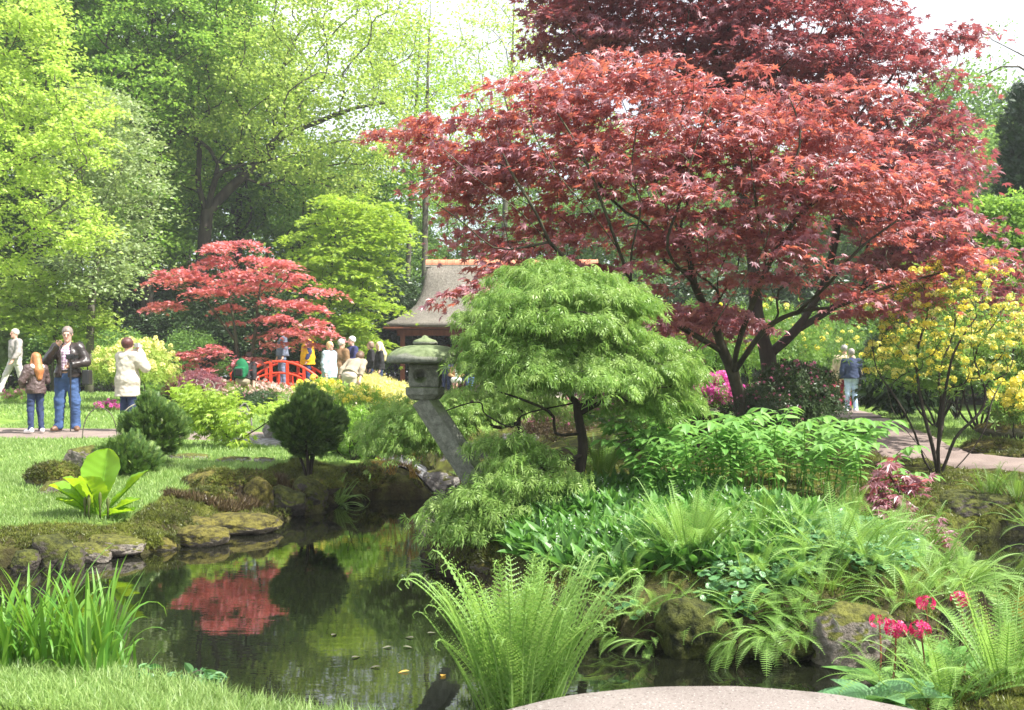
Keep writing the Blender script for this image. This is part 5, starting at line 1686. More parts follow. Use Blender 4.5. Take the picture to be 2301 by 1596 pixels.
# ------------------------------------------------------------------ the wood behind the garden
def proto_tree(name, h, bole, rad, leafm, barkm, T, size, nt, nl, spread, flat, seed, r0, label, group, shape='round', droop=.15, jit=.75):
    sk = Skel(); sk.step = h * .04
    g = np.random.default_rng(seed)
    lean = g.normal(0, .02, 2) * h
    sk.poly([(0, 0, -.2), (lean[0] * .3, lean[1] * .3, h * .3), (lean[0] * .7, lean[1] * .7, h * .6), (lean[0], lean[1], h * .9)], r=(r0, r0 * .22))
    c = np.array([lean[0] * .7, lean[1] * .7, (h + bole) / 2])
    tg = ell_targets(c, (rad, rad, (h - bole) / 2), spread[0] * 1.7, nt, seed, shell=.3)
    if shape == 'cone':
        k = np.clip(1.15 - (tg[:, 2] - bole) / (h - bole), .12, 1)
        tg[:, :2] = c[:2] + (tg[:, :2] - c[:2]) * k[:, None] * 1.15
    tg = tg + .35 * rad * np.c_[vnoise(tg, .9 / rad * 1.6, 3), vnoise(tg, .9 / rad * 1.6, 5), .3 * vnoise(tg, .9 / rad * 1.6, 7)]
    tg[:, 2] = np.maximum(tg[:, 2], bole * .8 + .1)
    root = tree(name, label, 'tree', sk, .02 * h / 16, tg, T, M[leafm], nl, spread, size, M[barkm], group=group, p=2.15, k=.3, lo=bole * .7, droop=droop, outw=.5, jit=jit, seed=seed + 1, flare=1.4)
    return root


def put(root, first, x, y, rz, sc, label=None):
    p = (x, y, gz(x, y) - .05)
    if first:
        root.location = p; root.rotation_euler = (0, 0, rz)
        root.scale = (sc, sc, sc) if np.isscalar(sc) else sc
        if label: root['label'] = label
        return root
    return dup(root, p, rz, sc, label)


def make_wood():
    GW = 'woodland trees behind the garden'
    ta = proto_tree('woodland_tree', 17, 5.0, 4.6, 'leaf_woods', 'bark_oak', CARD, .19, 230, 130, (.46, .46, .15), .6, 71, .30, 'broad mid-green tree of the wood closing the view', GW)
    tb = proto_tree('woodland_tree', 21, 8.0, 4.0, 'leaf_bright', 'bark_dark', CARD, .18, 230, 120, (.46, .46, .12), .5, 73, .27, 'tall bright green tree of the wood closing the view', GW)
    tc = proto_tree('woodland_tree', 14, 3.0, 4.4, 'leaf_mid', 'bark_grey', CARD, .18, 230, 135, (.45, .45, .15), .6, 75, .24, 'low-branched darker green tree of the wood closing the view', GW)
    spots = [(ta, -24, 50), (tb, -17, 54), (tc, -27, 42), (tc, -15.5, 47), (ta, -9, 57), (tb, -3, 60), (tc, -12.5, 52), (ta, 3.5, 58), (tc, -5.5, 50), (tb, 9, 60), (tc, 1.5, 53), (tc, 7, 51),
             (ta, 13, 56), (tc, 12.5, 47), (tb, 20, 58), (tc, 18.5, 49), (ta, 25, 52), (tc, 24, 43), (tb, -22, 62), (tb, -33, 56), (ta, 32, 55), (ta, -1, 68), (tb, -13, 70), (tc, -8, 48), (tc, -20, 44.5),
             (tb, 27, 66), (ta, 11, 70), (ta, -36, 46), (tc, 34, 45), (tc, 16, 43.5), (tb, -15.7, 36.8), (tb, -18.5, 40), (tb, -12.4, 46)]
    seen = set()
    g = np.random.default_rng(4)
    for t, x, y in spots:
        f = id(t) not in seen
        seen.add(id(t))
        hs = g.uniform(.85, 1.12)
        q = x / y * F + CX                                # the canopy opens to the sky over the pavilion and at the right
        hs *= np.interp(q, [420, 700, 850, 1150, 1300, 1800, 1950, 2300], [1, .85, .58, .60, .86, .84, .64, .68])
        put(t, f, x, y, g.uniform(0, 6.28), hs)
    GB = 'dark evergreen shrubs under the wood'
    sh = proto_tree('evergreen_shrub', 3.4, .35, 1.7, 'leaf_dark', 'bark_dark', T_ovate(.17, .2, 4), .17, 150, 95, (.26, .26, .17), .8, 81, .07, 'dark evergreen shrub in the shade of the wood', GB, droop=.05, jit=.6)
    sg = proto_tree('understory_shrub', 3.2, .4, 1.6, 'leaf_mid', 'bark_grey', CARD, .12, 140, 110, (.28, .28, .14), .7, 83, .05, 'mid-green leafy shrub at the edge of the wood', 'green shrubs at the edge of the wood')
    seen = set()
    for t, x, y, s in [(sh, -17.5, 38, 1.1), (sh, -15, 39.5, 1.2), (sh, -12.2, 37.5, 1.0), (sh, -10, 38.5, 1.15), (sh, -7.8, 37.2, .95), (sh, -5.6, 41.5, 1.25), (sh, -3.8, 44, 1.3), (sh, -20.5, 40, 1.2), (sh, -2, 46, 1.3),
                       (sg, -18.8, 35, .8), (sg, -16.2, 36.5, .9), (sg, -13.6, 35.5, .75), (sg, -11.2, 35.8, .7), (sg, -9, 41, 1.1), (sg, -14, 42.5, 1.4), (sg, -18, 43, 1.4), (sg, -22.5, 37.5, 1.3), (sh, -13, 40.5, 1.3), (sh, -8, 43, 1.4), (sg, -6.2, 39, .8),
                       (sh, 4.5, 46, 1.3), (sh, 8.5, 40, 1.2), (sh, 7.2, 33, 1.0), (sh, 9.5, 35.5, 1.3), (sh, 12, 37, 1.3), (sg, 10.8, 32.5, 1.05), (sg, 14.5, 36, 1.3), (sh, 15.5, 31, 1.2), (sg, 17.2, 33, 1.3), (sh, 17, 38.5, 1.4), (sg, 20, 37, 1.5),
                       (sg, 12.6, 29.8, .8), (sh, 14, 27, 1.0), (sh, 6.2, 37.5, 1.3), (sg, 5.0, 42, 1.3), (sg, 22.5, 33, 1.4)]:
        f = id(t) not in seen
        seen.add(id(t))
        put(t, f, x, y, g.uniform(0, 6.28), s * g.uniform(.9, 1.1))
    # a far mass of foliage closes the last gaps low down
    g2 = np.random.default_rng(9)
    n = 26000
    x, y = g2.uniform(-75, 75, n), g2.uniform(72, 92, n)
    top = 8.0 + 2.2 * vnoise(np.c_[x * .11, x * 0], 1.0, 2) + 1.2 * vnoise(np.c_[x * .4, x * 0], 1.0, 6) + np.where(x < -18, 6.5, 0)
    z = 1.0 + top * np.sqrt(g2.random(n))
    P = np.c_[x, y, z]
    q = Geo(); q.leaves(CARD, P, g2.normal(size=(n, 3)), g2.normal(size=(n, 3)) + [0, -.3, .8], .62 * g2.uniform(.6, 1.4, n))
    tag(q.make('far_wood', M['leaf_mid']), 'far edge of the wood as one green mass', 'wood', kind='stuff')


def bush(name, label, cat, base, h, rx, stems, leafm, T, size, nl, flm=None, fT=None, fsize=.05, nf=0, seed=1, ntg=60, spread=None, up=.55, barkm='bark_dark', low=-.2, lean=0.0, group=None, ry=None, droop=.05, tip=.004):
    """A shrub: several stems from the ground, twigs, leaves, and flowers when it blooms."""
    g = np.random.default_rng(seed)
    b = np.array([base[0], base[1], gz(base[0], base[1]) - .03])
    sk = Skel(); sk.step = max(.06, h * .07)
    ry = ry or rx
    sk.poly([b, b + [0, 0, .05]], r=(.03 * h / 1.5, .028 * h / 1.5))
    for k in range(stems):
        a = k * 6.283 / stems + g.uniform(-.4, .4)
        q = rx * g.uniform(.25, .6)
        e = b + [math.cos(a) * q + lean * h * .5, math.sin(a) * q * ry / rx, h * g.uniform(.45, .7)]
        m = (b + e) / 2 + [g.normal() * .06 * h, g.normal() * .06 * h, 0] - np.array([0, 0, h * .05])
        sk.poly([m, e], 0, r=(.02 * h / 1.5, .009 * h / 1.5))
    c = b + [lean * h, 0, h * up]
    tg = ell_targets(c, (rx, ry, h * (1 - up)), rx * .13, ntg, seed, shell=.45, low=low)
    root = thing(name, label, cat, b, group=group)
    sk.attach(tg, k=.3, lo=h * .25)
    r = sk.radii(tip, 2.2, .03 * h)
    q = Geo(); sk.geo(q, r, flare=1.0); q.make('stems', M[barkm], root, smooth=True)
    sp = spread or (rx * .16, rx * .16, rx * .08)
    if nl:
        pos, d, nn = leaf_cloud(tg, nl, sp, base=c, droop=droop, outw=.8, jit=.5, seed=seed + 1)
        q = Geo(); q.leaves(T, pos, d, nn, size * g.uniform(.65, 1.25, len(pos)))
        q.make('foliage', M[leafm], root)
    if flm:
        up_ = tg[tg[:, 2] > np.percentile(tg[:, 2], 10)]
        k = g.integers(0, len(up_), nf)
        pos = up_[k] + g.normal(size=(nf, 3)) * np.asarray(sp) * .9 + [0, 0, sp[2] * .6]
        d = nrm(pos - c) * .5 + [0, 0, 1] + g.normal(size=(nf, 3)) * .3
        q = Geo(); q.leaves(fT, pos, d, g.normal(size=(nf, 3)), fsize * g.uniform(.7, 1.25, nf))
        q.make('flowers', M[flm], root)
    return root


def make_shrubs():
    X = lambda px, Y: (px - CX) / F * Y
    # right: the yellow azalea standing in the moss, stems traced from the photo
    Y = 11
    sk = Skel(); sk.step = .12
    b = at(2110, 1085, Y); b[2] = gz(b[0], b[1]) - .04
    sk.poly([b, b + [0, 0, .05]], r=(.06, .05))
    for pts in ([(2080, 1040, Y), (2050, 960, Y - .1), (2010, 890, Y - .2), (1970, 830, Y - .2), (1960, 760, Y - .3)], [(2095, 1000, Y), (2070, 900, Y), (2060, 800, Y), (2085, 700, Y), (2075, 640, Y)],
                [(2105, 1030, Y), (2120, 930, Y + .2), (2110, 840, Y + .3), (2145, 740, Y + .3), (2140, 650, Y + .4)], [(2125, 1040, Y), (2150, 980, Y), (2200, 930, Y), (2215, 880, Y), (2190, 800, Y), (2240, 720, Y)],
                [(2140, 1060, Y + .2), (2185, 1010, Y + .3), (2215, 960, Y + .3), (2230, 900, Y + .4), (2260, 840, Y + .5)], [(2070, 1010, Y - .1), (2010, 930, Y - .3), (1990, 860, Y - .4)], [(2110, 980, Y - .2), (2130, 850, Y - .3), (2150, 780, Y - .3), (2210, 690, Y - .2)]):
        sk.poly([at(*q) for q in pts], 0, r=(.026, .007))
    # the leaning stem on the left side
    b2 = at(2020, 1050, Y - .6)
    poly = [(1950, 700), (2000, 640), (2080, 600), (2180, 600), (2270, 620), (2320, 690), (2330, 800), (2260, 860), (2180, 880), (2120, 900), (2040, 860), (1970, 850)]
    tg = crown_from_outline(poly, Y, .75, .125, 190, seed=91, flat=.8)
    root = thing('yellow_azalea', 'open many-stemmed azalea with yellow flower heads on the moss at the right', 'azalea', b)
    sk.attach(tg, k=.3, lo=.7)
    r = sk.radii(.0028, 2.2, .03)
    q = Geo(); sk.geo(q, r); q.make('stems', M['bark_dark'], root, smooth=True)
    g = np.random.default_rng(92)
    pos = np.repeat(tg, 4, 0) + g.normal(size=(len(tg) * 4, 3)) * .05
    q = Geo(); q.leaves(WHORL, pos, g.normal(size=pos.shape) * .4 + [0, 0, 1], g.normal(size=pos.shape), .085 * g.uniform(.6, 1.2, len(pos))); q.make('foliage', M['leaf_mid'], root)
    fp = np.vstack([tg[g.random(len(tg)) < .80], tg[g.random(len(tg)) < .45] + g.normal(size=(0 + (len(tg[:0]) or 1), 3))[:1] * .04]) + [0, 0, .04]
    q = Geo(); q.leaves(TRUSS, fp, g.normal(size=fp.shape) * .3 + [0, 0, 1], g.normal(size=fp.shape), .055 * g.uniform(.8, 1.25, len(fp))); q.make('flowers', M['petal_yellow'], root)
    # the mass of yellow azaleas farther back on the right
    for px, Yq, h, rx, nf, sd, lab in ((2105, 17, 1.75, .95, 220, 93, 'dense yellow azalea behind the many-stemmed one, nearest the couple on the path'), (2200, 16, 1.8, 1.0, 230, 94, 'dense yellow azalea behind the many-stemmed one, middle of the row at the right'),
                                     (2320, 15, 1.7, .85, 210, 95, 'dense yellow azalea at the right edge of the photo'), (2150, 20.5, 2.3, 1.2, 210, 96, 'taller yellow azalea rising behind the row at the right')):
        bush('yellow_azalea', lab, 'azalea', (X(px, Yq), Yq), h, rx, 7, 'leaf_mid', WHORL, .10, 14, 'petal_yellow', TRUSS, .085, nf, seed=sd, ntg=130, up=.6, group='yellow azaleas of the right-hand row')
    bush('orange_azalea', 'golden-orange azalea blooming at the right edge beside the grey-coated visitor', 'azalea', (X(2310, 13), 13), .95, .45, 5, 'leaf_mid', WHORL, .09, 10, 'petal_yellow', TRUSS, .085, 120, seed=97, ntg=50)
    # olive azaleas with scattered yellow flowers behind the maple trunks
    for px, Yq, h, rx, nf, sd, lab in ((1560, 20, 2.3, 1.3, 90, 101, 'olive azalea dotted with yellow behind the left maple limbs'), (1700, 21, 2.4, 1.4, 120, 102, 'olive azalea dotted with yellow behind the maple trunks'), (1850, 31, 2.6, 1.5, 130, 103, 'olive azalea dotted with yellow beside the couple on the path')):
        bush('olive_azalea', lab, 'azalea', (X(px, Yq), Yq), h, rx, 8, 'leaf_mid', WHORL, .11, 16, 'petal_yellow', TRUSS, .08, int(nf * .7), seed=sd, ntg=130, up=.62, group='olive azaleas behind the maple trunks')
    bush('magenta_azalea', 'magenta azalea glowing between the laceleaf maple and the maple trunk', 'azalea', (X(1588, 17), 17), .92, .52, 6, 'leaf_mid', WHORL, .07, 10, 'petal_magenta', TRUSS, .075, 560, seed=104, ntg=90, up=.5)
    bush('red_azalea', 'low red azalea beyond the dusky pink shrub', 'azalea', (X(1870, 29), 29), .95, .6, 5, 'leaf_mid', WHORL, .07, 8, 'petal_crimson', TRUSS, .07, 120, seed=105, ntg=50, up=.5)
    bush('dusky_shrub', 'dark twiggy shrub with fading pink flowers in front of the couple', 'shrub', (X(1785, 13.3), 13.3), 1.08, .52, 9, 'leaf_dark', WHORL, .07, 26, 'petal_pink', TRUSS, .028, 420, seed=106, ntg=130, up=.55)
    bush('dusky_shrub', 'dusky pink flowering shrub under the laceleaf maple', 'shrub', (X(1420, 12.6), 12.6), .85, .75, 8, 'leaf_mid', WHORL, .055, 20, 'petal_pink', TRUSS, .030, 520, seed=107, ntg=110, up=.55)
    bush('dusky_shrub', 'low dusky pink shrub right of the red maple trunk', 'shrub', (X(1700, 12.2), 12.2), .7, .45, 7, 'leaf_dark', WHORL, .055, 22, 'petal_pink', TRUSS, .022, 160, seed=108, ntg=80, up=.5)
    bush('spiky_shrub', 'dark shrub with long drooping leaves beyond the right-hand path', 'shrub', (X(2030, 21), 21), 1.25, .7, 6, 'leaf_dark', OVATE, .2, 34, seed=109, ntg=90, up=.5, droop=.4)
    bush('green_shrub', 'rounded green shrub at the right of the couple on the path', 'shrub', (X(2015, 23.5), 23.5), 2.3, .6, 6, 'leaf_conifer', SPRAY, .16, 60, seed=110, ntg=120, up=.5, low=-.9)
    bush('green_shrub', 'low leafy green shrub beside the right-hand path in front of the couple', 'shrub', (X(1890, 14.6), 14.6), .30, .4, 6, 'leaf_mid', CARD, .05, 40, seed=111, ntg=70, up=.5)
    # left and middle: yellow azaleas, golden shrub, pinks
    bush('yellow_azalea', 'pale yellow azalea behind the woman in the cream coat', 'azalea', (X(285, 23), 23), 1.55, .85, 7, 'leaf_yellowgreen', WHORL, .10, 20, 'petal_pale', TRUSS, .085, 420, seed=121, ntg=130, up=.6, lean=.12)
    bush('yellow_azalea', 'golden yellow azalea between the conifer and the red bridge', 'azalea', (X(725, 17.5), 17.5), .98, .52, 6, 'leaf_bright', WHORL, .10, 8, 'petal_yellow', TRUSS, .07, 110, seed=122, ntg=48, up=.66)
    bush('yellow_azalea', 'golden yellow azalea in front of the people by the pale shrub', 'azalea', (X(805, 16.8), 16.8), .90, .48, 6, 'leaf_bright', WHORL, .09, 6, 'petal_yellow', TRUSS, .06, 80, seed=123, ntg=44, up=.66)
    bush('golden_shrub', 'dome of creamy yellow foliage left of the stone lantern', 'shrub', (X(848, 23.5), 23.5), .85, .66, 7, 'petal_pale', WHORL, .085, 60, seed=124, ntg=150, up=.42, low=-.3)
    bush('pink_azalea', 'pale pink azalea at the foot of the red bridge', 'azalea', (X(600, 25), 25), .6, .75, 6, 'leaf_mid', WHORL, .07, 10, 'petal_blush', TRUSS, .06, 330, seed=125, ntg=90, up=.5)
    bush('pink_azalea', 'pale pink azalea left of the red maple trunk', 'azalea', (X(490, 24.6), 24.6), .6, .75, 6, 'leaf_bright', WHORL, .07, 14, 'petal_blush', TRUSS, .055, 200, seed=126, ntg=90, up=.5)
    bush('dark_shrub', 'low dark purple-leaved shrub at the foot of the red maple', 'shrub', (X(570, 22), 22), .42, .55, 5, 'leaf_dark', WHORL, .07, 26, 'petal_pink', TRUSS, .025, 80, seed=127, ntg=70, up=.5)
    bush('pink_azalea', 'small pink azalea at the left edge behind the girl', 'azalea', (X(52, 24.5), 24.5), .42, .42, 5, 'leaf_bright', WHORL, .06, 12, 'petal_pink', TRUSS, .05, 120, seed=128, ntg=50, up=.5)
    bush('magenta_azalea', 'low magenta azalea on the lawn between the man and the woman', 'azalea', (X(252, 22.5), 22.5), .25, .38, 5, 'leaf_bright', WHORL, .05, 6, 'petal_magenta', TRUSS, .05, 90, seed=129, ntg=40, up=.4)
    bush('bare_shrub', 'bleached nearly leafless twiggy shrub left of the scarlet maple', 'shrub', (X(462, 23.2), 23.2), .75, .5, 8, 'leaf_bright', WHORL, .05, 0, seed=130, ntg=90, up=.6, barkm='twig_pale', tip=.006)
    bush('bare_shrub', 'bleached twiggy shrub with a few leaves in front of the red bridge', 'shrub', (X(665, 21), 21), .55, .42, 7, 'leaf_bright', WHORL, .05, 3, seed=131, ntg=60, up=.6, barkm='twig_pale', tip=.005)
    bush('juniper', 'feathery green juniper behind the woman in the cream coat', 'shrub', (X(345, 25), 25), .5, .6, 5, 'leaf_mid', SPRAY, .15, 30, seed=132, ntg=60, up=.5)
    bush('green_shrub', 'fresh green shrub of thin stems right of the round conifer', 'shrub', (X(792, 13.6), 13.6), .75, .30, 6, 'leaf_bright', WHORL, .09, 10, seed=133, ntg=34, up=.65)
    bush('green_shrub', 'grassy bright green shrub at the head of the cobbled path', 'shrub', (X(800, 14.2), 14.2), .28, .4, 6, 'leaf_bright', OVATE, .13, 26, seed=134, ntg=40, up=.5, droop=-.5)
    bush('cedar_sapling', 'blue-green feathery sapling at the left edge of the photo', 'sapling', (X(-25, 29.5), 29.5), 2.9, .8, 4, 'leaf_pale', SPRAY, .16, 50, seed=135, ntg=90, up=.55, low=-.8)
    bush('brown_shrub', 'russet leafy shrub by the far stones of the pond', 'shrub', (X(1250, 19), 19), .6, .7, 6, 'heath', WHORL, .06, 30, 'petal_pink', TRUSS, .03, 80, seed=136, ntg=70, up=.5)


make_wood()
make_shrubs()
# ------------------------------------------------------------------ ferns
def frond_mesh(name, mat, L=1.0, arch=70, th0=8, W=.20, n=26, m=8, curl=0.0, pcurl=.5, seed=1, gap=.16):
    """One feathered frond: a curved midrib with pinnae on both sides, each cut into small pinnules; the tip may still be rolled."""
    g = np.random.default_rng(seed)
    K = 26
    s = np.linspace(0, 1, K)
    th = R(th0) + R(arch) * s ** 1.7
    if curl:
        th = th + R(curl) * np.clip((s - .86) / .14, 0, 1) ** 1.5
    dx, dz = np.sin(th), np.cos(th)
    x = np.r_[0, np.cumsum((dx[1:] + dx[:-1]) / 2)] / (K - 1) * L
    z = np.r_[0, np.cumsum((dz[1:] + dz[:-1]) / 2)] / (K - 1) * L
    yb = .05 * L * np.sin(s * 2.2) * g.uniform(-1, 1)
    P = np.c_[x, yb, z]
    q = Geo()
    V, fs = tube(P, np.linspace(.0060, .0014, K) * L / .7, 4)
    q.add(V, fs, 0, .75)
    Tn = nrm(np.gradient(P, axis=0))
    A, Bv, Fc, rr = [], [], [], []
    V, Fc = [], []
    for i in range(n):
        si = gap + (1 - gap) * (i / (n - 1)) ** .92 * .985
        p = np.array([np.interp(si, s, P[:, k]) for k in range(3)])
        t = nrm(np.array([np.interp(si, s, Tn[:, k]) for k in range(3)]))
        u = (si - gap) / (1 - gap)
        ln = W * L * (np.sin(np.pi * min(1, u * .85 + .20)) ** .75 if u < .98 else .12) * g.uniform(.92, 1.06) + .004
        up = nrm(np.cross(t, [0, 1, 0])) * -1
        for sd in (-1, 1):
            out = nrm(np.array([0, sd, 0]) + t * .28 + up * .10)
            w = nrm(np.cross(up, out)) * -sd
            mm = max(3, int(m * ln / (W * L) + 1))
            c0 = p
            for j in range(mm):
                a = (j + .5) / mm
                drop = -up * pcurl * ln * a ** 2 * .55
                c = p + out * ln * a + drop
                wl = ln * .135 * (1 - a) ** .6 + .002 * L
                st = ln / mm
                for s2 in (-1, 1):
                    b = len(V)
                    V += [c - out * st * .62, c + out * st * .62, c + out * st * .75 + w * s2 * wl * 1.0 - up * wl * .15]
                    Fc.append([b, b + 1, b + 2] if s2 * sd > 0 else [b, b + 2, b + 1])
    q.add(np.array(V), [np.array(Fc)], 0, np.repeat(np.clip(g.normal(.5, .2, len(V) // 3), 0, 1), 3))
    o = q.make(name, mat)
    me = o.data
    bpy.data.objects.remove(o)
    return me


FR = {}
for mk in ('fern', 'fern_dark'):
    FR[mk + 'up'] = [frond_mesh('frond', M[mk], arch=a, th0=4, W=.072, curl=200, pcurl=1.6, seed=k, n=27, m=7) for k, a in enumerate((14, 24, 36, 50))]
    FR[mk + 'arch'] = [frond_mesh('frond', M[mk], arch=a, th0=14, W=.098, curl=40, pcurl=.8, seed=10 + k, n=26, m=8) for k, a in enumerate((60, 78, 95, 110))]
    FR[mk + 'flat'] = [frond_mesh('frond', M[mk], arch=a, th0=34, W=.115, pcurl=.8, seed=20 + k, n=25, m=9) for k, a in enumerate((55, 72, 92))]


def fern(label, px, py, Y, n, L, kinds, mk='fern', spread=1.0, seed=1, tilt=(0, 25), z=None, az=None, group='ferns on the pond banks'):
    g = np.random.default_rng(seed)
    b = at(px, py, Y)
    b[2] = gz(b[0], b[1]) - .02 if z is None else z
    root = thing('fern', label, 'fern', b, g.uniform(0, .3), group=group)
    n = int(n * 1.35)
    for k in range(n):
        kd = kinds[k % len(kinds)]
        me = FR[mk + kd][g.integers(0, len(FR[mk + kd]))]
        o = bpy.data.objects.new('frond', me)
        COL.objects.link(o)
        o.parent = root
        a = k * 2.39996 + g.uniform(-.4, .4) if az is None else R(g.uniform(*az))
        rr = g.uniform(0, .05) * spread
        o.location = (math.cos(a) * rr * 2, math.sin(a) * rr * 2, 0)
        o.rotation_euler = (g.normal(0, .12), R(g.uniform(*tilt)) * spread, a)
        sc = L * g.uniform(.7, 1.1)
        o.scale = (sc, sc, sc)
    return root


def make_ferns():
    fern('tall fresh fern with rolled tips in front at the edge of the concrete landing', 1165, 1590, 4.45, 76, .86, ['up'], spread=1.5, seed=1, tilt=(0, 15), z=-.04)
    fern('fern with upright curling fronds on the mossy block at the front of the bed', 1550, 1330, 6.2, 46, .54, ['up', 'up', 'up', 'arch'], seed=2, spread=1.4, tilt=(0, 26))
    fern('arching fern hanging over the water left of the grey boulder', 1745, 1370, 5.85, 20, .46, ['arch', 'flat'], seed=3, tilt=(15, 55))
    fern('small fern drooping to the water below the mossy block', 1650, 1420, 5.6, 11, .36, ['flat', 'arch'], seed=4, tilt=(25, 65), z=.16)
    fern('large spreading fern above the grey boulder', 1880, 1290, 6.2, 42, .52, ['arch', 'flat', 'arch', 'up'], seed=5, spread=2.2, tilt=(2, 24))
    fern('pale spreading fern at the right end of the fern bed, behind', 2150, 1235, 6.9, 30, .48, ['arch', 'flat', 'up'], seed=6, tilt=(5, 45))
    fern('pale spreading fern at the right end of the fern bed, above the channel', 2165, 1310, 6.4, 30, .44, ['flat', 'arch'], seed=7, tilt=(5, 50))
    fern('small pale fern at the waterline left of the mossy block', 1415, 1415, 5.75, 13, .32, ['flat', 'arch'], seed=8, tilt=(10, 55))
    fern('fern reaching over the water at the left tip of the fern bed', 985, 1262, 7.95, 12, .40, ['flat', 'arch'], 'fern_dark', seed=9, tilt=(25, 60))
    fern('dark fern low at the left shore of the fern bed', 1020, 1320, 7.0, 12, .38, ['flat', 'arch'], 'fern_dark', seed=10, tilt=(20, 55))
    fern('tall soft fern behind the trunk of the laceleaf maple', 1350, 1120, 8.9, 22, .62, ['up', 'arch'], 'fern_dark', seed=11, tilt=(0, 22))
    fern('small bright fern left of the laceleaf maple trunk', 1235, 1140, 8.5, 11, .34, ['flat', 'arch'], seed=12, tilt=(5, 45))
    fern('fern with curling tips rising behind the broad-leaved plants', 1650, 1060, 9.6, 18, .62, ['up', 'up', 'arch'], seed=13, tilt=(0, 20))
    fern('soft fern at the left edge of the broad-leaved plants', 1440, 1110, 8.9, 15, .48, ['up', 'arch'], 'fern_dark', seed=14, tilt=(0, 30))
    fern('soft upright fern on the right bank below the path', 2225, 1105, 9.9, 14, .46, ['up', 'arch'], 'fern_dark', seed=15, tilt=(0, 28))
    fern('soft upright fern at the right edge below the path', 2285, 1125, 9.8, 15, .46, ['up', 'arch'], 'fern_dark', seed=16, tilt=(0, 30))
    fern('fern at the right edge leaning over the dark channel', 2320, 1215, 9.4, 12, .48, ['flat', 'arch'], 'fern_dark', seed=17, tilt=(15, 55), z=.12)
    fern('large fern below the crimson primroses in the near right corner', 2130, 1625, 4.35, 26, .46, ['arch', 'up', 'flat'], seed=18, tilt=(5, 45), z=.10)
    fern('fern with rolled tips at the bottom right corner', 2265, 1610, 4.4, 26, .60, ['up', 'up', 'arch'], seed=19, tilt=(0, 30), z=.12)
    fern('fern leaning left beside the concrete landing below the primroses', 2035, 1570, 4.5, 14, .44, ['arch', 'flat'], seed=20, tilt=(15, 50), z=.08)
    fern('single fern on the left bank beneath the round conifer', 752, 1112, 11.9, 12, .52, ['arch', 'flat', 'up'], seed=21, tilt=(5, 40), az=(-80, 80))
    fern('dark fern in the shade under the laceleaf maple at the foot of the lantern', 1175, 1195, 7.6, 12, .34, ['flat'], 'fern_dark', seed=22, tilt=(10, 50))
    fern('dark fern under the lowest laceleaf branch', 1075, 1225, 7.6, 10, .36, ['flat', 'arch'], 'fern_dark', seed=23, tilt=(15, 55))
    fern('fern between the boulder and the crimson primroses', 2060, 1390, 5.75, 14, .40, ['arch', 'flat'], seed=24, tilt=(5, 45))

    more = ((1700, 1290, 6.4, 20, .40, 'fern among the leaf carpet behind the drooping fern'), (1800, 1330, 6.0, 20, .40, 'fern just above the dark low rock at the water'), (1960, 1330, 6.0, 22, .42, 'fern spilling over the right shoulder of the grey boulder'),
            (1480, 1330, 6.2, 14, .34, 'low fern left of the mossy block'), (1600, 1430, 5.62, 10, .26, 'tiny fern at the foot of the mossy block'), (2010, 1230, 7.0, 20, .42, 'fern behind the spreading fern near the maple sapling'),
            (1720, 1230, 7.0, 16, .36, 'fern at the edge of the lily of the valley'), (2080, 1330, 6.2, 20, .40, 'fern in front of the moss hummock at the right of the bed'), (1840, 1420, 5.7, 12, .30, 'small fern in the cleft left of the grey boulder'),
            (2225, 1270, 6.9, 16, .42, 'fern leaning out over the right-hand channel'), (1900, 1215, 7.4, 18, .40, 'fern in the shade of the leafy stems'), (1290, 1330, 6.5, 10, .28, 'small dark fern at the near waterline of the bed'))
    more += ((1420, 1350, 6.1, 16, .34, 'fern over the bank at the front left of the bed'), (1480, 1400, 5.75, 12, .30, 'fern low on the dark bank left of the mossy block'), (1690, 1350, 5.95, 16, .38, 'fern between the mossy block and the drooping fern'),
             (1860, 1360, 5.75, 16, .36, 'fern draping over the left shoulder of the grey boulder'), (1960, 1280, 6.5, 22, .46, 'bright fern amid the moss right of the large spreading fern'), (1800, 1260, 6.7, 22, .44, 'bright fern in front of the leafy stems'),
             (2060, 1270, 6.8, 20, .44, 'bright fern below the maple sapling'), (2010, 1400, 5.7, 14, .34, 'fern at the right side of the grey boulder'), (2120, 1380, 5.95, 16, .36, 'fern beside the tall dark rock'), (2240, 1340, 6.3, 16, .40, 'fern at the far right tip of the bed above the water'),
             (1620, 1290, 6.45, 20, .44, 'bright fern right behind the mossy block'), (1500, 1270, 6.7, 16, .40, 'fern rising from the lily of the valley'), (1380, 1270, 6.9, 10, .30, 'small fern at the left of the lily of the valley'), (1775, 1420, 5.6, 12, .30, 'fern hanging over the dark low rock'))
    for k, (px, py, Y, n, L, lab) in enumerate(more):
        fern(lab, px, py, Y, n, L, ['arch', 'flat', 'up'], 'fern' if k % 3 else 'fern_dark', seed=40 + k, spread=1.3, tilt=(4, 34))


make_ferns()


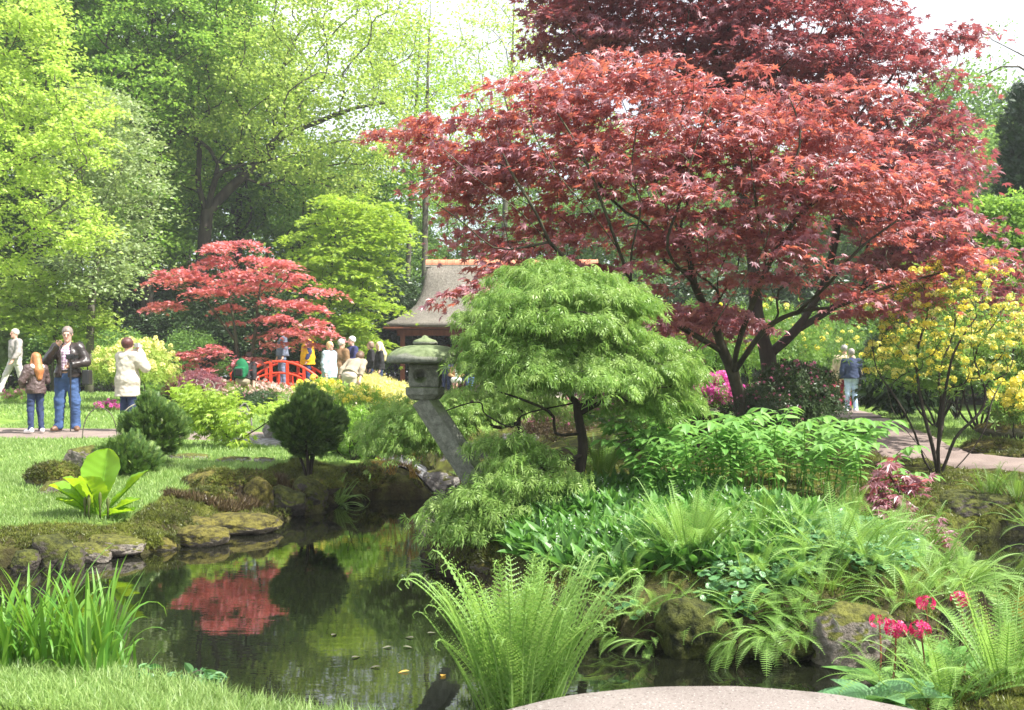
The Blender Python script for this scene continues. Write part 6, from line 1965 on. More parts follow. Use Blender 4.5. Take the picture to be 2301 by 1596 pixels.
# ------------------------------------------------------------------ leafy plants of the fern bed
def make_drooping():
    for k, (px, py, Y, n, L, lab) in enumerate(((1400, 1425, 5.72, 9, .30, 'fern tuft drooping at the waterline below the lily of the valley'), (1470, 1440, 5.62, 9, .28, 'fern tuft at the waterline touching the left side of the mossy block'), (1655, 1440, 5.42, 11, .34, 'fern tuft hanging to the water at the right side of the mossy block'),
                                               (1725, 1430, 5.42, 10, .34, 'fern tuft hanging to the water in the middle of the dark bank'), (1800, 1435, 5.38, 10, .30, 'fern tuft hanging to the water left of the grey boulder'), (2030, 1440, 5.35, 10, .30, 'fern tuft hanging to the water right of the grey boulder'),
                                               (1560, 1345, 5.75, 14, .36, 'fern tuft crowning the mossy block'), (1690, 1380, 5.6, 14, .38, 'bright fern tuft on the brow of the dark bank'), (1830, 1375, 5.62, 14, .38, 'bright fern tuft on the brow left of the boulder'))):
        fern(lab, px, py, Y, n, L, ['flat', 'arch'], 'fern' if k % 2 else 'fern_dark', seed=80 + k, spread=1.0, tilt=(20, 70), z=at(px, py, Y)[2], az=(-190, 10))


make_drooping()


def make_bed():
    # lily of the valley: a carpet
    g = np.random.default_rng(61)
    q = Geo()
    lv = T_ovate(.15, .35, 6)
    n = 9000
    x, y = g.uniform(-.2, 2.9, n), g.uniform(6.0, 9.2, n)
    px, py = x / y * F + CX, HZ + (H - ground_z(x, y)) / y * F
    m = in_poly([(1150, 1215), (1200, 1150), (1300, 1110), (1420, 1085), (1560, 1095), (1720, 1140), (1850, 1170), (1760, 1230), (1700, 1290), (1600, 1300), (1480, 1290), (1380, 1320), (1300, 1290), (1200, 1270), (1120, 1250)], px, py)
    m &= pond_dist(x, y) > .28
    x, y = x[m], y[m]
    b = np.c_[x, y, ground_z(x, y) - .01]
    k = len(b)
    for rep in range(2):
        d = np.c_[g.normal(0, .55, k), g.normal(0, .55, k), g.uniform(.5, 1.1, k)]
        q.leaves(lv, b + g.normal(0, .012, (k, 3)) * [1, 1, 0], d, np.c_[g.normal(0, .5, k), g.normal(-.3, .5, k), np.ones(k) * .7], .17 * g.uniform(.65, 1.25, k))
    tag(q.make('lily_of_the_valley', M['lily']), 'carpet of lily of the valley leaves on the bed', 'ground cover', kind='stuff')
    q = Geo()
    bell = (np.array([[0, 0, 0], [.5, .5, .5], [-.5, .5, .5], [0, .5, -.6], [0, 1, 0]]), [np.array([[0, 1, 2], [0, 2, 3], [0, 3, 1], [4, 2, 1], [4, 3, 2], [4, 1, 3]])])
    s = g.integers(0, k, 70)
    for i in s:
        for j in range(5):
            p = b[i] + [g.normal() * .012, g.normal() * .012, .10 + .018 * j]
            q.leaves(bell, p[None], np.array([[0, 0, -1.]]), np.array([[1., 0, 0]]), np.array([.011]))
    tag(q.make('lily_flowers', M['petal_white']), 'tiny white bells scattered over the lily of the valley', 'flowers', kind='stuff')
    # round-leaved creeping ground cover
    q = Geo()
    rl = (np.array([[0, 0, 0]] + [[.5 * math.sin(a), .5 - .5 * math.cos(a), .05 * (i % 2)] for i, a in enumerate(np.linspace(.35, 2 * math.pi - .35, 9))]), [np.array([[0, i + 1, i] for i in range(1, 9)])])
    n = 16000
    x, y = g.uniform(.3, 3.3, n), g.uniform(5.35, 8.8, n)
    z = ground_z(x, y)
    px, py = x / y * F + CX, HZ + (H - z) / y * F
    m = in_poly([(1640, 1240), (1720, 1180), (1850, 1165), (1990, 1180), (2080, 1210), (2060, 1290), (1960, 1300), (1860, 1280), (1800, 1330), (1720, 1330), (1690, 1420), (1600, 1420), (1560, 1340), (1600, 1290)], px, py)
    m |= in_poly([(1360, 1330), (1420, 1380), (1460, 1440), (1380, 1440), (1330, 1400)], px, py) & (g.random(n) < .3)
    m &= (pond_dist(x, y) > .04)
    x, y, z = x[m], y[m], z[m]
    k = len(x)
    b = np.c_[x, y, z + g.uniform(.01, .09, k)]
    q.leaves(rl, b, np.c_[g.normal(size=(k, 2)), g.normal(0, .3, k)], np.c_[g.normal(0, .4, k), g.normal(-.35, .4, k), np.ones(k)], .045 * g.uniform(.6, 1.3, k))
    tag(q.make('ground_ivy', M['ivy']), 'round bluish-green leaves creeping over the bed', 'ground cover', kind='stuff')
    # Solomon's seal: arching stems with paired leaves
    protos = []
    ov = T_ovate(.24, .30, 6)
    for v in range(4):
        gg = np.random.default_rng(200 + v)
        root = thing('solomons_seal', 'arching green stem of paired oval leaves in the leafy clump behind the ferns', 'plant', group='leafy stems behind the fern bed')
        hgt = gg.uniform(.55, .68)
        a = np.linspace(0, 1, 12)
        th = R(4) + R(88 + 20 * gg.random()) * a ** 2.0
        x = np.r_[0, np.cumsum(np.sin(th))[:-1]] / 11 * hgt * 1.2
        z = np.r_[0, np.cumsum(np.cos(th))[:-1]] / 11 * hgt * 1.2
        P = np.c_[x, .02 * np.sin(a * 5), z]
        q = Geo(); q.tube(P, np.linspace(.006, .002, 12), 5, 0, .4); q.make('stem', M['iris'], root, rel=False)
        n = 18
        s = np.linspace(.32, 1.0, n)
        pos = np.c_[np.interp(s, a, P[:, 0]), np.interp(s, a, P[:, 1]), np.interp(s, a, P[:, 2])]
        sd = np.where(np.arange(n) % 2, 1, -1)
        d = np.c_[np.interp(s, a, np.sin(th)) * .6, sd * .9, .25 - .35 * s] + gg.normal(0, .12, (n, 3))
        d[-1] = [1, 0, -.3]
        nn = np.c_[-.2 * np.ones(n), gg.normal(0, .2, n), np.ones(n)]
        q = Geo(); q.leaves(ov, pos, d, nn, .118 * (1 - .35 * np.abs(s - .6)) * gg.uniform(.85, 1.15, n)); q.make('leaves', M['seal'], root, rel=False)
        protos.append(root)
    gg = np.random.default_rng(66)
    cand = []
    while len(cand) < 100:
        px, Y = gg.uniform(1420, 2010), gg.uniform(7.6, 9.3)
        if px > 1900 and gg.random() < .5: continue
        if Y > 8.8 and not (1450 < px < 1850): continue
        p = at(px, 1000, Y)
        if all(math.hypot(p[0] - c[0], p[1] - c[1]) > .11 for c in cand): cand.append(p)
    for i, p in enumerate(cand):
        rz = gg.uniform(0, 6.28) if gg.random() < .35 else math.atan2(-.6, p[0] - 2.0) + gg.normal(0, .7)
        put(protos[i % 4], i < 4, p[0], p[1], rz, gg.uniform(.85, 1.25))
    # skunk cabbage with its broad leaves
    b = at(222, 1205, 9.0); b[2] = gz(b[0], b[1])
    root = thing('skunk_cabbage', 'big-leaved bright green marsh plant at the water edge below the dwarf conifers', 'plant', b)
    for k, (az, tilt, L, w, bend) in enumerate(((80, 12, .60, .145, .10), (185, 50, .50, .115, .30), (215, 34, .46, .12, .22), (20, 44, .56, .085, .05), (8, 62, .38, .07, .2), (200, 58, .38, .085, .3), (-10, 74, .34, .065, .25), (255, 22, .42, .11, .35), (150, 40, .40, .09, .25))):
        nU, nW = 40, 11
        u = np.linspace(0, 1, nU); v = np.linspace(-1, 1, nW)
        U, Vv = np.meshgrid(u, v, indexing='ij')
        prof = np.interp(u, [0, .18, .32, .5, .68, .85, .95, 1], [.14, .17, .42, .85, 1, .82, .45, .03])[:, None] * w * 1.32
        g2 = np.random.default_rng(300 + k)
        xx = Vv * prof
        th = R(tilt) + R(60) * bend * U ** 2
        du = L / (nU - 1)
        cz = np.cumsum(np.cos(th[:, :1]) * du, 0); cx = np.cumsum(np.sin(th[:, :1]) * du, 0)
        fold = .42 * np.abs(Vv) * prof + .012 * np.sin(U * 15 + k) * np.abs(Vv) ** 2 + .0035 * np.sin((U * 9 - np.abs(Vv) * 1.6) * 6.28) * (np.abs(Vv) > .05)
        nx, nz = -np.cos(th), np.sin(th)
        r = cx + nx * fold; zz = cz + nz * fold
        a = R(az)
        X = r * math.cos(a) - xx * math.sin(a); Yv = r * math.sin(a) + xx * math.cos(a)
        V = np.stack([X, Yv, zz], -1).reshape(-1, 3)
        i, j = np.meshgrid(np.arange(nU - 1), np.arange(nW - 1), indexing='ij'); i, j = i.ravel(), j.ravel()
        o = build('leaf', V, [np.c_[i * nW + j, i * nW + j + 1, (i + 1) * nW + j + 1, (i + 1) * nW + j]], M['skunk'], root, smooth=True, rnd=np.full(len(V), g2.random()), rel=False)
        q = Geo(); q.tube(np.c_[cx[:33, 0] * math.cos(a), cx[:33, 0] * math.sin(a), cz[:33, 0]] - np.array([0, 0, .006]), np.linspace(.016, .004, 33), 6, 0, .9)
        rib = q.make('midrib', M['skunk'], root, smooth=True, rel=False)
        rib.parent = o
    for k, (dx, dy, hh) in enumerate(((-.07, -.12, .20), (-.03, -.14, .22), (.06, -.12, .24), (.12, -.10, .19))):
        q = Geo(); q.lathe([(.008, 0), (.009, hh * .5), (.013, hh * .6), (.016, hh * .75), (.012, hh * .93), (.003, hh)], (dx, dy, 0), 10)
        q.make('spadix', plain('olive_spadix', (.075, .095, .025), .7, .2), root, smooth=True, rel=False)
    # crimson candelabra primroses
    for k, (px, py, Y, lab) in enumerate(((1976, 1396, 4.75, 'crimson primrose on a slim stem, leftmost of the five'), (2013, 1413, 4.6, 'crimson primrose with a wide head, second from the left'), (2068, 1415, 4.6, 'crimson primrose with the fullest low head in the middle of the five'),
                                         (2080, 1355, 5.0, 'crimson primrose standing tall behind the fullest one'), (2158, 1346, 4.9, 'crimson primrose on a long reddish stem at the right of the five'))):
        top = at(px, py, Y)
        g2 = np.random.default_rng(400 + k)
        b = top + [g2.normal(0, .03), g2.normal(0, .03), 0]; b[2] = gz(b[0], b[1]) - .01
        if b[2] < .05: b[2] = .05
        root = thing('primrose', lab, 'flower', b, group='crimson primroses in the near right corner')
        q = Geo(); q.tube(spline([b, (b + top) / 2 + [.01, 0, 0], top + [0, 0, .01]], 9), np.linspace(.0055, .004, 9), 5); q.make('stem', plain('red_brown_stem', (.20, .07, .04), .6, .3), root)
        nf = 34 if k else 20
        d = nrm(g2.normal(size=(nf, 3)) * [1, 1, .45] + [0, 0, .15])
        star = []
        V, Fc = [[0, .18, 0]], []
        for p in range(5):
            a = p * 1.2566
            bb = len(V)
            for aa, rr, yy in ((a - .42, .42, .30), (a - .3, .52, .34), (a, .46, .32), (a + .3, .52, .34), (a + .42, .42, .30)):
                V.append([rr * math.cos(aa), yy, rr * math.sin(aa)])
            Fc += [[0, bb + 1, bb], [0, bb + 2, bb + 1], [0, bb + 3, bb + 2], [0, bb + 4, bb + 3]]
        star = (np.array(V, float), [np.array(Fc)])
        q = Geo(); q.leaves(star, top + d * .036 * [1, 1, .75], d, g2.normal(size=(nf, 3)), .030 * g2.uniform(.8, 1.15, nf) * (1.12 if k in (1, 2) else .9))
        q.make('flower_head', M['petal_crimson'], root)
        if k in (0, 2, 4):
            q = Geo()
            lf = T_ovate(.22, .45, 7)
            n = 7
            a = np.arange(n) * .9 + k
            q.leaves(lf, np.repeat(b[None], n, 0) + [0, 0, .02], np.c_[np.cos(a), np.sin(a), g2.uniform(.4, .9, n)], np.c_[-np.cos(a) * .5, -np.sin(a) * .5, np.ones(n)], .24 * g2.uniform(.7, 1.15, n))
            q.make('leaves', M['seal'], root)
    # broad primrose leaves beside the landing
    for k, (px, py, Y, lab) in enumerate(((1965, 1585, 4.35, 'clump of broad crinkled leaves at the right of the concrete landing'), (2110, 1500, 4.75, 'clump of upright broad green leaves among the near right ferns'))):
        b = at(px, py, Y); b[2] = max(gz(b[0], b[1]), .1)
        root = thing('leaf_clump', lab, 'plant', b)
        g2 = np.random.default_rng(420 + k)
        n = 11
        a = np.arange(n) * 2.4
        q = Geo(); q.leaves(T_ovate(.26 if k == 0 else .2, .5, 8), np.repeat(b[None], n, 0), np.c_[np.cos(a), np.sin(a), g2.uniform(.3, 1.0, n) + k], np.c_[-np.cos(a) * .5, -np.sin(a) * .5 - .3, np.ones(n)], .24 * g2.uniform(.7, 1.2, n)); q.make('leaves', M['ivy'] if k == 0 else M['seal'], root)
    # irises on the near bank
    protos = []
    for v in range(5):
        gg = np.random.default_rng(500 + v)
        root = thing('iris_clump', 'clump of sword-like iris leaves on the near left bank', 'plant', group='iris clumps on the near bank')
        for k in range(int(gg.integers(6, 10))):
            Lb = gg.uniform(.32, .60)
            a = gg.uniform(0, 6.28); lean = gg.uniform(3, 20); bend = gg.choice([15, 25, 40, 100, 150], p=[.3, .3, .2, .12, .08])
            s = np.linspace(0, 1, 12)
            th = R(lean) + R(bend) * s ** 2.6
            r = np.cumsum(np.sin(th)) / 12 * Lb; z = np.cumsum(np.cos(th)) / 12 * Lb
            w = .0098 * np.interp(s, [0, .3, .6, .9, 1], [.8, 1, .9, .4, .03])
            c, sn = math.cos(a), math.sin(a)
            o = np.array([gg.normal(0, .02), gg.normal(0, .02), -.03])
            V = np.concatenate([np.c_[r * c - q_ * w * sn, r * sn + q_ * w * c, z + (.35 * w if q_ else 0)] for q_ in (-1, 0, 1)]) + o
            i = np.arange(11)
            build('blade', V, [np.concatenate([np.c_[i, i + 12, i + 13, i + 1], np.c_[i + 12, i + 24, i + 25, i + 13]])], M['iris'], root, smooth=True, rnd=np.full(36, gg.random()), rel=False)
        protos.append(root)
    gg = np.random.default_rng(67)
    for i in range(34):
        px = gg.uniform(-60, 345) if i < 26 else gg.uniform(-30, 200)
        Y = gg.uniform(4.45, 4.95)
        x = (px - CX) / F * Y
        sc = gg.uniform(.8, 1.25) * (1.08 if px < 150 else .9)
        put(protos[i % 5], i < 5, x, Y, gg.uniform(0, 6.28), sc)
    # small weeds at the water edge in front
    for k, (px, py, Y, h, lab) in enumerate(((425, 1540, 4.55, .15, 'small leafy weed on the near bank nearest the water'), (395, 1500, 4.75, .13, 'small leafy weed behind the other at the water edge'), (300, 1530, 4.5, .1, 'tiny pale weed among the iris leaves'))):
        bush('weed', lab, 'plant', at(px, py, Y)[:2], h, .11, 4, 'ivy', T_ovate(.25, .3, 5), .055, 6, seed=600 + k, ntg=14, up=.5, group='small weeds on the near bank')
    # faded seed stalks on the left bank by the inlet
    for k, (px, Y, n, h, lab) in enumerate(((880, 12.75, 14, .42, 'tuft of golden-brown dry stalks, left of the pair by the inlet'), (925, 12.7, 20, .46, 'tuft of golden-brown dry stalks, right of the pair by the inlet'), (855, 12.65, 12, .20, 'short rusty tuft of dry stalks by the inlet'))):
        b = at(px, 1090, Y); b[2] = gz(b[0], b[1])
        root = thing('dry_stalks', lab, 'plant', b, group='dry stalks by the inlet')
        g2 = np.random.default_rng(430 + k)
        q = Geo(); tips = []
        for i in range(n):
            e = b + [g2.normal(0, .09), g2.normal(0, .06), h * g2.uniform(.7, 1.15)]
            q.tube([b + [g2.normal(0, .03), g2.normal(0, .03), 0], (b + e) / 2 + g2.normal(0, .01, 3), e], [.0035, .003, .002], 4); tips.append(e)
        q.make('stalks', M['straw'], root)
        t = np.repeat(np.array(tips), 7, 0)
        q = Geo(); q.leaves(CARD, t + g2.normal(0, .012, t.shape), g2.normal(size=t.shape) + [0, 0, .4], g2.normal(size=t.shape), .035 * g2.uniform(.5, 1.2, len(t))); q.make('seed_heads', M['straw'], root)
    # dwarf conifers
    def yew(label, base, stems, outline, Y, n, seed, nl=58):
        b = at(*base); b[2] = gz(b[0], b[1]) - .03
        sk = Skel(); sk.step = .06
        sk.poly([b, b + [0, 0, .04]], r=(.035, .03))
        for pts in stems:
            sk.poly([at(*p) for p in pts], 0, r=(.024, .008))
        tg = crown_from_outline(outline, Y, .36, .088, n, seed=seed, flat=1.0)
        tg = tg[vnoise(tg, 5.5, seed) > -.42]
        root = thing('dwarf_conifer', label, 'conifer', b)
        sk.attach(tg, k=.3, lo=.1)
        q = Geo(); sk.geo(q, sk.radii(.0025, 2.2, .03)); q.make('stems', M['bark_dark'], root, smooth=True)
        c = tg.mean(0) - [0, 0, .12]
        g2 = np.random.default_rng(seed)
        pos = np.repeat(tg, nl, 0) + g2.normal(0, .021, (len(tg) * nl, 3)) + [0, 0, .01]
        d = nrm(pos - c) + [0, 0, .55] + g2.normal(0, .3, pos.shape)
        q = Geo(); q.leaves(SPRAY, pos, d, nrm(pos - c) * .3 + g2.normal(size=pos.shape) * .6 + [0, 0, .6], .066 * g2.uniform(.6, 1.4, len(pos)), rnd=np.clip(g2.normal(.45, .25, len(pos)), 0, 1)); q.make('foliage', M['leaf_yew'], root)
    yew('round dwarf conifer on several stems standing alone near the inlet', (695, 1055, 11.9), [[(675, 1030, 11.9), (655, 1005, 11.9), (640, 980, 11.9)], [(690, 1020, 11.8), (685, 980, 11.8), (690, 930, 11.8)], [(705, 1025, 12), (720, 1000, 12), (735, 975, 12)], [(700, 1015, 12), (705, 960, 12)]],
        [(690, 878), (715, 892), (735, 915), (760, 930), (768, 955), (762, 985), (745, 1005), (715, 1018), (690, 1022), (660, 1012), (636, 992), (622, 965), (632, 940), (655, 920), (672, 895)], 11.9, 330, 71)
    yew('dwarf conifer on a leaning stem, upper of the pair on the left bank', (322, 1062, 12), [[(345, 1040, 12), (360, 1015, 12), (365, 985, 12)], [(350, 1030, 12), (350, 980, 12), (345, 930, 12)]],
        [(338, 893), (352, 912), (372, 925), (392, 938), (408, 960), (406, 985), (392, 1005), (370, 1020), (340, 1022), (318, 1005), (296, 985), (284, 962), (292, 940), (318, 920)], 12.0, 270, 72)
    yew('dwarf conifer with low branches, lower of the pair above the marsh plant', (275, 1095, 11.2), [[(255, 1075, 11.2), (250, 1050, 11.2)], [(290, 1070, 11.2), (305, 1050, 11.2)], [(278, 1050, 11.2), (285, 1010, 11.2)]],
        [(292, 985), (305, 1000), (325, 1012), (342, 1030), (345, 1052), (335, 1070), (310, 1080), (280, 1088), (250, 1085), (225, 1072), (214, 1050), (225, 1028), (252, 1012), (275, 1000)], 11.2, 270, 73)
    # petals and a fallen leaf on the water
    g2 = np.random.default_rng(91)
    for k, (px, py, lab) in enumerate(((745, 1430, 'grey twig tip'), (855, 1500, 'pale leaf'), (905, 1455, 'pale leaf'), (920, 1510, 'rusty leaf'), (880, 1455, 'pale leaf'), (960, 1425, 'pale leaf'), (993, 1523, 'rusty leaf'), (930, 1435, 'pale leaf'), (790, 1480, 'pale leaf'))):
        Y = H * F / (py - HZ)
        p = at(px, py, Y); p[2] = .006
        rusty = 'rusty' in lab
        lb = 'rust-coloured leaf afloat on the pond' if rusty else 'grey faded leaf afloat on the pond left of the front fern'
        q = Geo(); q.leaves(T_ovate(.24, .12, 5), p[None], np.array([[g2.normal(), g2.normal() * .4, 0.]]), np.array([[0, 0, 1.]]), np.array([.055 if not rusty else .06]))
        o = q.make('floating_leaf', M['straw'] if rusty else M['bark_grey'])
        tag(o, lb, 'leaf', 'rust-coloured leaves afloat' if rusty else 'pale leaves afloat on the pond')


make_bed()
# ------------------------------------------------------------------ rocks
def rock(label, px, py, Y, w, h, dep=None, mat='rock', seed=0, flat=0.0, yaw=0.0, tilt=0.0, name='rock', sub=5, sharp=.55, group='rocks along the pond'):
    import bmesh
    g = np.random.default_rng(seed + 900)
    bm = bmesh.new()
    bmesh.ops.create_icosphere(bm, subdivisions=sub, radius=1)
    D = np.array([v.co[:] for v in bm.verts]); Fc = np.array([[v.index for v in f.verts] for f in bm.faces])
    bm.free()
    N = nrm(g.normal(size=(13, 3)))
    N[0] = (0, 0, 1); N[1] = (.1, -1, .15)
    hh = g.uniform(.62, .95, len(N)); hh[0] = .70 - .12 * flat
    dn = D @ N.T
    r = np.min(np.where(dn > .08, hh / np.maximum(dn, .08), 9), axis=1)
    r = np.minimum(r, 1.15)
    r = sharp * r + (1 - sharp) * .9
    P = D * r[:, None]
    P += D * (.09 * fbm(P, 2.1, 4, seed) + .035 * fbm(P, 9, 3, seed + 5))[:, None]
    a, c = w / 2 / F * Y * 1.12, h / 2 / F * Y * 1.22
    b = dep / 2 if dep else max(a * .75, .12)
    P = P / np.abs(P).max(0) * [a, b, c]
    ct, st = math.cos(R(tilt)), math.sin(R(tilt))
    P = np.c_[P[:, 0] * ct - P[:, 2] * st, P[:, 1], P[:, 0] * st + P[:, 2] * ct]
    cyw, syw = math.cos(R(yaw)), math.sin(R(yaw))
    P = np.c_[P[:, 0] * cyw - P[:, 1] * syw, P[:, 0] * syw + P[:, 1] * cyw, P[:, 2]]
    o = build(name, P, [Fc], M[mat], smooth=True)
    o.location = [float(v) for v in at(px, py, Y)]
    if mat == 'rock_moss' and Y < 14 and ('hummock' in label or 'cushion' in label or 'set in' in label):
        nv = len(P)
        N_ = nrm(P / np.array([a, b, c]) ** 2)
        k = np.where((N_[:, 2] > .15) & (vnoise(P * [1, 1, 1] + seed, 6.0 / max(.3, a * 2), seed) > -.25))[0]
        if len(k):
            k = k[g.integers(0, len(k), min(1500, len(k) * 2))]
            pos = P[k] + g.normal(0, .012, (len(k), 3))
            q = Geo(); q.leaves(TUFT, pos - N_[k] * .006, N_[k] + g.normal(0, .4, (len(k), 3)) + [0, 0, .2], g.normal(size=(len(k), 3)), .030 * g.uniform(.6, 1.5, len(k)), rnd=np.clip(.5 + .5 * vnoise(pos, 5, 3) + g.normal(0, .15, len(k)), 0, 1))
            mo = q.make('moss', M['moss_tuft'], rel=False); mo.parent = o
    return tag(o, label, 'rock', group)


def make_rocks():
    L = [('broad mossy rock set in the lawn edge, above the marsh plant', 122, 1080, 10.5, 120, 58, 'rock_moss'), ('mossy rock with a bare grey top left of the lower dwarf conifer', 208, 1040, 11.2, 105, 52, 'rock'),
         ('low brown rock just behind the big-leaved marsh plant', 140, 1115, 10.2, 110, 48, 'rock'), ('long grey slab at the lawn edge right of the leaning conifer', 425, 1030, 13.0, 95, 26, 'rock_grey'),
         ('square grey rock in the heather below the lime maple', 522, 1045, 12.5, 82, 38, 'rock_grey'), ('small pinkish rock right of the square grey one', 592, 1043, 12.5, 46, 28, 'rock_grey'),
         ('small bare rock in the heather on the left bank', 405, 1080, 11.6, 50, 30, 'rock_grey'), ('flat tilted slab projecting into the water beneath the marsh plant', 250, 1228, 8.65, 130, 36, 'rock'),
         ('flat cushion of golden moss on a stone right of the tilted slab', 338, 1222, 8.9, 112, 44, 'rock_moss'), ('low mossy stone at the water, middle of the shore ledges', 455, 1208, 9.25, 112, 36, 'rock_moss'),
         ('long flat mossy ledge at the water below the heather', 535, 1180, 10.0, 190, 36, 'rock_moss'), ('mossy stone behind the shore ledges', 430, 1185, 9.75, 120, 34, 'rock_moss'),
         ('dark upright rock at the left end of the shore', 118, 1245, 8.25, 92, 72, 'rock_dark'), ('small dark round rock at the far left of the shore', 58, 1262, 8.1, 56, 46, 'rock_dark'), ('dark rounded rock in the water left of the tilted slab', 165, 1262, 8.15, 52, 54, 'rock_dark'),
         ('long low mossy rock between the dark rocks and the tilted slab', 205, 1246, 8.4, 88, 34, 'rock'), ('steep mossy rock at the middle of the left shore', 580, 1130, 10.95, 74, 84, 'rock_moss'), ('slanting dark rock running down to the water', 645, 1130, 11.1, 100, 62, 'rock_dark'),
         ('slanting rock with a pale bare edge under the round conifer', 695, 1112, 11.5, 84, 60, 'rock_dark'), ('moss hummock with brown sides left of the inlet', 815, 1088, 12.6, 110, 76, 'rock_moss'), ('rounded golden moss hummock at the mouth of the inlet', 895, 1102, 12.7, 90, 50, 'rock_moss'),
         ('grey pointed rock at the foot of the leaning lantern across the inlet', 988, 1085, 13.2, 82, 62, 'rock_grey'), ('moss cushion on the left bank below the heather', 470, 1130, 10.4, 120, 60, 'rock_moss'), ('low green moss cushion right of the marsh plant', 335, 1180, 9.3, 110, 50, 'rock_moss'),
         ('moss cushion beside the steep mossy rock', 385, 1135, 10.2, 100, 56, 'rock_moss'),
         ('large dark hummock of moss and heather on the left bank', 545, 1092, 11.3, 150, 60, 'rock_moss'), ('brown moss hummock above the water, left of the steep mossy rock', 480, 1090, 11.0, 130, 64, 'rock_moss'), ('moss hummock under the stems of the round conifer', 690, 1095, 11.6, 140, 44, 'rock_moss'),
         ('dark rock at the far side of the cobbled path', 612, 970, 16.4, 50, 36, 'rock_grey'), ('flat grey stepping rock at the start of the cobbled path', 450, 978, 17.4, 70, 26, 'rock_grey'), ('grey rock at the foot of the scarlet maple', 540, 928, 20, 42, 36, 'rock_grey'),
         ('pale stone on the far shore behind the lantern post', 1000, 1000, 20.6, 60, 30, 'rock_grey'), ('flat pale stone on the far shore, middle of three', 1090, 1003, 20.8, 90, 26, 'rock_grey'), ('flat pale stone on the far shore, rightmost of three', 1190, 985, 21, 110, 30, 'rock_grey'),
         ('brown stone under the laceleaf branch at the far shore', 1330, 1010, 18, 90, 50, 'rock'), ('dark mossy block at the water below the curling fern', 1560, 1410, 5.52, 165, 160, 'rock_deepmoss'),
         ('large grey boulder at the water in the middle of the near shore', 1905, 1428, 5.36, 180, 135, 'rock'), ('tall dark rock with a pale edge behind the crimson primroses', 2165, 1410, 5.70, 100, 120, 'rock_dark'), ('dark low rock at the water between the boulder and the mossy block', 1755, 1460, 5.45, 160, 70, 'rock_deepmoss'),
         ('mossy rock at the water below the lily of the valley', 1350, 1400, 5.85, 140, 90, 'rock_deepmoss'), ('moss hummock at the left shore of the fern bed', 1140, 1265, 7.3, 150, 60, 'rock_moss'), ('moss hummock above the near waterline of the fern bed', 1320, 1310, 6.5, 150, 60, 'rock_moss'),
         ('moss hummock amid the ferns at the right of the bed', 2020, 1275, 6.7, 150, 60, 'rock_moss'), ('dark moss bank rock on the far side of the right channel', 2160, 1130, 10.0, 200, 70, 'rock_dark'), ('dark mossy rock at the right edge across the channel', 2290, 1190, 9.75, 140, 80, 'rock_dark'),
         ('moss hummock at the right-hand path', 2240, 1010, 13, 150, 40, 'rock_moss'), ('golden moss hummock at the right edge beside the path', 2300, 1035, 12.2, 120, 44, 'rock_moss'), ('broad moss hummock at the right beyond the path', 2270, 965, 15, 150, 40, 'rock_moss')]
    for k, (lab, px, py, Y, w, h, m) in enumerate(L):
        t = 0
        if 'slanting' in lab: t = -24
        if 'tilted' in lab: t = -6
        soft = m == 'rock_moss'
        if px < 720 and 8 < Y < 12 and 'hummock' not in lab and 'cushion' not in lab:
            Y, py, h = Y - .14, py - 3, h * 1.18
        rock(lab, px, py, Y, w, h, mat=m, seed=k, flat=1 if h < w * .4 else 0, tilt=t, name='moss_hummock' if 'hummock' in lab or 'cushion' in lab else 'rock', sharp=.25 if soft else .7, sub=5 if Y < 14 else 4,
             dep=None if w < 150 else w / F * Y * .75)


make_rocks()


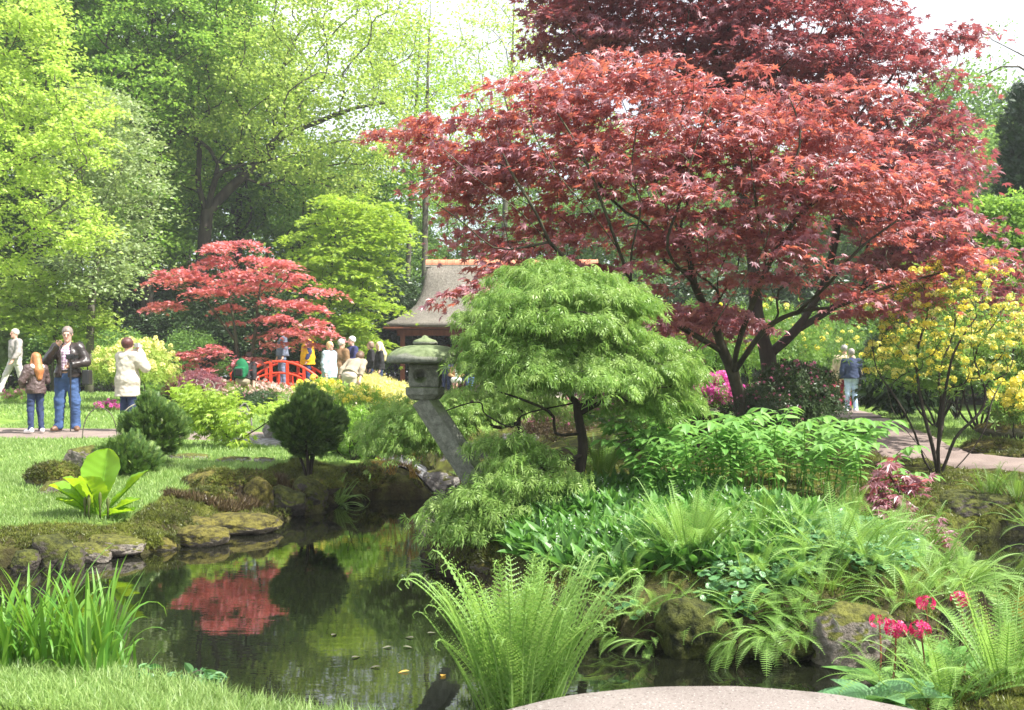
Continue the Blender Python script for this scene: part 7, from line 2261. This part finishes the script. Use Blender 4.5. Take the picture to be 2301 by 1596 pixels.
# ------------------------------------------------------------------ stone lanterns
def make_lanterns():
    Y = 8.35
    s = F / Y
    b = at(1128, 1165, Y); b[2] = gz(b[0], b[1]) - .12
    root = thing('stone_lantern', 'leaning stone lantern with a round cap on a slanted granite post', 'lantern', b)
    G = M['granite']
    top = at(955, 902, Y)
    # slanted post: an eight-sided bar, thicker at the foot
    q = Geo()
    d = nrm(top - b)
    n = 14
    P = b + (top + d * .03 - b) * np.linspace(0, 1, n)[:, None]
    V, Fs = [], []
    side = nrm(np.cross(d, [0, 1, 0])); fw = np.cross(side, d)
    for i, p in enumerate(P):
        hw = np.interp(i / (n - 1), [0, 1], [.115, .098])
        for k in range(8):
            a = (k + .5) * math.pi / 4
            rr = hw / math.cos(math.pi / 8)
            V.append(p + side * rr * math.cos(a) + fw * rr * math.sin(a))
    V = np.array(V)
    i, j = np.meshgrid(np.arange(n - 1), np.arange(8), indexing='ij'); i, j = i.ravel(), j.ravel()
    q.add(V, [np.c_[i * 8 + j, i * 8 + (j + 1) % 8, (i + 1) * 8 + (j + 1) % 8, (i + 1) * 8 + j], np.arange(8)[::-1][None], (np.arange(8) + 8 * (n - 1))[None]])
    q.make('post', G, root)
    c = at(955, 900, Y)
    m = lambda px: px / s
    # tray: rim and bowl
    def turned(name, prof, k, z0=0.0, sm=True, sq=(1, 1)):
        q = Geo(); q.lathe([(m(r), m(z) + z0) for r, z in prof], (c[0], c[1], c[2]), k, sq=sq)
        return q.make(name, G, root, smooth=sm)
    turned('tray', [(22, 0), (34, 3), (40, 10), (44, 14), (44, 28), (42, 30), (30, 30)], 8, sm=False)
    # fire box with a round opening
    z0 = c[2] + m(30)
    hx, hz = m(34), m(26)
    V, fs = sdf([('b', (0, 0, 0), (hx, hx * .95, hz), None, .01), ('-c', (-m(8), -hx * 1.3, m(0)), (-m(8), -hx * .3, m(0)), m(9), m(9)), ('-c', (-m(8), -hx * 1.2, 0), (-m(8), -hx * .985, 0), m(15), m(15)),
                 ('-b', (hx, 0, m(2)), (m(4), m(16), m(14)), None)], .0065)
    build('fire_box', V + [c[0], c[1], z0 + hz], fs, G, root, smooth=False)
    # cap: low dome with a thick rim
    z1 = z0 + 2 * hz
    q = Geo(); q.lathe([(.06, 0), (m(80), m(2)), (m(87), m(4)), (m(88), m(12)), (m(86), m(18)), (m(78), m(26)), (m(66), m(34)), (m(52), m(39)), (m(36), m(42)), (m(20), m(43))], (c[0] + m(1), c[1], z1 - .003), 40)
    q.make('cap', G, root, smooth=True)
    z2 = z1 + m(42)
    q = Geo(); q.lathe([(m(24), 0), (m(28), m(3)), (m(28), m(7)), (m(24), m(11)), (m(15), m(14)), (m(8), m(17)), (m(6), m(20)), (m(2), m(22)), (0, m(22.5))], (c[0], c[1], z2), 28)
    q.make('finial', G, root, smooth=True)
    # squat lantern by the maple
    Y = 13.4
    b = at(1574, 985, Y); b[2] = gz(b[0], b[1]) - .05
    k = F / Y
    tp = at(1574, 918, Y)[2] - b[2]
    root = thing('stone_lantern', 'squat stone lantern with a wide flat cap beside the maple stems', 'lantern', b)
    D = M['rock_dark']; 
    q = Geo(); q.box((0, 0, tp * .16), (.17, .15, tp * .16), bev=.12); q.make('base', D, root, rel=False)
    q = Geo(); q.box((0, 0, tp * .56), (.13, .12, tp * .24), bev=.06); q.make('fire_box', D, root, rel=False)
    q = Geo(); q.box((0, -.121, tp * .58), (.05, .006, .06)); q.make('opening_shade', M['eye_dark'], root, rel=False)  # thin dark plate, its colour standing in for the shaded hollow
    q = Geo(); q.lathe([(.12, tp * .80), (.36, tp * .82), (.38, tp * .88), (.36, tp * .93), (.2, tp * 1.0), (0, tp * 1.02)], k=6); q.make('cap', M['granite'], root, rel=False)
    q = Geo(); q.lathe([(.20, 0), (.21, .03), (.17, .05), (0, .06)], (-.1, 0, tp * 1.0), 16); q.make('finial', M['granite'], root, rel=False)
    # far lantern between the people
    Y = 32
    b = at(757, 870, Y); b[2] = gz(b[0], b[1]) - .03
    root = thing('stone_lantern', 'small pale stone lantern among the visitors by the red bridge', 'lantern', b)
    G2 = M['granite']
    hh = at(757, 784, Y)[2] - b[2]
    q = Geo(); q.lathe([(.16, 0), (.16, .12), (.09, .16), (.09, hh * .52), (.18, hh * .56), (.18, hh * .62)], k=8); q.make('post', G2, root, rel=False)
    q = Geo(); q.lathe([(.13, hh * .62), (.13, hh * .78)], k=6); q.make('fire_box', G2, root, rel=False)
    q = Geo(); q.lathe([(.30, hh * .78), (.30, hh * .81), (.16, hh * .89), (.07, hh * .92)], k=6); q.make('cap', G2, root, rel=False)
    q = Geo(); q.lathe([(.05, hh * .92), (.08, hh * .955), (.05, hh * .985), (0, hh)], k=12); q.make('finial', G2, root, smooth=True, rel=False)


make_lanterns()


# ------------------------------------------------------------------ landing, hoops
def make_landing():
    t = NT('pale_concrete')
    n1, n2 = t.noise(140, 3, .7), t.noise(2.4, 5, .6)
    c = t.mix(.45, t.ramp(n1, [(.3, (.12, .10, .09)), (.7, (.27, .235, .215))]), t.ramp(n2, [(.3, (.15, .128, .115)), (.7, (.25, .22, .20))]))
    sp = t.ramp(t.noise(75, 2, .6), [(.60, (0, 0, 0)), (.66, (1, 1, 1))])
    c = t.mix(sp, c, (.085, .07, .06))
    sp2 = t.ramp(t.noise(95, 2, .6), [(.64, (0, 0, 0)), (.68, (1, 1, 1))])
    c = t.mix(sp2, c, (.38, .36, .33))
    c = t.mix(t.ramp(t.noise(5.5, 5, .7), [(.55, (0, 0, 0)), (.75, (.55, .55, .55))]), c, (.10, .09, .075))
    mat = t.done(t.bsdf(c, .85, .25, t.bump(n1, .5, .004)))
    root = thing('concrete_landing', 'round-ended pale concrete landing slab at the bottom edge', 'slab', (.72, 2.75, 0))
    k = 96
    a = np.linspace(0, 2 * math.pi, k, endpoint=False)
    wob = 1 + .006 * vnoise(np.c_[np.cos(a) * 3, np.sin(a) * 3], 1, 4)
    q = Geo()
    V, rings = [], [(1.10, .12), (1.14, .16), (1.155, .24), (1.145, .285), (1.12, .302), (.95, .306), (.5, .308)]
    for r, z in rings:
        V.append(np.c_[np.cos(a) * r * wob * 1.02, np.sin(a) * r * wob * 1.08, np.full(k, z) + .003 * vnoise(np.c_[np.cos(a) * r * 3, np.sin(a) * r * 3], 2, 8)])
    V = np.concatenate(V)
    n = len(rings)
    i, j = np.meshgrid(np.arange(n - 1), np.arange(k), indexing='ij'); i, j = i.ravel(), j.ravel()
    q.add(V, [np.c_[i * k + j, i * k + (j + 1) % k, (i + 1) * k + (j + 1) % k, (i + 1) * k + j], np.arange(k)[::-1][None], (np.arange(k) + k * (n - 1))[None]])
    q.make('slab', mat, root, smooth=True, rel=False)
    q = Geo(); q.lathe([(.9, -.6), (.88, .119)], k=40); q.make('footing', M['rock_dark'], root, rel=False)


make_landing()


def hoop(label, pa, pb, top, Y, mat='twig_pale', r=.011):
    a, b = at(*pa, Y), at(*pb, Y + .12)
    a[2] = gz(a[0], a[1]) - .05 if pa[1] > 900 else a[2]
    b[2] = gz(b[0], b[1]) - .05
    hh = at(0, top, Y)[2]
    u = np.linspace(0, math.pi, 22)
    zz = min(a[2], b[2])
    P = np.c_[a[0] + (b[0] - a[0]) * (1 - np.cos(u)) / 2, a[1] + (b[1] - a[1]) * (1 - np.cos(u)) / 2, zz + (hh - zz) * np.sin(u) ** .75]
    q = Geo(); q.tube(P, r, 6)
    tag(q.make('hoop', M[mat], smooth=True), label, 'hoop', 'bent wood hoops along the path')


hoop('pale bent wood hoop crossing in front of the woman in the cream coat', (263, 985), (370, 985), 907, 16.0)
hoop('thin grey hoop at the path edge between the man and the woman', (185, 988), (263, 985), 917, 15.95, 'bark_grey', .008)
hoop('grey metal hoop in the grass at the foot of the scarlet maple', (533, 955), (566, 962), 907, 17.2, 'rock_grey', .014)


# ------------------------------------------------------------------ the red bridge
def make_bridge():
    t = NT('vermilion_paint')
    nz = t.noise(14, 4, .6)
    c = t.ramp(nz, [(.3, (.62, .035, .02)), (.7, (.80, .075, .03))])
    red = t.done(t.bsdf(c, .38, .45, t.bump(nz, .15, .01)))
    cx, Y = (640 - CX) / F * 31, 31.0
    root = thing('footbridge', 'arched red footbridge with red railings behind the scarlet maple', 'bridge', (cx, Y, 0), 0)
    hw, wd = 1.28, .75                    # half span, half width
    zd = lambda u: .72 + .55 * (1 - u * u)
    u = np.linspace(-1, 1, 25)
    for sd in (-1, 1):
        yy = sd * wd
        q = Geo()
        P = np.c_[u * hw, np.full(25, yy), zd(u) - .05]
        for i in range(24):
            m_ = (P[i] + P[i + 1]) / 2
            q.box(m_, ((hw / 24) * 1.04, .05, .085))
        q.make('beam', red, root, rel=False)
        for nm, dz, r in (('handrail', .66, .042), ('rail', .32, .034)):
            q = Geo(); q.tube(np.c_[u * hw * 1.02, np.full(25, yy), zd(u) + dz * (1 - .10 * u * u)], r, 6); q.make(nm, red, root, smooth=True, rel=False)
        for k, uu in enumerate(np.linspace(-.96, .96, 6)):
            q = Geo(); q.box((uu * hw, yy, zd(uu) + .31), (.040, .040, .35), bev=.06); q.make('baluster', red, root, rel=False)
        for k, uu in enumerate(np.linspace(-.78, .78, 11)):
            if min(abs(uu - v) for v in np.linspace(-.96, .96, 6)) < .06: continue
            q = Geo(); q.box((uu * hw, yy, zd(uu) + .15), (.022, .022, .16)); q.make('baluster', red, root, rel=False)
        for e in (-1, 1):
            z0 = zd(1) - .24
            o = Geo(); o.lathe([(.075, 0), (.075, .86), (.095, .88), (.095, .91), (.05, .93), (.045, .96), (.082, 1.01), (.085, 1.06), (.06, 1.11), (.02, 1.15), (0, 1.18)], (e * (hw + .10), yy, z0), 14)
            pst = o.make('newel_post', red, root, smooth=True, rel=False)
    q = Geo()
    for i in range(22):
        uu = -1 + (i + .5) / 11
        q.box((uu * hw, 0, zd(uu) + .012), (hw / 22 * .92, wd - .06, .02))
    q.make('deck', plain('weathered_planks', (.26, .19, .14), .8, .2), root, rel=False)


make_bridge()


# ------------------------------------------------------------------ the thatched pavilion
def make_pavilion():
    Y = 40.5
    t = NT('reed_thatch')
    a = t.noise(5, 8, .75, stretch=(3.2, 3.2, 1.1))
    b = t.noise(1.1, 4, .6)
    c = t.mix(.45, t.ramp(a, [(.34, (.04, .034, .028)), (.5, (.16, .147, .128)), (.66, (.31, .287, .255))]), t.ramp(b, [(.3, (.11, .10, .08)), (.7, (.27, .24, .205))]))
    thatch = t.done(t.bsdf(c, .95, .1, t.bump(a, .9, .06)))
    wood = bark('red_brown_timber', (.10, .035, .018), (.21, .08, .045), (.2, .09, .05), 6, .2)
    panel = plain('pale_wall_panel', (.42, .36, .28), .8, .2, 8, .12, .1)
    zf = .88
    root = thing('pavilion', 'open timber tea pavilion with a sweeping thatched roof and red ridge tiles', 'building', (0, Y, 0))
    # roof: rings from the eaves up to the ridge, sweeping inwards
    zs = np.array([3.30, 3.36, 3.50, 3.72, 3.98, 4.28, 4.62, 5.05, 5.50, 5.86])
    hx = np.array([4.86, 5.02, 4.86, 4.45, 4.05, 3.74, 3.60, 3.50, 3.44, 3.40])
    hy = np.array([2.86, 3.02, 2.86, 2.42, 1.98, 1.58, 1.22, .82, .45, .16])
    k = 44
    V = []
    for z, x, y in zip(zs, hx, hy):
        an = np.linspace(0, 2 * math.pi, k, endpoint=False)
        e = .42
        cs, sn = np.cos(an), np.sin(an)
        V.append(np.c_[x * np.sign(cs) * np.abs(cs) ** e, y * np.sign(sn) * np.abs(sn) ** e, np.full(k, z)])
    V = np.array(V)
    V = V + .035 * vnoise(V.reshape(-1, 3), 1.7, 3).reshape(len(zs), k, 1) * [1, 1, .6]
    V = V.reshape(-1, 3)
    n = len(zs)
    i, j = np.meshgrid(np.arange(n - 1), np.arange(k), indexing='ij'); i, j = i.ravel(), j.ravel()
    q = Geo(); q.add(V, [np.c_[i * k + j, i * k + (j + 1) % k, (i + 1) * k + (j + 1) % k, (i + 1) * k + j], (np.arange(k) + k * (n - 1))[None]])
    roof = q.make('roof', thatch, root, smooth=True, rel=False)
    q = Geo(); q.box((0, 0, 3.285), (4.75, 2.75, .03)); q.make('soffit', wood, root, rel=False)
    tile = plain('terracotta_tile', (.56, .22, .13), .7, .25, 6, .2, .3)
    rd = Geo(); rd.box((0, 0, 5.85), (3.42, .17, .05)); bed = rd.make('ridge', plain('pale_mortar', (.5, .44, .38)), root, rel=False); bed.parent = roof
    for kx in range(24):
        x0 = -3.40 + kx * .2835
        a2 = np.linspace(0, math.pi, 9)
        prof = np.r_[np.c_[np.cos(a2) * .185, np.sin(a2) * .22], np.c_[np.cos(a2[::-1]) * .15, np.sin(a2[::-1]) * .185]]
        m_ = len(prof)
        Vt = np.concatenate([np.c_[np.full(m_, xx), prof * sc] for xx, sc in ((x0, 1.0), (x0 + .225, 1.0), (x0 + .226, 1.08), (x0 + .272, 1.08))]) + [0, 0, 5.88]
        i, j = np.meshgrid(np.arange(3), np.arange(m_), indexing='ij'); i, j = i.ravel(), j.ravel()
        o = build('ridge_tile', Vt, [np.c_[i * m_ + j, i * m_ + (j + 1) % m_, (i + 1) * m_ + (j + 1) % m_, (i + 1) * m_ + j]], tile, root, rel=False)
        o.parent = roof
    for x in (-4.1, -1.9, .4, 2.5, 4.1):
        for y in (-2.1, 2.0):
            q = Geo(); q.box((x, y, (zf + 3.25) / 2), (.085, .085, (3.25 - zf) / 2 + .0), bev=.04); q.make('post', wood, root, rel=False)
    for y in (-2.1, 2.0):
        q = Geo(); q.box((0, y, 3.12), (4.3, .07, .11)); q.make('beam', wood, root, rel=False)
    q = Geo(); q.box((-4.1, 0, 3.12), (.07, 1.94, .10)); q.box((4.1, 0, 3.12), (.07, 1.94, .10)); q.make('beam', wood, root, rel=False)
    q = Geo(); q.box((-2.95, 2.0, 2.75), (.95, .05, .06)); q.make('beam', wood, root, rel=False)
    for x0, x1 in ((-1.8, .3), (.5, 2.4), (2.6, 4.0)):
        q = Geo(); q.box(((x0 + x1) / 2, 1.2, 2.05), ((x1 - x0) / 2, .04, 1.0)); q.make('wall', panel, root, rel=False)
    q = Geo(); q.box((0, -.1, zf - .14), (4.5, 2.6, .14)); q.make('floor', plain('grey_stone_floor', (.36, .32, .29), .8, .2, 5, .2, .2), root, rel=False)
    b = thing('bench', 'long brown bench along the front of the pavilion', 'bench', (.5, 38.35, zf))
    q = Geo(); q.box((0, 0, .43), (2.9, .21, .03), bev=.05); q.make('seat', wood, b, rel=False)
    q = Geo(); q.box((0, .22, .78), (2.9, .02, .14)); q.make('backrest', wood, b, rel=False)
    for x in (-2.6, -.9, .9, 2.6):
        q = Geo(); q.box((x, 0, .20), (.05, .18, .195)); q.make('leg', wood, b, rel=False)


make_pavilion()
# ------------------------------------------------------------------ the bright spring air
def make_haze():
    t = NT('bright_air')
    v = t.n('ShaderNodeVolumePrincipled')
    v.inputs['Color'].default_value = (.93, .97, 1, 1)
    v.inputs['Density'].default_value = .0011
    v.inputs['Anisotropy'].default_value = .35
    t.l(v.outputs[0], t.out.inputs['Volume'])
    q = Geo(); q.box((0, 55, 14), (90, 75, 15.8))
    o = q.make('haze', t.m)
    tag(o, 'pale bright air over the garden', 'haze', kind='stuff')


make_haze()
# ------------------------------------------------------------------ light, sky, camera
SUN_AZ, SUN_EL = R(112), R(53)          # azimuth clockwise from the viewing direction (+Y), i.e. from the right and a little ahead
w = bpy.data.worlds.new('World')
SC.world = w
w.use_nodes = True
nt = w.node_tree
bg = nt.nodes['Background']
sky = nt.nodes.new('ShaderNodeTexSky')
sky.sky_type = 'NISHITA'
sky.sun_disc = False
sky.sun_elevation = SUN_EL
sky.sun_rotation = SUN_AZ
sky.air_density = 1.0
sky.dust_density = 2.5
# thin bright cloud veil over the blue
tc = nt.nodes.new('ShaderNodeTexCoord')
nz = nt.nodes.new('ShaderNodeTexNoise'); nz.inputs['Scale'].default_value = 2.2; nz.inputs['Detail'].default_value = 5
nt.links.new(tc.outputs['Generated'], nz.inputs['Vector'])
rp = nt.nodes.new('ShaderNodeValToRGB')
rp.color_ramp.elements[0].position, rp.color_ramp.elements[0].color = .30, (.45, .45, .45, 1)
rp.color_ramp.elements[1].position, rp.color_ramp.elements[1].color = .62, (.95, .95, .95, 1)
nt.links.new(nz.outputs[0], rp.inputs[0])
mx = nt.nodes.new('ShaderNodeMix'); mx.data_type = 'RGBA'
nt.links.new(rp.outputs[0], mx.inputs[0])
nt.links.new(sky.outputs[0], mx.inputs[6])
mx.inputs[7].default_value = (4.9, 5.05, 5.3, 1)
nt.links.new(mx.outputs[2], bg.inputs['Color'])
bg.inputs['Strength'].default_value = .12

sl = bpy.data.lights.new('sun', 'SUN')
sl.energy = 4.9
sl.angle = R(.53)
sl.color = (1, .955, .88)
so = bpy.data.objects.new('sun', sl)
COL.objects.link(so)
to = np.array([math.sin(SUN_AZ) * math.cos(SUN_EL), math.cos(SUN_AZ) * math.cos(SUN_EL), math.sin(SUN_EL)])
from mathutils import Vector
so.rotation_euler = Vector(to).to_track_quat('Z', 'Y').to_euler()
so.location = (30, 20, 40)

cam = bpy.data.cameras.new('camera')
cam.sensor_width = 36
cam.lens = 36 * F / 2301
cam.shift_y = (HZ - 798) / 2301
cam.clip_start, cam.clip_end = .05, 1500
cam.dof.use_dof = True
cam.dof.focus_distance = 8.5
cam.dof.aperture_fstop = 6.3
co = bpy.data.objects.new('camera', cam)
co.location = (0, 0, H)
co.rotation_euler = (R(90), 0, 0)
COL.objects.link(co)
SC.camera = co
vs = SC.view_settings
vs.view_transform = 'Standard'
vs.look = 'None'
vs.exposure = 1.46
vs.gamma = 1
cy = SC.cycles
cy.max_bounces = 10
cy.diffuse_bounces = 4
cy.transmission_bounces = 6
cy.glossy_bounces = 3
cy.transparent_max_bounces = 8
cy.sample_clamp_indirect = 6
cy.use_denoising = True
try:
    cy.denoiser = 'OPENIMAGEDENOISE'
except Exception:
    pass
